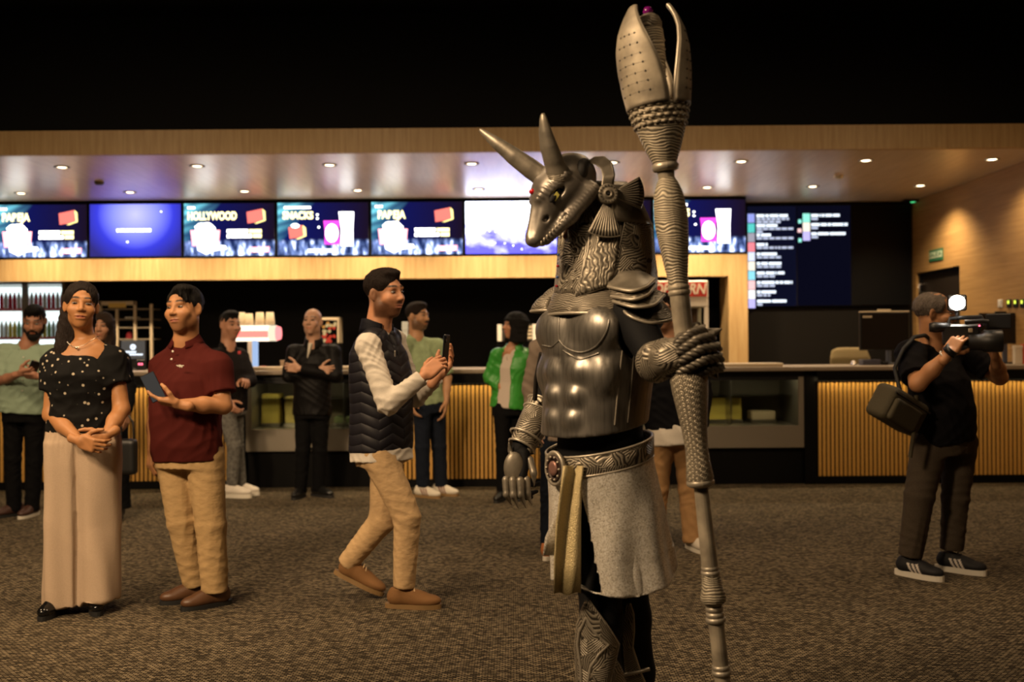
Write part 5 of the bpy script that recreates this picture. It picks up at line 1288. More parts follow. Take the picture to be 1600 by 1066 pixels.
def cast_dark_jacket():
    s = dict(label='man in dark jacket and ripped grey jeans standing behind the maroon polo', Y=9.2, hq=1.4, skin=(.42, .21, .13), head=(48, -4, 0), hs=1.05, fat=.008, hair='fade', hairm=HAIR_BLACK, stubble=.1,
        j=dict(hd=(360, 508, 0), nk=(356, 543, .0), shA=(336, 556, -.10), elA=(338, 600, -.12), wrA=(356, 628, -.16), shB=(377, 556, .10), elB=(392, 596, .02), wrB=(378, 596, -.14), pv=(358, 634, 0), hpA=(352, 640, -.07), hpB=(366, 640, .07), knA=(366, 697, -.10), knB=(370, 697, .06), anA=(363, 750, -.09), anB=(376, 752, .06)),
        handA=((.6, -.2, -.7), (.5, .8, 0), (.3, -.6, .6), C_HALF, TH_REL), handB=((.35, -.5, .1), (-.4, .3, -.8), (-.6, .2, .5), C_HALF, TH_GRIP))
    root, J, b = person(s); M = FAB('charcoal_jacket', (.008, .006, .006)); JN = FAB('grey_denim', (.12, .115, .105), vary=.35, s=40)
    prof = [(-.1, .165, .135, 0), (0, .165, .135, .01), (.35, .165, .14, .02), (.62, .175, .135, .015), (.82, .165, .11, .0), (.95, .11, .08, -.012), (1.03, .065, .06, -.01)]
    simple_clothes(s, root, J, b, 40, M, JN, prof, ('long', 'long'), slr=(.064, .058, .048), legr=(.088, .066, .052))
    collar(root, b, J['nk'], V3(0.05, 0, 1), facing(40)[:, 1], .066, .05, M, .5, .008, flare=1.3)
    MB().box(tuple(P(374, 551, 9.02) - b), (.028, .006, .028), .004).build('chest_emblem', plain('emblem_red', (.5, .03, .04), .5), root)
    WHS = plain('sneaker_white', (.62, .57, .5), .6)
    make_shoe(root, b, J['anA'], 80, WHS, SOLEW, .28, h=.008, sole_h=.035); make_shoe(root, b, J['anB'], 80, WHS, SOLEW, .28, h=.008, sole_h=.035)
def cast_bald():
    s = dict(label='bald man in black jacket with folded arms before the display case', Y=9.1, hq=1.3, skin=(.46, .26, .17), head=(-8, 6, 0), hs=1.03, stubble=.08, brow=(.06, .04, .03),
        j=dict(hd=(488, 503, -.02), nk=(490, 540, .02), shA=(459, 550, .0), elA=(450, 588, -.04), wrA=(498, 580, -.12), shB=(521, 550, .0), elB=(526, 588, -.06), wrB=(466, 576, -.16), pv=(488, 636, .0), hpA=(475, 644, 0), hpB=(501, 644, 0), knA=(473, 702, -.03), knB=(500, 702, 0), anA=(470, 757, .0), anB=(498, 758, .05)),
        handA=((1, -.1, .1), (0, .9, 0), (0, -.2, 1), C_HALF, TH_REL), handB=((-.9, .1, .1), (0, .9, 0), (0, -.2, 1), C_HALF, TH_REL))
    root, J, b = person(s); M = FAB('black_jacket', (.0045, .004, .004), .5, .3, 60)
    simple_clothes(s, root, J, b, -5, M, BLACKC, PROF_M, ('long', 'long'), slr=(.066, .06, .05), name='jacket')
    collar(root, b, J['nk'] + V3(0, 0, -.005), V3(0.05, -.05, 1), facing(-5)[:, 1], .074, .085, M, .35, .012, 'jacket_collar', 1.2)
    organic('undershirt', [('+', loft([J['nk'] + V3(-.035, -.09, -.12), J['nk'] + V3(-.012, -.07, .02)], [.006, .022], [.03, .03], (0, -1, 0)), 0)], .006, FAB('white_tee', (.6, .55, .45)), root, b)
    BS = plain('shoe_black', (.008, .008, .008), .2)
    make_shoe(root, b, J['anA'], -10, BS, SOLEB, .28, h=.008); make_shoe(root, b, J['anB'], 55, BS, SOLEB, .28, h=.008)
def stripes3(main, stripe):
    def f(V):
        c = np.tile(np.array(main), (len(V), 1)); y = V[:, 1] + (V[:, 2] - .05) * .5; ph = (y - .005) / .026
        m = (np.abs(V[:, 0]) > .022) & (ph > 0) & (ph < 3) & ((ph % 1) < .55) & (V[:, 2] < .085); c[m] = stripe; return c
    return f
SHOEV = vcol('sneaker', .65, .05, 200, .3)
def cast_green_shirt():
    s = dict(label='man with moustache in pale green short sleeved shirt behind the walking man', Y=9.1, hq=1.3, skin=(.40, .21, .11), head=(62, -2, 0), hs=1.05, hair='short', hairm=HAIR_DARK, stubble=.75, stub_col=(.03, .018, .012),
        j=dict(hd=(653, 494, 0), nk=(650, 529, .02), shA=(630, 541, -.10), elA=(630, 588, -.10), wrA=(640, 626, -.18), shB=(684, 541, .06), elB=(699, 590, .06), wrB=(697, 629, -.02), pv=(668, 628, 0), hpA=(660, 636, -.06), hpB=(680, 636, .06), knA=(660, 697, -.08), knB=(686, 697, .05), anA=(661, 752, -.06), anB=(689, 752, .06)),
        handA=((.3, -.2, -.9), (.8, .3, 0), (0, -1, 0), C_REL, TH_REL), handB=((-.1, -.25, -1), (-.8, .1, 0), (.3, -1, 0), C_REL, TH_REL))
    root, J, b = person(s); M = FAB('sage_shirt', (.24, .30, .17), vary=.12, s=30)
    prof = [(-.06, .172, .13, 0), (0, .172, .13, .0), (.35, .165, .125, .01), (.62, .178, .125, .012), (.82, .172, .105, .0), (.95, .11, .075, -.012), (1.03, .065, .06, -.01)]
    simple_clothes(s, root, J, b, 35, M, DKBLUE, prof, frac=.92, slr=(.07, .074, .05), legr=(.088, .07, .06))
    collar(root, b, J['nk'] + V3(0, 0, -.01), V3(0.05, 0, 1), facing(35)[:, 1], .068, .048, M, .5, .006, flare=1.4)
    organic('moustache', [('+', cone(s['Rh'] @ V3(x * .002, .1, -.047) * 1.05 + s['hc'], s['Rh'] @ V3(x * .026, .086, -.054) * 1.05 + s['hc'], .007, .004), 0) for x in (-1, 1)], .004, HAIR_DARK, root, b)
    for px in ('A', 'B'): make_shoe(root, b, J['an' + px], 62, SHOEV, SOLEG, .28, colf=stripes3((.6, .55, .46), (.14, .03, .02)), h=.0065)
def cast_green_jacket():
    s = dict(label='woman with black bob in bright green leather jacket and white top', Y=8.85, hq=1.3, skin=(.42, .20, .11), head=(-68, 4, 0), hs=.98, fem=True, hair='bob', hairm=HAIR_BLACK, lip=(.4, .1, .08),
        j=dict(hd=(804, 509, 0), nk=(803, 543, .02), shA=(777, 555, -.03), elA=(764, 590, .0), wrA=(783, 607, -.06), shB=(829, 556, .05), elB=(838, 594, .06), wrB=(818, 612, .0), pv=(794, 630, 0), hpA=(784, 638, -.03), hpB=(806, 638, .04), knA=(785, 702, -.05), knB=(806, 702, .04), anA=(784, 765, -.04), anB=(806, 757, .05)),
        handA=((.6, -.1, -.8), (.5, .8, 0), (0, -1, .2), C_HALF, TH_REL), handB=((-.5, -.2, -.8), (-.5, .8, 0), (0, -1, .2), C_HALF, TH_REL), hands=.9)
    root, J, b = person(s); GJ = plain('green_leather', (.035, .25, .03), .38, bump=.35, scale=45); yaw = -28; f = facing(yaw)[:, 1]
    prof = [(-.1, .155, .12, 0), (0, .152, .12, 0), (.35, .14, .115, .0), (.62, .155, .12, .012), (.82, .15, .098, .0), (.95, .10, .07, -.012), (1.0, .06, .05, -.01)]
    op = [('-', loft([J['pv'] + V3(.005, 0, -.1) + f * .13, J['nk'] + f * .1], [.062, .042], [.07, .07], f, 3), .008)]
    simple_clothes(s, root, J, b, yaw, GJ, BLACKC, [(t, w + .012, d + .012, o) for t, w, d, o in prof], ('long', 'long'), name='jacket', slr=(.06, .056, .05), legr=(.08, .058, .046), hip=(.15, .115), pull=op, fold=(0.0045, 76, 7))
    organic('top', [('+', torso_loft(J['pv'], J['nk'], yaw, [(t, w - .004, d - .0, o) for t, w, d, o in prof]), 0), ('-', cone(J['nk'] + f * .10 + V3(0, 0, .05), J['nk'] + f * .10 + V3(0, 0, -.13), .06, .008), .01)], .009, FAB('cream_top', (.5, .42, .36)), root, b)
    collar(root, b, J['nk'] + V3(0, 0, -.015), V3(0, 0, 1), f, .07, .05, GJ, .6, .01, 'jacket_collar', 1.25)
    BT = plain('boot_black', (.006, .006, .006), .3)
    make_shoe(root, b, J['anA'], -20, BT, SOLEB, .245, h=.008, style='boot'); make_shoe(root, b, J['anB'], 10, BT, SOLEB, .245, h=.008, style='boot')
def cast_khaki_behind():
    s = dict(label='man in dark jacket, white shirt tail and tan trousers behind the armoured figure', Y=6.7, hq=1.3, skin=(.42, .22, .13), head=(-20, 0, 0), hs=1.03, hair='short', hairm=HAIR_DARK,
        j=dict(hd=(1038, 488, 0), nk=(1042, 535, .02), shA=(1003, 548, .0), elA=(996, 612, .02), wrA=(994, 664, .0), shB=(1086, 548, .0), elB=(1100, 615, .02), wrB=(1096, 668, -.06), pv=(1052, 668, 0), hpA=(1033, 682, 0), hpB=(1072, 682, 0), knA=(1026, 762, -.02), knB=(1078, 762, 0), anA=(1021, 832, .0), anB=(1084, 838, -.05)),
        handA=((.05, -.2, -1), (.8, .1, 0), (-.3, -1, 0), C_REL, TH_REL), handB=((-.1, -.25, -1), (-.8, .1, 0), (.3, -1, 0), C_REL, TH_REL))
    root, J, b = person(s)
    prof = [(-.02, .19, .14, 0), (.1, .188, .14, .0), (.35, .18, .135, .01), (.62, .185, .13, .012), (.82, .175, .105, .0), (.95, .11, .075, -.012), (1.03, .065, .06, -.01)]
    TAN = FAB('tan_chino', (.33, .19, .085), vary=.06)
    simple_clothes(s, root, J, b, -10, FAB('jacket_ink', (.0045, .0045, .006)), TAN, prof, ('long', 'long'), name='jacket', slr=(.066, .06, .05), legr=(.098, .080, .076), hip=(.165, .13))
    organic('shirt_tail', [('+', torso_loft(J['pv'], J['nk'], -10, [(-.20, .188, .152, 0), (-.05, .186, .148, 0), (.1, .176, .128, 0)]), 0)], .01, FAB('white_shirt', (.62, .53, .42)), root, b, fold=(0.0037, 40, 3))
    make_shoe(root, b, J['anA'], -15, plain('sneaker_cream', (.5, .45, .38), .6), SOLEW, .28, h=.008); make_shoe(root, b, J['anB'], 20, plain('sneaker_cream', (.5, .45, .38), .6), SOLEW, .28, h=.008)
def cast_grey_behind():
    s = dict(label='man with grey sleeve and orange shoe mostly hidden by the armoured figure', Y=6.42, hq=1.3, skin=(.45, .24, .17), head=(150, 0, 0), hs=1.04, hair='short', hairm=HAIR_BLACK,
        j=dict(hd=(876, 480, 0), nk=(882, 528, .0), shA=(842, 545, .04), elA=(828, 606, .06), wrA=(836, 656, .0), shB=(920, 545, -.04), elB=(930, 612, 0), wrB=(915, 660, 0), pv=(882, 668, 0), hpA=(864, 678, 0), hpB=(902, 678, 0), knA=(860, 768, 0), knB=(900, 768, 0), anA=(858, 850, 0), anB=(898, 850, .0)),
        handA=((.1, -.2, -1), (.8, .3, 0), (0, -1, 0), C_REL, TH_REL), handB=((-.1, -.2, -1), (-.8, .3, 0), (0, -1, 0), C_REL, TH_REL))
    root, J, b = person(s)
    simple_clothes(s, root, J, b, 150, FAB('grey_jacket', (.20, .155, .12)), DKBLUE, PROF_M, ('long', 'long'), slr=(.062, .056, .05), legr=(.085, .066, .058))
    make_shoe(root, b, J['anA'], 160, plain('orange_suede', (.33, .11, .03), .8), SOLEW, .27, h=.008); make_shoe(root, b, J['anB'], 135, plain('orange_suede', (.33, .11, .03), .8), SOLEW, .27, h=.008)
# ------------------------------------------------------------------ cameraman
def cast_camera():
    Y = 5.9
    s = dict(label='grey haired cameraman in black shirt aiming a shoulder video camera', Y=Y, hq=1.1, skin=(.44, .21, .10), head=(66, -6, 0), hs=1.06, fat=.004, hair='receding', hairm=HAIR_GREY, brow=(.2, .16, .13),
        j=dict(hd=(1462, 490, 0), nk=(1455, 545, .02), shA=(1422, 552, -.10), elA=(1434, 600, -.28), wrA=(1482, 552, -.40), shB=(1512, 556, .14), elB=(1562, 590, .04), wrB=(1556, 560, -.16), pv=(1474, 680, 0), hpA=(1453, 692, -.04), hpB=(1500, 692, .05), knA=(1437, 772, -.08), knB=(1493, 776, .05), anA=(1424, 858, -.06), anB=(1488, 848, .06)),
        handA=((.55, .05, .75), (.6, .8, -.2), (.2, -.6, .6), C_HALF, TH_GRIP), handB=((-.25, -.2, .9), (-.9, .1, .1), (-.3, .6, .5), C_HALF, TH_GRIP), armr=1.1)
    root, J, b = person(s); BT = FAB('black_tee', (.004, .0034, .0045)); yaw = 32
    prof = [(-.10, .192, .15, .0), (0, .195, .155, .01), (.3, .195, .165, .02), (.62, .195, .15, .015), (.82, .185, .115, .0), (.95, .12, .08, -.012), (1.03, .068, .062, -.01)]
    ops = [('+', torso_loft(J['pv'], J['nk'], yaw, prof), 0)] + sleeve(J, 'A', .8, .08, .085) + sleeve(J, 'B', .7, .078, .08)
    organic('tee_shirt', ops, .008, BT, root, b, fold=(0.0045, 45, 2))
    organic('trousers', legs_ops(J, dict(A=(.105, .085, .068), B=(.102, .08, .066)), .178, .145, J['pv'] + V3(0, 0, .03), yaw), .0085, FAB('grey_jeans', (.055, .042, .03), vary=.2), root, b, fold=(0.0032, 48, 9, (1, 1, 1.0)))
    make_shoe(root, b, J['anA'], 42, SHOEV, SOLEW, .29, colf=stripes3((.010, .010, .012), (.6, .55, .5)), h=.0055, sole_h=.03, lace=plain('lace_black', (.012, .012, .012), .8)); make_shoe(root, b, J['anB'], 50, SHOEV, SOLEW, .29, colf=stripes3((.010, .010, .012), (.6, .55, .5)), h=.0055, sole_h=.03, lace=plain('lace_black', (.012, .012, .012), .8))
    Rh, hc = s['Rh'], s['hc']; G = lambda x, y, z: tuple(Rh @ (V3(x, y, z) * 1.06) + hc - b)
    for sd in (-1, 1):
        MB().tube([G(sd * .032 + .022 * math.cos(q), .104, .004 + .017 * math.sin(q)) for q in np.linspace(0, 2 * math.pi, 17)], .0016, 5).tube([G(sd * .055, .10, .008), G(sd * .078, .06, .008), G(sd * .082, -.01, .006)], .0018, 5).build('glasses', DARKMETAL, root)
    # bracelet and wrist strap
    d = nrm(J['wrA'] - J['elA'])
    def ring(t, r, wd, m, nm):
        c = J['elA'] + (J['wrA'] - J['elA']) * t; z = Vector(tuple(d)); q = z.to_track_quat('Z', 'Y').to_matrix().to_4x4()
        MB().lathe([(r, -wd / 2), (r + .004, -wd / 2), (r + .004, wd / 2), (r, wd / 2)], 18, Matrix.Translation(tuple(c - b)) @ q, cap=False).build(nm, m, root)
    ring(.90, .034, .008, plain('bracelet_pale', (.5, .42, .32), .5), 'bracelet'); ring(1.08, .036, .035, BLACKPL, 'wrist_strap')
    # ---- shoulder bag
    c = P(1402, 640, Y - .22); bag = empty('camera_bag', tuple(c - V3(0, 0, .14)), 0, 'olive green shoulder bag hanging from the cameraman', 'bag')
    OL = plain('olive_canvas', (.045, .036, .018), .85, bump=.3, scale=160)
    R = np.array(Matrix.Rotation(math.radians(28), 3, 'Y')) @ np.array(Matrix.Rotation(math.radians(25), 3, 'Z'))
    organic('bag_body', [('+', rbox((0, 0, .14), (.155, .08, .10), .03, R), 0)], .010, OL, bag)
    organic('front_pocket', [('+', rbox(R @ V3(-.02, -.085, -.02) + V3(0, 0, .14), (.11, .02, .065), .015, R), 0)], .008, OL, bag)
    MB().tube([tuple(R @ V3(x, -.083, .065) + V3(0, 0, .14)) for x in (-.15, 0, .15)], .006).build('zip', BLACKPL, bag)
    st = [R @ V3(-.05, .0, .10) + V3(0, 0, .14)] + [P(x, y, Y + d) - c + V3(0, 0, .14) for x, y, d in ((1398, 575, -.19), (1412, 545, -.20), (1428, 527, -.17), (1445, 524, -.08), (1458, 534, .06), (1452, 570, .17))]
    MB().tube([tuple(q) for q in st], .012, 6).build('strap', plain('strap_black', (.01, .01, .01), .7), bag)
    MB().tube([tuple(P(x, y, Y - .26) - c + V3(0, 0, .14)) for x, y in ((1432, 618), (1430, 660), (1422, 715))], .012, 6).build('hanging_strap', OL, bag)
    # ---- video camera
    yc = Y - .34; c = P(1512, 525, yc); cm = empty('video_camera', tuple(c), math.radians(-20), 'black shoulder video camera with a blazing lamp on top', 'video camera')
    VB = plain('camera_black', (.014, .013, .013), .42, bump=.05); k = yc / FPX
    MB().box((-.035, 0, .005), (.19, .11, .12), .012).build('body', VB, cm)
    MB().lathe([(.001, -.02), (.05, -.02), (.052, .05), (.062, .06), (.062, .15), (.058, .155), (.05, .15), (.045, .08), (.001, .07)], 24, Matrix.Translation((.02, -.02, -.03)) @ RX).build('lens', VB, cm)
    MB().tube([(-.1, 0, .06), (-.09, 0, .10), (.07, 0, .105), (.09, 0, .06)], .012, 8).build('top_handle', VB, cm)
    MB().lathe([(.001, -.05), (.024, -.05), (.03, -.02), (.024, .06), (.001, .06)], 16, Matrix.Translation((-.15, -.03, .05)) @ RX).build('eyepiece', VB, cm)
    MB().box((.16, .03, .08), (.13, .015, .085), .006).build('flip_screen', VB, cm)
    MB().tube([(-.02, -.07, .075), (.07, -.07, .08), (.10, -.07, .075)], .013, 8).build('microphone', VB, cm)
    MB().box((.01, -.058, .03), (.022, .004, .022), .002).build('sticker', BEIGEPL, cm); MB().box((.055, -.058, .055), (.008, .004, .008)).build('record_light', glow('led_red', (1, .12, .2), 4.0), cm)
    lp = MB().box((-.055, -.02, .185), (.10, .035, .09), .008).build('lamp_head', VB, cm); MB().tube([(-.055, -.01, .11), (-.055, -.01, .16)], .008).build('lamp_arm', VB, cm)
    MB().lathe([(.001, 0), (.040, 0), (.040, .004), (.03, .012), (.001, .016)], 20, Matrix.Translation((-.055, -.038, .185)) @ Matrix.Rotation(math.pi / 2, 4, 'X')).build('lamp_lens', glow('camera_lamp', (1, .93, .8), 160), lp)
for fn in (cast_woman, cast_polo, cast_vest, cast_mint, cast_hidden_woman, cast_dark_jacket, cast_bald, cast_green_shirt, cast_green_jacket, cast_khaki_behind, cast_grey_behind, cast_camera): fn()
# ================================================================== figure in jackal-headed armour
def armour_mat(name, kind, axis=2, base=(.36, .32, .26), dark=(.035, .03, .024), freq=1000, cell=26, rough=.46, metal=.5, depth=.0018, strength=.8):
    m, nt, b = _new(name); L = nt.links.new; tc = _n(nt, 'ShaderNodeTexCoord')
    def mm(op, *a):
        n = _n(nt, 'ShaderNodeMath', operation=op)
        for i, q in enumerate(a):
            if isinstance(q, (int, float)): n.inputs[i].default_value = q
            else: L(q, n.inputs[i])
        return n.outputs[0]
    nz = _n(nt, 'ShaderNodeTexNoise'); nz.inputs['Scale'].default_value = 14; nz.inputs['Detail'].default_value = 6; L(tc.outputs['Object'], nz.inputs['Vector'])
    h = None
    if kind == 'hatch':          # patches of parallel grooves
        wn = _n(nt, 'ShaderNodeTexNoise'); wn.inputs['Scale'].default_value = 9; L(tc.outputs['Object'], wn.inputs['Vector'])
        ad = _n(nt, 'ShaderNodeMixRGB', blend_type='ADD'); ad.inputs[0].default_value = .045; L(tc.outputs['Object'], ad.inputs[1]); L(wn.outputs['Color'], ad.inputs[2])
        vo = _n(nt, 'ShaderNodeTexVoronoi'); vo.inputs['Scale'].default_value = cell; L(ad.outputs[0], vo.inputs['Vector'])
        vm = _n(nt, 'ShaderNodeVectorMath', operation='SUBTRACT'); L(vo.outputs['Color'], vm.inputs[0]); vm.inputs[1].default_value = (.5, .5, .5)
        nn = _n(nt, 'ShaderNodeVectorMath', operation='NORMALIZE'); L(vm.outputs[0], nn.inputs[0])
        dt = _n(nt, 'ShaderNodeVectorMath', operation='DOT_PRODUCT'); L(nn.outputs[0], dt.inputs[0]); L(ad.outputs[0], dt.inputs[1])
        h = mm('ADD', mm('MULTIPLY', mm('SINE', mm('MULTIPLY', dt.outputs['Value'], freq)), .5), .5)
    elif kind == 'wave':         # flowing engraved lines
        mp = _n(nt, 'ShaderNodeMapping'); mp.inputs['Scale'].default_value = (1, 1, 1); L(tc.outputs['Object'], mp.inputs[0])
        wn = _n(nt, 'ShaderNodeTexNoise'); wn.inputs['Scale'].default_value = cell; wn.inputs['Detail'].default_value = 1.5; L(mp.outputs[0], wn.inputs['Vector'])
        sp = _n(nt, 'ShaderNodeSeparateXYZ'); L(mp.outputs[0], sp.inputs[0])
        h = mm('ADD', mm('MULTIPLY', mm('SINE', mm('ADD', mm('MULTIPLY', sp.outputs[axis], freq), mm('MULTIPLY', wn.outputs['Fac'], 34.0))), .5), .5)
    elif kind == 'scale':        # overlapping scales on UV (u round the staff, v metres)
        uv = _n(nt, 'ShaderNodeUVMap', uv_map='UVMap'); sp = _n(nt, 'ShaderNodeSeparateXYZ'); L(uv.outputs[0], sp.inputs[0])
        R_, st_ = .5, .30                                    # scale radius and row step, in scale widths
        U = mm('MULTIPLY', sp.outputs[0], 9.0); Vv = mm('MULTIPLY', sp.outputs[1], 36.0); row = mm('FLOOR', mm('DIVIDE', Vv, st_))
        def ring(k):
            rk = mm('SUBTRACT', row, float(k)); dv = mm('SUBTRACT', Vv, mm('MULTIPLY', rk, st_))
            fu = mm('SUBTRACT', mm('FRACT', mm('ADD', U, mm('MULTIPLY', mm('ABSOLUTE', mm('MODULO', rk, 2.0)), .5))), .5)
            return mm('SQRT', mm('ADD', mm('MULTIPLY', fu, fu), mm('MULTIPLY', dv, dv)))
        r0, r1 = ring(0), ring(1); sel = mm('LESS_THAN', r0, R_)
        r = mm('ADD', mm('MULTIPLY', sel, r0), mm('MULTIPLY', mm('SUBTRACT', 1.0, sel), r1))
        h = mm('ADD', mm('MULTIPLY', mm('SINE', mm('MULTIPLY', r, 36.0)), .5), .5)
    elif kind == 'ribs':         # fine parallel ribs along local v
        uv = _n(nt, 'ShaderNodeUVMap', uv_map='UVMap'); sp = _n(nt, 'ShaderNodeSeparateXYZ'); L(uv.outputs[0], sp.inputs[0])
        h = mm('ADD', mm('MULTIPLY', mm('SINE', mm('MULTIPLY', sp.outputs[0], freq)), .5), .5)
    elif kind == 'brushed':      # long vertical scratches
        mp = _n(nt, 'ShaderNodeMapping'); mp.inputs['Scale'].default_value = (70, 70, 3); L(tc.outputs['Object'], mp.inputs[0])
        n3 = _n(nt, 'ShaderNodeTexNoise'); n3.inputs['Scale'].default_value = 1.6; n3.inputs['Detail'].default_value = 5; L(mp.outputs[0], n3.inputs['Vector']); h = n3.outputs['Fac']
    g = mm('ADD', mm('MULTIPLY', h, .75), mm('MULTIPLY', nz.outputs['Fac'], .35)) if h is not None else nz.outputs['Fac']
    lo, hi = (.25, .7) if kind != 'brushed' else (.42, .72)
    r_ = ramp(nt, [(lo, dark), (hi, base)]) if kind != 'brushed' else ramp(nt, [(.35, tuple(c * .5 for c in base)), (.6, base)]); L(g, r_.inputs[0]); L(r_.outputs[0], b.inputs['Base Color'])
    b.inputs['Metallic'].default_value = metal; b.inputs['Roughness'].default_value = rough
    bp = _n(nt, 'ShaderNodeBump'); bp.inputs['Strength'].default_value = strength if kind != 'brushed' else .06; bp.inputs['Distance'].default_value = depth
    L(h if h is not None else nz.outputs['Fac'], bp.inputs['Height']); L(bp.outputs[0], b.inputs['Normal'])
    return m
A_HATCH = armour_mat('engraved_hatch', 'hatch', base=(.40, .35, .27), dark=(.05, .042, .032)); A_WAVE = armour_mat('engraved_wave', 'wave', base=(.30, .26, .20), dark=(.11, .095, .073), freq=1000, cell=20, strength=.6); A_FLAME = armour_mat('engraved_flames', 'wave', 0, base=(.33, .29, .225), dark=(.10, .085, .065), freq=560, cell=26, strength=.7); A_SCALE = armour_mat('engraved_scales', 'scale', base=(.52, .45, .34), dark=(.10, .085, .06))
A_PLATE = armour_mat('brushed_armour', 'brushed', base=(.27, .25, .22), rough=.40, metal=.78); A_OLD = armour_mat('worn_silver', 'plainnoise', base=(.34, .30, .24), dark=(.10, .09, .07), rough=.44, metal=.5, strength=.25)
A_RIBS = armour_mat('ribbed_silver', 'ribs', freq=62, base=(.32, .28, .22)); A_STAFF = armour_mat('staff_stone', 'wave', base=(.54, .47, .35), dark=(.14, .12, .09), freq=800, cell=16, metal=.3, rough=.55)
A_STAFFP = armour_mat('staff_plain', 'plainnoise', base=(.52, .45, .34), dark=(.17, .145, .11), metal=.3, rough=.55, strength=.4)
A_RIM = plain('rim_silver', (.46, .41, .33), .42, .55); SUIT = FAB('black_suit', (.005, .005, .006)); GAPB = plain('gap_black', (.006, .005, .005), .8)
def first_hit(f, px, py, y0=2.2, y1=3.6, n=700):
    r = ray(px, py); ys = np.linspace(y0, y1, n); t = ys / r.y
    X, Y, Z = r.x * t, ys, CAMZ + r.z * t; d = f(X, Y, Z); k = np.argmax(d < 0)
    if not (d[k] < 0): k = int(np.argmin(d))
    return V3(X[k], Y[k], Z[k])
def grad(f, p, e=.002):
    g = np.array([float(f(*(np.array([[p[0] + (i == 0) * s_ * e], [p[1] + (i == 1) * s_ * e], [p[2] + (i == 2) * s_ * e]])))[0]) for i in range(3) for s_ in (1, -1)]); return nrm(V3(g[0] - g[1], g[2] - g[3], g[4] - g[5]))
def on(f, px, py, off=.005):
    p = first_hit(f, px, py); return p + grad(f, p) * off
def cast_armour():
    Y = 3.1; k = Y / FPX
    YAW = -50; Rb = facing(YAW); RT, FW, UP = Rb[:, 0], Rb[:, 1], Rb[:, 2]
    J = dict(hd=P(925, 352, 3.12), nk=P(946, 440, 3.12), shA=P(884, 492, 3.27), elA=P(860, 612, 3.33), wrA=P(812, 704, 3.24), shB=P(988, 494, 2.96), elB=P(1026, 566, 2.84), wrB=P(1062, 556, 2.78), pv=P(936, 706, 3.1),
             hpA=P(918, 740, 3.14), hpB=P(962, 745, 3.08), knA=P(940, 968, 3.04), knB=P(985, 965, 3.16), anA=P(934, 1180, 3.02), anB=P(1004, 1170, 3.28))
    base = V3(J['pv'][0], Y, 0)
    # --- body: one surface, black suit with the bare face inside the hood
    ops = [('+', torso_loft(J['pv'], J['nk'], YAW, [(-.14, .13, .105, 0), (0, .14, .112, 0), (.4, .140, .108, 0), (.7, .165, .115, 0), (.9, .13, .09, 0), (1.05, .06, .06, 0)]), 0)]
    for S in 'AB':
        ops += [('+', cone(J['nk'], J['sh' + S], .055, .062), .03), ('+', cone(J['sh' + S], J['el' + S], .062, .047), .03), ('+', cone(J['el' + S], J['wr' + S], .046, .030), .02),
                ('+', cone(J['hp' + S], J['kn' + S], .080, .062), .04), ('+', cone(J['kn' + S], J['kn' + S] * .6 + J['an' + S] * .4, .060, .062), .03), ('+', cone(J['kn' + S] * .6 + J['an' + S] * .4, J['an' + S], .060, .04), .02)]
    V1, Q1 = field_mesh(ops, .009); V1 = relax(V1, Q1, 1); C1 = np.tile(np.array((.005, .005, .006)), (len(V1), 1))
    sp = dict(skin=(.36, .17, .08), _neck=J['nk']); Rh = facing(-62, -8); V2, Q2, C2 = make_head(None, Rh, J['hd'], .95, sp, .0045)
    hA = make_hand(J['wrA'], (-.12, -.35, -.95), (.7, .65, 0), (-.8, -.5, 0), C_HALF, TH_REL, .0034, 1.02, (.005, .005, .006))
    # left hand closed round the staff
    hB = make_hand(J['wrB'], (.80, .25, .10), (.1, 1, 0), (-.2, 0, 1), C_GRIP, TH_GRIP, .0034, 1.05, (.010, .009, .008))
    V, Q, C = merge([(V1, Q1, C1), (V2, Q2, C2), hA, hB]); root = quads_obj('person', V, Q, vcol('suit_and_skin', .75, .1, 200, .2), None, base, C); root.location = tuple(base)
    tag(root, 'tall figure in silver jackal-headed armour and glittering skirt holding a staff', 'person')
    B = lambda p: np.asarray(p) - base
    def tube_on(name, pts, r, m, parent=root, n=7): return MB().tube([tuple(B(p)) for p in pts], r, n).build(name, m, parent)
    def plate(name, rows, m, thick=.005, parent=root, uv=None):
        rows = np.array([[B(p) for p in r] for r in rows]); nj, nk_ = rows.shape[:2]
        uv = [[(i / (nk_ - 1), j / (nj - 1)) for i in range(nk_)] for j in range(nj)]
        return grid_mesh(name, rows, m, parent, uv=uv, solid=thick)
    def px_plate(name, f, edges, m, off=.006, n=9, thick=.005, parent=root, bulge=0.0, sub=3):
        """edges: (py, px_left, px_right) rows laid on the surface f"""
        e = np.array([tuple(q) if len(q) == 4 else tuple(q) + (q[0],) for q in edges], float); t = np.linspace(0, len(e) - 1, (len(e) - 1) * sub + 1); E_ = np.stack([np.interp(t, range(len(e)), e[:, i]) for i in range(e.shape[1])], 1)
        rows = []
        for r in E_:
            yl, xl, xr = r[:3]; yr = r[3] if len(r) > 3 else yl
            rows.append([on(f, xl + (xr - xl) * u, yl + (yr - yl) * u, off + bulge * (1 - (2 * u - 1) ** 2)) for u in np.linspace(0, 1, n)])
        return plate(name, rows, m, thick, parent), rows
    # --- breastplate
    c0 = P(930, 700, 3.1); c1 = P(940, 455, 3.1); ax = c1 - c0
    def T(t, s=0.0, f=0.0): return c0 + ax * t + RT * s + FW * f
    prof = [(0.0, .172, .150, .010), (.18, .168, .148, .008), (.42, .176, .148, .002), (.62, .192, .150, .0), (.80, .192, .138, -.004), (.95, .14, .10, -.012), (1.04, .10, .075, -.02)]
    ops = [('+', torso_loft(c0, c1, YAW, prof, 2.25), 0)]
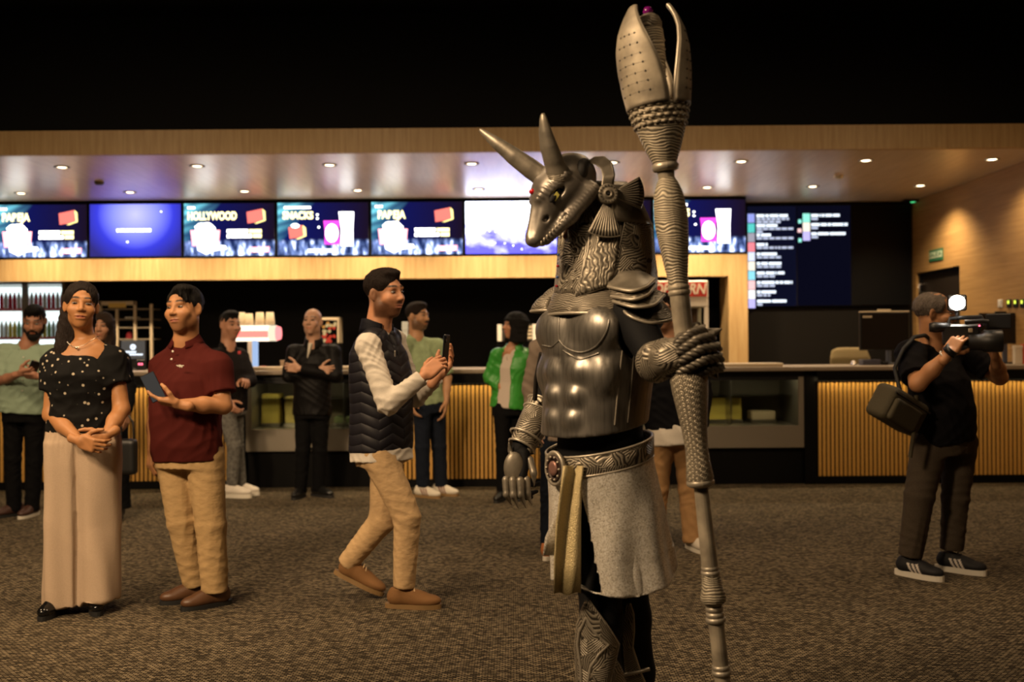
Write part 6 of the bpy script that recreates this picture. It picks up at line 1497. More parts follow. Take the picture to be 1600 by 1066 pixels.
    for s in (-1, 1):
        ops += [('+', ell(T(.745, s * .078, .098), (.100, .052, .078), Rb), .016), ('-', ell(T(.585, s * .085, .168), (.095, .026, .012), Rb), .008)]
        for t, r_, ss, ff in ((.49, .040, .050, .128), (.345, .034, .044, .134), (.20, .032, .040, .134)): ops.append(('+', ell(T(t, s * ss, ff), (r_ * 1.05, .030, r_ * .92), Rb), .022))
        ops.append(('+', ell(T(.47, s * .118, .098), (.045, .035, .055), Rb), .03))
    ops += [('-', cone(T(.64, 0, .168), T(.06, 0, .180), .010, .010), .014), ('-', cone(T(.83, 0, .16), T(.63, 0, .172), .010, .012), .014)]
    ops += [('-', ell(T(.73, -.198, .012), (.075, .088, .088), Rb), .006), ('-', ell(T(.73, .198, .012), (.075, .088, .088), Rb), .006)]
    fl = P(838, 690, 3.0); fr_ = P(1010, 664, 3.0); ncut = nrm(np.cross(fr_ - fl, (0.08, 1, .10))); ncut = ncut if ncut[2] < 0 else -ncut
    Vc, Qc = field_mesh(ops, .0045, [(fl, ncut), (T(.90), (0, 0, 1))]); Vc = relax(Vc, Qc, 2, .5); quads_obj('breastplate', Vc, Qc, A_PLATE, root, base)
    fC = torso_loft(c0, c1, YAW, prof, 2.25)[2]
    from mathutils.bvhtree import BVHTree
    bvh = BVHTree.FromPolygons([tuple(v) for v in Vc], [tuple(int(i) for i in q) for q in Qc])
    def on_mesh(px, py, off=.001):
        d = ray(px, py).normalized(); h_ = bvh.ray_cast(Vector((0, 0, CAMZ)), d)
        return np.array(h_[0] - d * off) if h_[0] is not None else first_hit(fC, px, py)
    for pts in ([(874, 532), (884, 545), (908, 553), (932, 543), (948, 520), (952, 500)], [(874, 532), (862, 543), (848, 540)], [(880, 548), (905, 563), (936, 552)], [(874, 490), (873, 515), (874, 532)]):
        q_ = np.array(pts, float); u_ = np.linspace(0, len(q_) - 1, 25); q_ = np.stack([np.interp(u_, range(len(pts)), q_[:, i]) for i in (0, 1)], 1)
        for _ in range(4): q_[1:-1] = (q_[:-2] + 2 * q_[1:-1] + q_[2:]) / 4
        tube_on('muscle_edge', [on_mesh(x, y, .0002) for x, y in q_], .0032, A_PLATE)
    tube_on('plate_seam', [on(fC, x, y, .003) for x, y in ((972, 548), (966, 600), (960, 664))], .0022, A_RIM); tube_on('plate_seam', [on(fC, x, y, .003) for x, y in ((990, 552), (986, 600), (980, 660))], .0018, A_OLD)
    arm_rim = [T(.73, -.150 - .0 * q, .012) + RT * (-.012) + FW * (.086 * math.cos(q)) + UP * (.086 * math.sin(q)) for q in np.linspace(-math.pi, math.pi, 25)]
    tube_on('armhole_rim', arm_rim, .004, A_RIM)
    # --- belt, buckle
    cb = P(936, 708, 3.1); bt = []
    tilt = lambda a: -.034 * math.cos(a - .35)
    for j, dz in enumerate((-.030, -.024, .024, .030)):
        bt.append([cb + FW * ((.152 + .004 * (j in (1, 2))) * math.cos(a)) + RT * ((.172 + .004 * (j in (1, 2))) * math.sin(a)) + UP * (dz + tilt(a)) for a in np.linspace(0, 2 * math.pi, 61)[:-1]])
    rows = np.array([[B(p) for p in r] for r in bt]); grid_mesh('belt', rows, A_HATCH, root, closed_u=True, solid=.006)
    for jj, dz in enumerate((-.030, .030)): tube_on('belt_rim', [cb + FW * (.156 * math.cos(a)) + RT * (.176 * math.sin(a)) + UP * (dz + tilt(a)) for a in np.linspace(0, 2 * math.pi, 49)], .004, A_RIM)
    bq = cb + FW * .168 + UP * (-.034) + RT * .012; zq = Vector(tuple(nrm(FW + RT * .10))); Mq = Matrix.Translation(tuple(B(bq))) @ zq.to_track_quat('Z', 'Y').to_matrix().to_4x4() @ Matrix.Scale(1.12, 4, (0, 1, 0))
    bk = MB().lathe([(.001, 0), (.046, 0), (.048, .010), (.042, .014), (.038, .009), (.001, .009)], 32, Mq).build('buckle', A_RIM, root)
    MB().lathe([(.001, .010), (.036, .010), (.036, .013), (.028, .013), (.026, .010)], 32, Mq).build('buckle_face', plain('buckle_dark', (.05, .03, .025), .5, .4), bk)
    MB().lathe([(.010, .010), (.020, .010), (.020, .016), (.010, .016)], 24, Mq).build('buckle_ring', plain('buckle_rose', (.32, .17, .14), .45, .5), bk)
    for q in range(10): MB().lathe([(.001, .010), (.004, .010), (.003, .015), (.001, .016)], 8, Mq @ Matrix.Translation((.031 * math.cos(q * .628), .031 * math.sin(q * .628), .003))).build('stud', A_RIM, bk)
    # --- skirt of glittering cloth
    m, nt, bb = _new('silver_lame'); tc = _n(nt, 'ShaderNodeTexCoord'); vo = _n(nt, 'ShaderNodeTexVoronoi'); vo.inputs['Scale'].default_value = 300; nt.links.new(tc.outputs['Object'], vo.inputs['Vector'])
    rr2 = ramp(nt, [(.0, (.36, .32, .26)), (.5, (.78, .73, .64)), (1, (.97, .95, .9))]); nt.links.new(vo.outputs['Color'], rr2.inputs[0]); nt.links.new(rr2.outputs[0], bb.inputs['Base Color'])
    bb.inputs['Metallic'].default_value = .28; bb.inputs['Roughness'].default_value = .30; bp = _n(nt, 'ShaderNodeBump'); bp.inputs['Strength'].default_value = 1.0; bp.inputs['Distance'].default_value = .0035
    nt.links.new(vo.outputs['Color'], bp.inputs['Height']); nt.links.new(bp.outputs[0], bb.inputs['Normal']); LAME = m
    GOLD = plain('gold_lame', (.60, .49, .26), .42, .4, bump=.5, scale=320, vary=.2)
    bot = P(960, 902, 3.1); pts = [bot, bot * .6 + cb * .4, cb - UP * .01]
    out = loft(pts, [.198, .188, .170], [.172, .165, .150], FW, 2.2); inn = loft([pts[0] - UP * .05, pts[1], pts[2] + UP * .05], [.183, .173, .155], [.157, .150, .135], FW, 2.2)
    a0 = P(903, 742, 2.9); a1 = P(916, 930, 2.9); vd = nrm(a0 - V3(0, 0, CAMZ))
    ops = [('+', out, 0), ('-', inn, .0), ('-', loft([a1, a0], [.044, .002], [.16, .16], vd), 0)]
    Vs, Qs = field_mesh(ops, .005); Vs = relax(Vs, Qs, 2); N = vnormals(Vs, Qs)
    ang = np.arctan2((Vs - cb) @ RT, (Vs - cb) @ FW); zz = Vs[:, 2]; am = smoothstep(1.0, .66, zz) * .010
    Vs = Vs + np.stack([N[:, 0], N[:, 1], 0 * N[:, 2]], 1) * (np.sin(ang * 9 + 2 * np.sin(zz * 6)) * am + np.sin(ang * 3 + zz * 30) * .0012)[:, None]
    Vs[:, 2] += np.where(zz < .75, .022 * np.sin(ang * 2.0 + 1.2), 0)
    quads_obj('skirt', Vs, Qs, LAME, root, base)
    rows = []
    for y, xl, xr in ((728, 880, 912), (760, 876, 909), (820, 869, 907), (880, 866, 907), (928, 866, 907)):
        rows.append([P(xl + (xr - xl) * u, y, 2.955 - .014 * math.sin(u * 7 + y * .01) - .022 * (y - 728) / 200) + V3(0, 0, .004 * math.sin(u * 9) if y > 900 else 0) for u in np.linspace(0, 1, 13)])
    plate('front_panel', rows, GOLD, .004)
    rows = [[P(xl + (xr - xl) * u, y, 2.975 + .01 * u) for u in np.linspace(0, 1, 7)] for y, xl, xr in ((735, 884, 914), (790, 874, 908), (840, 852, 880), (868, 848, 872))]
    plate('side_panel', rows, LAME, .004)
    # --- hood with engraved plates
    hb, ht = P(948, 468, 3.12), P(944, 288, 3.12)
    hpts = [hb, P(950, 430, 3.12), P(952, 385, 3.12), P(952, 340, 3.12), P(946, 306, 3.12), ht]
    hood = loft(hpts, [.150, .150, .132, .118, .098, .066], [.152, .150, .136, .122, .105, .075], FW, 2.2)
    gap = P(906, 352, 2.98)
    Vh, Qh = field_mesh([('+', hood, 0), ('-', loft([hb - UP * .03, P(952, 385, 3.12), P(946, 306, 3.12)], [.14, .12, .085], [.14, .125, .09], FW), 0), ('-', ell(gap, (.040, .07, .026)), .008)], .005); Vh = relax(Vh, Qh, 2)
    quads_obj('hood', Vh, Qh, A_FLAME, root, base); fH = hood[2]
    _, r1 = px_plate('front_guard', fH, [(364, 880, 924, 352), (395, 878, 918), (430, 875, 912), (458, 872, 903, 462)], A_HATCH, .010, thick=.007)
    tube_on('guard_edge', [r[0] for r in r1], .0045, A_RIM); tube_on('guard_edge', [r[-1] for r in r1], .004, A_RIM)
    for q in (6, 9, 12): 
        if q < len(r1): tube_on('guard_bar', list(r1[-1 - (12 - q)] if False else r1[min(q - 3, len(r1) - 1)]), .0025, A_RIM)
    for i, (x, y, c) in enumerate(((880, 372, 'blue'), (879, 386, 'blue'), (878, 400, 'blue'), (877, 418, 'red'), (876, 434, 'blue'), (875, 448, 'red'))):
        p = on(fH, x + 3, y, .018); MB().lathe([(.001, -.004), (.0045, -.002), (.0045, .002), (.001, .004)], 8, Matrix.Translation(tuple(B(p)))).build('gem', plain('gem_' + c, (.05, .12, .35) if c == 'blue' else (.4, .02, .03), .15), root)
    for i, (x, y) in enumerate(((900, 372), (909, 370), (897, 384), (906, 382), (895, 426), (904, 424), (892, 440), (901, 438), (890, 452), (899, 450))):
        p = on(fH, x, y, .014); MB().lathe([(.001, -.003), (.0055, -.001), (.0055, .001), (.001, .003)], 8, Matrix.Translation(tuple(B(p))) @ Matrix.Rotation(math.pi / 2, 4, 'X')).build('stud', A_OLD, root)
    # looped cross emblem on the guard
    tube_on('loop_emblem', [on(fH, 904 + 5 * math.sin(q), 394 - 6 * math.cos(q), .017) for q in np.linspace(0, 2 * math.pi, 13)], .0022, A_RIM); tube_on('loop_emblem', [on(fH, 903, 400, .017), on(fH, 901, 412, .017)], .0024, A_RIM); tube_on('loop_emblem', [on(fH, 895, 404, .017), on(fH, 909, 402, .017)], .0024, A_RIM)
    _, r2 = px_plate('cheek_plate', fH, [(356, 926, 968, 372), (395, 922, 964, 400), (430, 913, 958, 432), (466, 902, 948, 448)], A_FLAME, .014, thick=.007)
    tube_on('plate_edge', [r[0] for r in r2], .004, A_RIM); tube_on('plate_edge', r2[-1], .003, A_RIM)
    _, r3 = px_plate('neck_plate', fH, [(344, 975, 1014, 350), (380, 968, 1016, 385), (415, 960, 1020, 420), (446, 950, 1014, 438)], A_HATCH, .010, thick=.007); tube_on('plate_edge', [r[0] for r in r3], .003, A_RIM)
    _, r4 = px_plate('brow_plate', fH, [(288, 908, 975, 290), (305, 912, 992, 312), (325, 925, 1005, 335), (345, 938, 1012, 352)], A_OLD, .012, thick=.008)
    # --- jackal head
    hc = P(893, 300, 3.02); Rj = facing(-72, -48); kk = 3.02 / FPX
    def H(x, y, z): return Rj @ V3(x, y, z) + hc
    ops = [('+', ell((0, -.012, .028), (.080, .098, .082)), 0), ('+', ell((0, .040, .062), (.055, .060, .040)), .03),
           ('+', loft([(0, .0, .02), (0, .06, .030), (0, .11, .014), (0, .16, -.004), (0, .192, -.014)], [.074, .064, .046, .034, .026], [.070, .060, .044, .030, .022], (0, 0, 1), 2.3), .03),
           ('+', ell((0, .192, -.012), (.027, .022, .022)), .012), ('+', ell((0, .204, -.002), (.020, .013, .013)), .008),
           ('+', cone((0, .05, .094), (0, .19, .012), .012, .010), .016)]
    for s in (-1, 1):
        ops += [('+', cone((s * .030, .098, .066), (s * .076, .006, .062), .011, .013), .012), ('-', ell((s * .070, .064, .040), (.022, .036, .012), np.array(Matrix.Rotation(s * -.25, 3, 'Z'))), .006),
                ('+', cone((s * .072, -.020, -.030), (s * .048, .075, -.036), .026, .022), .02), ('+', cone((s * .048, .075, -.036), (s * .018, .172, -.036), .022, .014), .015),
                ('-', cone((s * .062, .085, -.020), (s * .026, .200, -.026), .0035, .0035), .004), ('-', ell((s * .036, .130, .012), (.008, .012, .008)), .004)]
    Vj, Qj = field_mesh(ops, .0036); Vj = relax(Vj, Qj, 1, .4); N = vnormals(Vj, Qj)
    # ribs along the cheek and over the brow
    x, y, z = np.abs(Vj[:, 0]), Vj[:, 1], Vj[:, 2]
    rib = np.exp(-(((z + .034) / .017) ** 4)) * smoothstep(-.05, -.02, y) * smoothstep(.19, .15, y) * (x > .012)
    br = np.exp(-(((z - .070) / .012) ** 4)) * smoothstep(-.03, 0, y) * smoothstep(.12, .09, y) * (x > .02)
    Vj = Vj + N * (.0022 * rib * np.sin(y * 560) + .0018 * br * np.sin(y * 480))[:, None]
    MJ = np.eye(4); quads_obj('jackal_mask', Vj @ Rj.T + hc, Qj, armour_mat('mask_silver', 'plainnoise', base=(.31, .28, .24), dark=(.12, .105, .09), rough=.40, metal=.5, strength=.4), root, base)
    for s in (-1, 1):
        mt_ = MB(); q = [H(s * .064, .082, .030), H(s * .0665, .060, .034), H(s * .0665, .058, .046), H(s * .064, .080, .046)]
        e_ = MB().add([tuple(B(p + Rj[:, 0] * s * .003)) for p in q] + [tuple(B(p - Rj[:, 0] * s * .004)) for p in q], [(0, 1, 2, 3), (7, 6, 5, 4), (0, 4, 5, 1), (1, 5, 6, 2), (2, 6, 7, 3), (3, 7, 4, 0)]).build('mask_eye', plain('eye_yellow', (.75, .68, .16), .3), root); e_['label'] = 'yellow slanted eye'
        for i in range(9):
            t = i / 8; p = H(s * (.056 - .030 * t), .095 + .095 * t, -.026); MB().lathe([(.001, .006), (.004, .003), (.003, -.004), (.001, -.007)], 7, Matrix.Translation(tuple(B(p)))).build('tooth', A_RIM, root)
    for s in (-1, 1): organic('eye_socket', [('+', ell(H(s * .0575, .064, .040), (.010, .034, .0115), Rj @ np.array(Matrix.Rotation(s * -.25, 3, 'Z'))), 0)], .0035, GAPB, root, base)
    g = H(-.004, .088, .090); MB().lathe([(.001, -.010), (.009, -.006), (.012, 0), (.009, .006), (.001, .010)], 12, Matrix.Translation(tuple(B(g)))).build('forehead_gem', plain('gem_red_big', (.5, .012, .02), .12), root)
    def ear(name, b0, tip, w0, front):
        b0, tip = np.array(b0), np.array(tip); ax_ = tip - b0; pts = [b0 + ax_ * t + front * (.012 * math.sin(t * 3.1)) for t in (0, .2, .45, .7, .9, 1.0)]
        o = loft(pts, [w0, w0 * 1.02, w0 * .9, w0 * .66, w0 * .40, w0 * .2], [w0 * .8, w0 * .78, w0 * .66, w0 * .48, w0 * .32, w0 * .16], front, 2.0)
        hol = loft([b0 + ax_ * .1 + front * w0 * .86, b0 + ax_ * .45 + front * w0 * .80, b0 + ax_ * .80 + front * w0 * .52], [w0 * .16, w0 * .14, w0 * .03], [w0 * .16, w0 * .14, w0 * .05], front)
        organic(name, [('+', o, 0), ('+', ell(b0, (w0 * .95, w0 * .8, w0 * .8)), .02)], .004, A_WAVE if False else A_OLD, root, base)
    ear('ear', P(873, 272, 2.955), P(848, 177, 2.90), .034, nrm(V3(-.75, -.6, .1))); ear('ear', P(852, 280, 3.075), P(749, 202, 3.13), .031, nrm(V3(-.25, -.9, -.2)))
    organic('ear_boss', [('+', ell(P(874, 279, 2.955), (.038, .034, .034)), 0)], .005, A_WAVE, root, base)
    organic('nape_tuft', [('+', ell(P(908, 268, 2.97), (.022, .03, .036)), 0), ('+', ell(P(914, 256, 2.98), (.016, .02, .018)), .01)], .005, plain('tuft_dark', (.02, .018, .016), .6), root, base)
    # --- side disc with petals
    dn = nrm(V3(.16, -.98, .05)); dc = P(950, 303, 2.955); Md = Matrix.Translation(tuple(B(dc))) @ Vector(tuple(dn)).to_track_quat('Z', 'Y').to_matrix().to_4x4()
    ds = MB().lathe([(.001, -.02), (.031, -.02), (.031, .004), (.027, .007), (.021, .005), (.014, .005), (.012, .008), (.008, .008), (.006, .003), (.001, .003)], 32, Md).build('side_disc', A_OLD, root)
    MB().lathe([(.001, .003), (.005, .003), (.004, .006), (.001, .007)], 12, Md).build('disc_core', GAPB, ds)
    for q in range(16): MB().tube([tuple(Md @ Vector((.022 * math.cos(q * .3927), .022 * math.sin(q * .3927), .006))), tuple(Md @ Vector((.027 * math.cos(q * .3927), .027 * math.sin(q * .3927), .007)))], .0012, 5).build('disc_ray', GAPB, ds)
    def fan(name, c, r0, r1, a0, a1, Yd, curl=0.0, m=A_RIBS):
        rows = []
        for t in np.linspace(0, 1, 6):
            rows.append([P(c[0] + (r0 + (r1 - r0) * t) * math.cos(a), c[1] - (r0 + (r1 - r0) * t) * math.sin(a), Yd + curl * t * t) for a in np.radians(np.linspace(a0, a1, 17))])
        plate(name, rows, m, .008); tube_on(name + '_rim', rows[-1], .0035, A_RIM); tube_on(name + '_rim', [r[0] for r in rows], .0028, A_RIM); tube_on(name + '_rim', [r[-1] for r in rows], .0028, A_RIM)
    fan('rear_fan', (952, 304), 14, 53, -24, 30, 2.97, .02); fan('lower_fan', (951, 304), 13, 66, -118, -74, 2.965, -.012)
    rows = [[P(x + dx * u, y + dy * u, 2.96 + .004 * j) for u in np.linspace(0, 1, 7)] for j, (x, y, dx, dy) in enumerate(((941, 289, 17, -1), (943, 276, 17, -3), (940, 264, 16, -9), (932, 257, 12, -12), (924, 254, 5, -8), (919, 256, 0, -4)))]
    plate('crest_petal', rows, A_RIBS, .008); tube_on('crest_petal_rim', [r[0] for r in rows], .0025, A_RIM); tube_on('crest_petal_rim', [r[-1] for r in rows], .0025, A_RIM)
    # --- shoulder mantle and layered shoulder plates
    mc = P(945, 452, 3.12); rows = []
    for t in np.linspace(0, 1, 6):
        rows.append([mc + FW * ((.140 + .036 * t) * math.cos(a)) + RT * ((.145 + .050 * t) * math.sin(a)) + UP * (.02 - .062 * t - .018 * t * t + .012 * math.cos(a * 2) * t - .03 * t * max(math.cos(a), 0)) for a in np.linspace(0, 2 * math.pi, 61)[:-1]])
    grid_mesh('mantle', np.array([[B(p) for p in r] for r in rows]), A_WAVE, root, closed_u=True, solid=.008)
    tube_on('mantle_rim', rows[-1] + [rows[-1][0]], .0055, A_RIM)
    def shoulder(c, out, r, drop, yaw_, m, name='shoulder_plate', lift=0.0):
        """one lame: part of a dome over the shoulder"""
        out = nrm(out); fr = nrm(np.cross((0, 0, 1), out)); rows = []
        for t in np.linspace(0, 1, 6):
            el = math.radians(78 - (78 - drop) * t)
            rows.append([c + (out * math.cos(a) + fr * math.sin(a)) * (r * math.cos(el)) * (1 + .06 * t * t) + UP * (r * .80 * math.sin(el) + lift * t) for a in np.linspace(-1.75, 1.75, 25)])
        plate(name, rows, m, .006); tube_on('shoulder_rim', rows[-1], .005, A_RIM)
    oB = nrm(J['shB'] - J['nk']); oB[2] = 0; oB = nrm(oB + V3(.25, -.35, 0))
    organic('shoulder_cap', [('+', ell(P(992, 486, 3.0), (.085, .085, .062)), 0), ('+', ell(P(1000, 500, 2.97), (.07, .07, .05)), .03)], .007, plain('cap_dark', (.03, .026, .02), .6, .3), root, base)
    def lame(up_, lo_, yu, yl, m, flare=.035):
        """one curved lame of the shoulder: upper edge and flared lower edge, given where they show"""
        def rs(pts, n=21):
            pts = np.array(pts, float); t = np.linspace(0, 1, len(pts)); u = np.linspace(0, 1, n); q = np.stack([np.interp(u, t, pts[:, i]) for i in (0, 1)], 1)
            for _ in range(3): q[1:-1] = (q[:-2] + 2 * q[1:-1] + q[2:]) / 4
            return q
        U_, L_ = rs(up_), rs(lo_); rows = []
        for t in np.linspace(0, 1, 8):
            rows.append([P(*(U_[i] * (1 - t) + L_[i] * t), yu + (yl - yu) * t - flare * t * t * math.sin(math.pi * i / 20) + .10 * abs(i / 20 - .42) ** 2 * 2) for i in range(21)])
        plate('shoulder_plate', rows, m, .006); tube_on('shoulder_rim', rows[-1], .0048, A_RIM)
    lame([(958, 470), (985, 472), (1015, 470), (1034, 470)], [(968, 478), (982, 494), (1012, 506), (1044, 502), (1056, 496)], 2.94, 2.90, A_WAVE)
    lame([(955, 455), (985, 452), (1015, 452), (1030, 455)], [(958, 471), (990, 481), (1022, 478), (1038, 461)], 2.93, 2.885, A_WAVE)
    lame([(950, 440), (980, 436), (1010, 436), (1022, 440)], [(955, 463), (988, 469), (1012, 462), (1024, 445)], 2.93, 2.89, A_WAVE)
    lame([(950, 432), (975, 424), (1000, 424), (1014, 430)], [(950, 448), (985, 456), (1010, 449), (1024, 436)], 2.95, 2.90, A_OLD)
    oA = nrm(V3(-.75, .6, 0))
    for i, (dx, dy, r) in enumerate(((8, -18, .08), (0, -4, .092))): shoulder(P(876 + dx, 494 + dy, 3.24), oA, r, 6, 0, A_WAVE)
    tube_on('side_strap', [P(846, 552, 3.16), P(838, 590, 3.2), P(836, 625, 3.24)], .008, plain('strap_leather', (.02, .016, .013), .6))
    # --- right arm: bracer and clawed gauntlet
    e, w_ = J['elA'], J['wrA']; ss = e + (w_ - e) * .22; ee = e + (w_ - e) * .93
    organic('bracer', [('+', loft([ee, (ss + ee) / 2, ss], [.043, .052, .056], [.043, .052, .056], V3(0, -1, 0)), 0)], .005, A_HATCH, root, base)
    for q in (ee, ee * .8 + ss * .2, ss * .8 + ee * .2, ss):
        d = Vector(tuple(nrm(w_ - e))).to_track_quat('Z', 'Y').to_matrix().to_4x4(); rr_ = .045 if q is ee else .056
        MB().lathe([(rr_, -.004), (rr_ + .005, 0), (rr_, .004)], 24, Matrix.Translation(tuple(B(q))) @ d, cap=False).build('bracer_band', A_RIM, root)
    hd_ = nrm(V3(-.12, -.35, -.95)); organic('hand_plate', [('+', ell(w_ + hd_ * .055 + V3(-.012, -.022, 0), (.034, .02, .052)), 0), ('+', cone(w_ + V3(-.03, -.02, 0), w_ + V3(-.035, -.03, .03), .010, .003), .01), ('+', cone(w_ + V3(.03, -.015, 0), w_ + V3(.036, -.02, .035), .010, .003), .01)], .004, A_OLD, root, base)
    fx_ = [(-.034, -.020), (-.012, -.034), (.012, -.034), (.032, -.020)]
    for i, (a, b_) in enumerate(fx_):
        r0_ = w_ + hd_ * .095 + V3(a, b_, 0); m1 = r0_ + V3(.002, -.012, -.045); tip = m1 + V3(.016, .018, -.050 + .008 * abs(i - 1.5))
        organic('finger_claw', [('+', cone(r0_, m1, .013, .011), 0), ('+', cone(m1, tip, .011, .002), .006)], .0035, A_OLD, root, base)
    r0_ = w_ + hd_ * .03 + V3(.036, -.02, 0); organic('thumb_claw', [('+', cone(r0_, r0_ + V3(.012, -.02, -.04), .013, .011), 0), ('+', cone(r0_ + V3(.012, -.02, -.04), r0_ + V3(.012, -.015, -.085), .011, .002), .006)], .0035, A_OLD, root, base)
    # --- left forearm: cuff and braided gauntlet round the staff hand
    e, w_ = J['elB'], J['wrB']
    organic('forearm_guard', [('+', loft([e + (w_ - e) * .04, w_ + (w_ - e) * .35], [.050, .050], [.050, .050], V3(0, -1, 0)), 0), ('+', ell(P(1042, 558, 2.775), (.046, .05, .046)), .03)], .005, A_HATCH, root, base)
    organic('elbow_cop', [('+', ell(e + V3(-.004, -.004, .0), (.058, .052, .060)), 0), ('+', cone(e + V3(-.02, -.03, .03), e + V3(.02, -.035, .062), .022, .010), .02)], .005, A_HATCH, root, base)
    hc2 = P(1086, 553, 2.775); glv = ell(hc2, (.066, .060, .058)); organic('glove', [('+', glv, 0), ('+', ell(hc2 + V3(-.02, 0, -.03), (.05, .05, .035)), .02)], .005, plain('glove_dark', (.03, .027, .022), .6, .3), root, base)
    MBR = armour_mat('braid_silver', 'plainnoise', base=(.27, .24, .19), dark=(.06, .05, .04), metal=.6, rough=.45, strength=.4)
    def braid(pts, r, name='braid'):
        pts = np.array(pts); t = np.linspace(0, 1, 30); q = np.stack([np.interp(t, np.linspace(0, 1, len(pts)), pts[:, i]) for i in range(3)], 1); q[1:-1] = (q[:-2] + 2 * q[1:-1] + q[2:]) / 4
        mb = MB()
        for ph in (0, 2.1, 4.2):
            s_ = []
            for i in range(len(q)):
                d = nrm(q[min(i + 1, len(q) - 1)] - q[max(i - 1, 0)]); n1 = nrm(np.cross(d, (0, 0, 1))); n2 = np.cross(d, n1); a = ph + t[i] * 20
                s_.append(tuple(B(q[i] + (n1 * math.cos(a) + n2 * math.sin(a)) * r * .62)))
            mb.tube(s_, r * .62, 6)
        mb.build(name, MBR, root)
    fG = ell(hc2, (.070, .064, .062))[2]
    for pts in ([(1047, 560), (1060, 540), (1080, 524), (1100, 518)], [(1045, 568), (1064, 550), (1088, 534), (1112, 528)], [(1045, 576), (1068, 562), (1094, 547), (1121, 543)], [(1048, 584), (1072, 574), (1098, 562), (1124, 558)], [(1056, 590), (1080, 585), (1102, 577), (1123, 573)], [(1062, 534), (1078, 518), (1092, 514)]):
        braid([on(fG, x, y, .006) for x, y in pts], .0125)
    for (x, y, tx, ty) in ((1108, 522, 1128, 514), (1118, 560, 1133, 578), (1112, 580, 1122, 592)):
        organic('cuff_spike', [('+', cone(P(x, y, 2.80), P(tx, ty, 2.79), .018, .003), 0)], .004, A_OLD, root, base)
    # --- greaves and boots
    for S, yw in (('A', 0), ('B', 1)):
        kn, an = J['kn' + S], J['an' + S]; lg = loft([an - UP * .02, an * .5 + kn * .5, kn, kn + UP * .13], [.058, .072, .078, .088], [.058, .074, .080, .092], V3(-.5, -.85, 0))
        fL = lg[2]
        if S == 'A':
            _, rg = px_plate('greave', fL, [(938, 918, 922), (952, 912, 931), (975, 906, 947), (1006, 903, 964), (1035, 904, 958), (1066, 905, 951), (1120, 907, 950), (1180, 909, 952)], A_HATCH, .008, 11, .007, bulge=.010)
            tube_on('greave_rim', [r[0] for r in rg], .0042, A_RIM); tube_on('greave_rim', [r[-1] for r in rg], .0042, A_RIM)
            for pts in ([(921, 962), (930, 985), (949, 1004), (936, 1020), (926, 1040), (921, 1075)], [(913, 980), (910, 1005), (914, 1040), (915, 1080)], [(921, 962), (913, 985)]): tube_on('greave_ridge', [on(fL, x, y, .020) for x, y in pts], .0048, A_RIM)
            _, rg2 = px_plate('calf_plate', fL, [(1030, 956, 962), (1048, 950, 970), (1075, 946, 976), (1120, 948, 974), (1170, 950, 970)], A_HATCH, .006, 7, .006)
        else:
            _, rg = px_plate('greave', fL, [(942, 978, 984), (958, 976, 989), (985, 974, 990), (1010, 975, 988), (1050, 978, 1000), (1080, 982, 1012), (1150, 990, 1022)], A_HATCH, .007, 8, .006)
            tube_on('greave_rim', [r[-1] for r in rg], .004, A_RIM); tube_on('greave_band', [on(fL, x, 1052 - (x - 975) * .25, .012) for x in range(976, 1012, 5)], .006, A_RIM)
        make_shoe(root, base, an, -50 if S == 'A' else -25, plain('boot_black', (.006, .006, .006), .3), SOLEB, .29, style='boot')
    # ------------------------------------------------------------------ the staff (held: a thing of its own)
    YS_ = 2.775; ks = YS_ / FPX; A1 = P(1011.5, 10, YS_); B1 = P(1156, 1302, YS_); B1[2] = 0.002
    # walk along the axis: pixel row -> distance from the foot
    st = empty('staff', tuple(B1), 0, 'tall silver staff with an open claw head held by the armoured figure', 'staff')
    az = nrm(A1 - B1); Ms = Vector(tuple(az)).to_track_quat('Z', 'Y').to_matrix().to_4x4(); LEN = np.linalg.norm(A1 - B1)
    def d_(py): return LEN * (1302 - py) / (1302 - 10)
    def seg(name, prof_, m, n=28, parent=st, cap=True): return MB().lathe([(hw * ks, d_(py)) for py, hw in prof_], n, Ms, cap).build(name, m, parent)
    seg('lower_shaft', [(1301, 11), (1180, 12), (1053, 12.5), (1000, 12), (968, 12.5), (945, 12), (890, 13), (860, 12.5), (800, 11.5), (755, 11)], A_STAFFP)
    for y, hw in ((1048, 15), (1040, 14), (966, 15.5), (958, 14), (949, 13.5), (893, 14.5), (886, 13.5), (1200, 15)): seg('ring', [(y + 4, hw - 2), (y + 2.5, hw), (y - 2.5, hw), (y - 4, hw - 2)], A_RIM)
    seg('lower_knob', [(943, 13), (938, 19), (930, 20), (918, 16.5), (905, 15), (896, 14)], A_STAFF)
    seg('lower_cover', [(757, 14), (754, 19.5), (745, 21.5), (725, 19), (700, 17.5), (670, 20), (640, 24), (612, 28), (592, 29.5), (578, 27)], A_SCALE, 36)
    seg('cover_rim', [(759, 17), (756, 21.5), (751, 22), (748, 20)], A_RIM)
    seg('grip', [(600, 15), (560, 14.5), (505, 15), (470, 15.5), (452, 15)], A_STAFFP)
    for y, hw in ((457, 17.5), (449, 17)): seg('ring', [(y + 4, hw - 1.5), (y + 2, hw), (y - 2, hw), (y - 4, hw - 1.5)], A_STAFFP)
    seg('upper_cover', [(447, 15.5), (430, 16.5), (405, 20), (380, 23.5), (350, 26), (335, 26), (318, 25), (300, 22), (286, 17), (279, 13)], A_STAFF, 36)
    seg('neck', [(285, 12), (262, 14), (258, 15)], A_STAFFP)
    seg('collar_ring', [(268, 15), (266, 20), (259, 21.5), (255, 18)], A_RIM)
    seg('cup', [(262, 15), (255, 18.5), (235, 27), (210, 36), (190, 42), (176, 45.5), (168, 46)], A_STAFF, 40)
    # cobbled band round the cup rim
    pts_n = 22
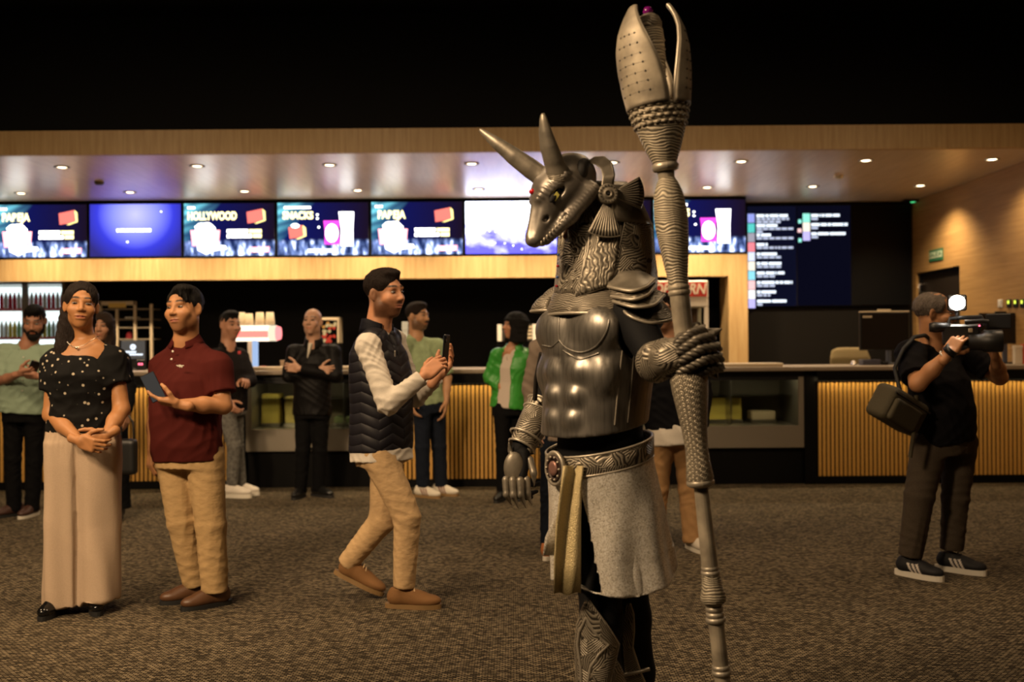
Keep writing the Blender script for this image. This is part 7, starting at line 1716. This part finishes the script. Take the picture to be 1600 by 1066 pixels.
    for ri, (py, off) in enumerate(((197, 0), (188, .5), (179, 0), (171, .5))):
        hw = np.interp(py, [168, 176, 190, 210], [46, 45.5, 42, 36]) + .6
        for q in range(pts_n):
            a = 2 * math.pi * (q + off) / pts_n; Mc = Ms @ Matrix.Translation((hw * ks * math.cos(a), hw * ks * math.sin(a), d_(py))) @ Matrix.Rotation(a, 4, 'Z')
            MB().lathe([(.001, -.0052), (.0062, -.0035), (.0076, 0), (.0062, .0035), (.001, .0052)], 7, Mc @ Matrix.Scale(1.4, 4, (0, 1, 0)) @ Matrix.Scale(.55, 4, (1, 0, 0))).build('cobble', A_STAFFP, st)
    seg('core', [(172, 14), (150, 15), (120, 17), (90, 19.5), (60, 20.5), (48, 20), (44, 17)], A_STAFF, 24)
    for y in (150, 136, 122, 108, 94, 80, 66): seg('core_groove', [(y + 1.6, 15 + (150 - y) * .064), (y, 16.6 + (150 - y) * .064), (y - 1.6, 15.2 + (150 - y) * .064)], A_STAFFP, 24)
    seg('core_head', [(52, 14), (46, 19), (38, 20), (28, 16), (23, 10)], A_WAVE, 24)
    MB().lathe([(.001, -.014), (.010, -.011), (.015, 0), (.010, .011), (.001, .014)], 18, Ms @ Matrix.Translation((0, 0, d_(18)))).build('orb', plain('orb_purple', (.16, .006, .14), .2), st)
    # three claws, curved shells that narrow to a point
    vx = Ms.to_3x3().inverted() @ Vector((1, 0, 0)); th0 = math.atan2(vx.y, vx.x)                   # angle of image-right round the axis
    vc = Ms.to_3x3().inverted() @ Vector((0, -1, 0)); sgn = 1 if math.sin(math.atan2(vc.y, vc.x) - th0) > 0 else -1
    prof_r = [(170, 46.5), (140, 51), (110, 54), (80, 54.5), (55, 51), (35, 44), (20, 36), (8, 27)]
    def claw(cang, half0):
        rows = []; uvs = []
        for py in np.linspace(170, 15, 28):
            r = np.interp(py, [p[0] for p in prof_r][::-1], [p[1] for p in prof_r][::-1]) * ks; t = (170 - py) / 164; half = half0 * (1 - t ** 1.6) * 1.0 + .07
            rows.append([Ms @ Vector((r * math.cos(a), r * math.sin(a), d_(py))) for a in np.linspace(cang - half, cang + half, 15)]); uvs.append([(a * r * 40, py * .08) for a in np.linspace(-half, half, 15)])
        o = grid_mesh('claw', np.array([[tuple(v) for v in r] for r in rows]), A_STAFFP, st, uv=uvs, solid=.012)
        MB().tube([r[0] for r in rows], .005, 6).tube([r[-1] for r in rows], .005, 6).build('claw_rim', A_RIM, o)
        for py in (150, 136, 122, 108, 94, 78, 62):
            r = (np.interp(py, [p[0] for p in prof_r][::-1], [p[1] for p in prof_r][::-1]) + 3.2) * ks; t = (170 - py) / 164; half = half0 * (1 - t ** 1.6) * .72
            mb = MB()
            for u in (-.75, -.25, .25, .75):
                a = cang + half * u; mb.lathe([(.001, -.003), (.0034, 0), (.001, .003)], 6, Ms @ Matrix.Translation((r * math.cos(a), r * math.sin(a), d_(py))))
            mb.tube([Ms @ Vector((r * .995 * math.cos(a), r * .995 * math.sin(a), d_(py))) for a in np.linspace(cang - half * .9, cang + half * .9, 9)], .0011, 5)
            mb.build('rivet_row', plain('rivet_dark', (.03, .026, .02), .6), o)
    for ca, hf in ((math.radians(140), .98), (math.radians(18), .80), (math.radians(262), .9)): claw(th0 + sgn * ca, hf)
cast_armour()
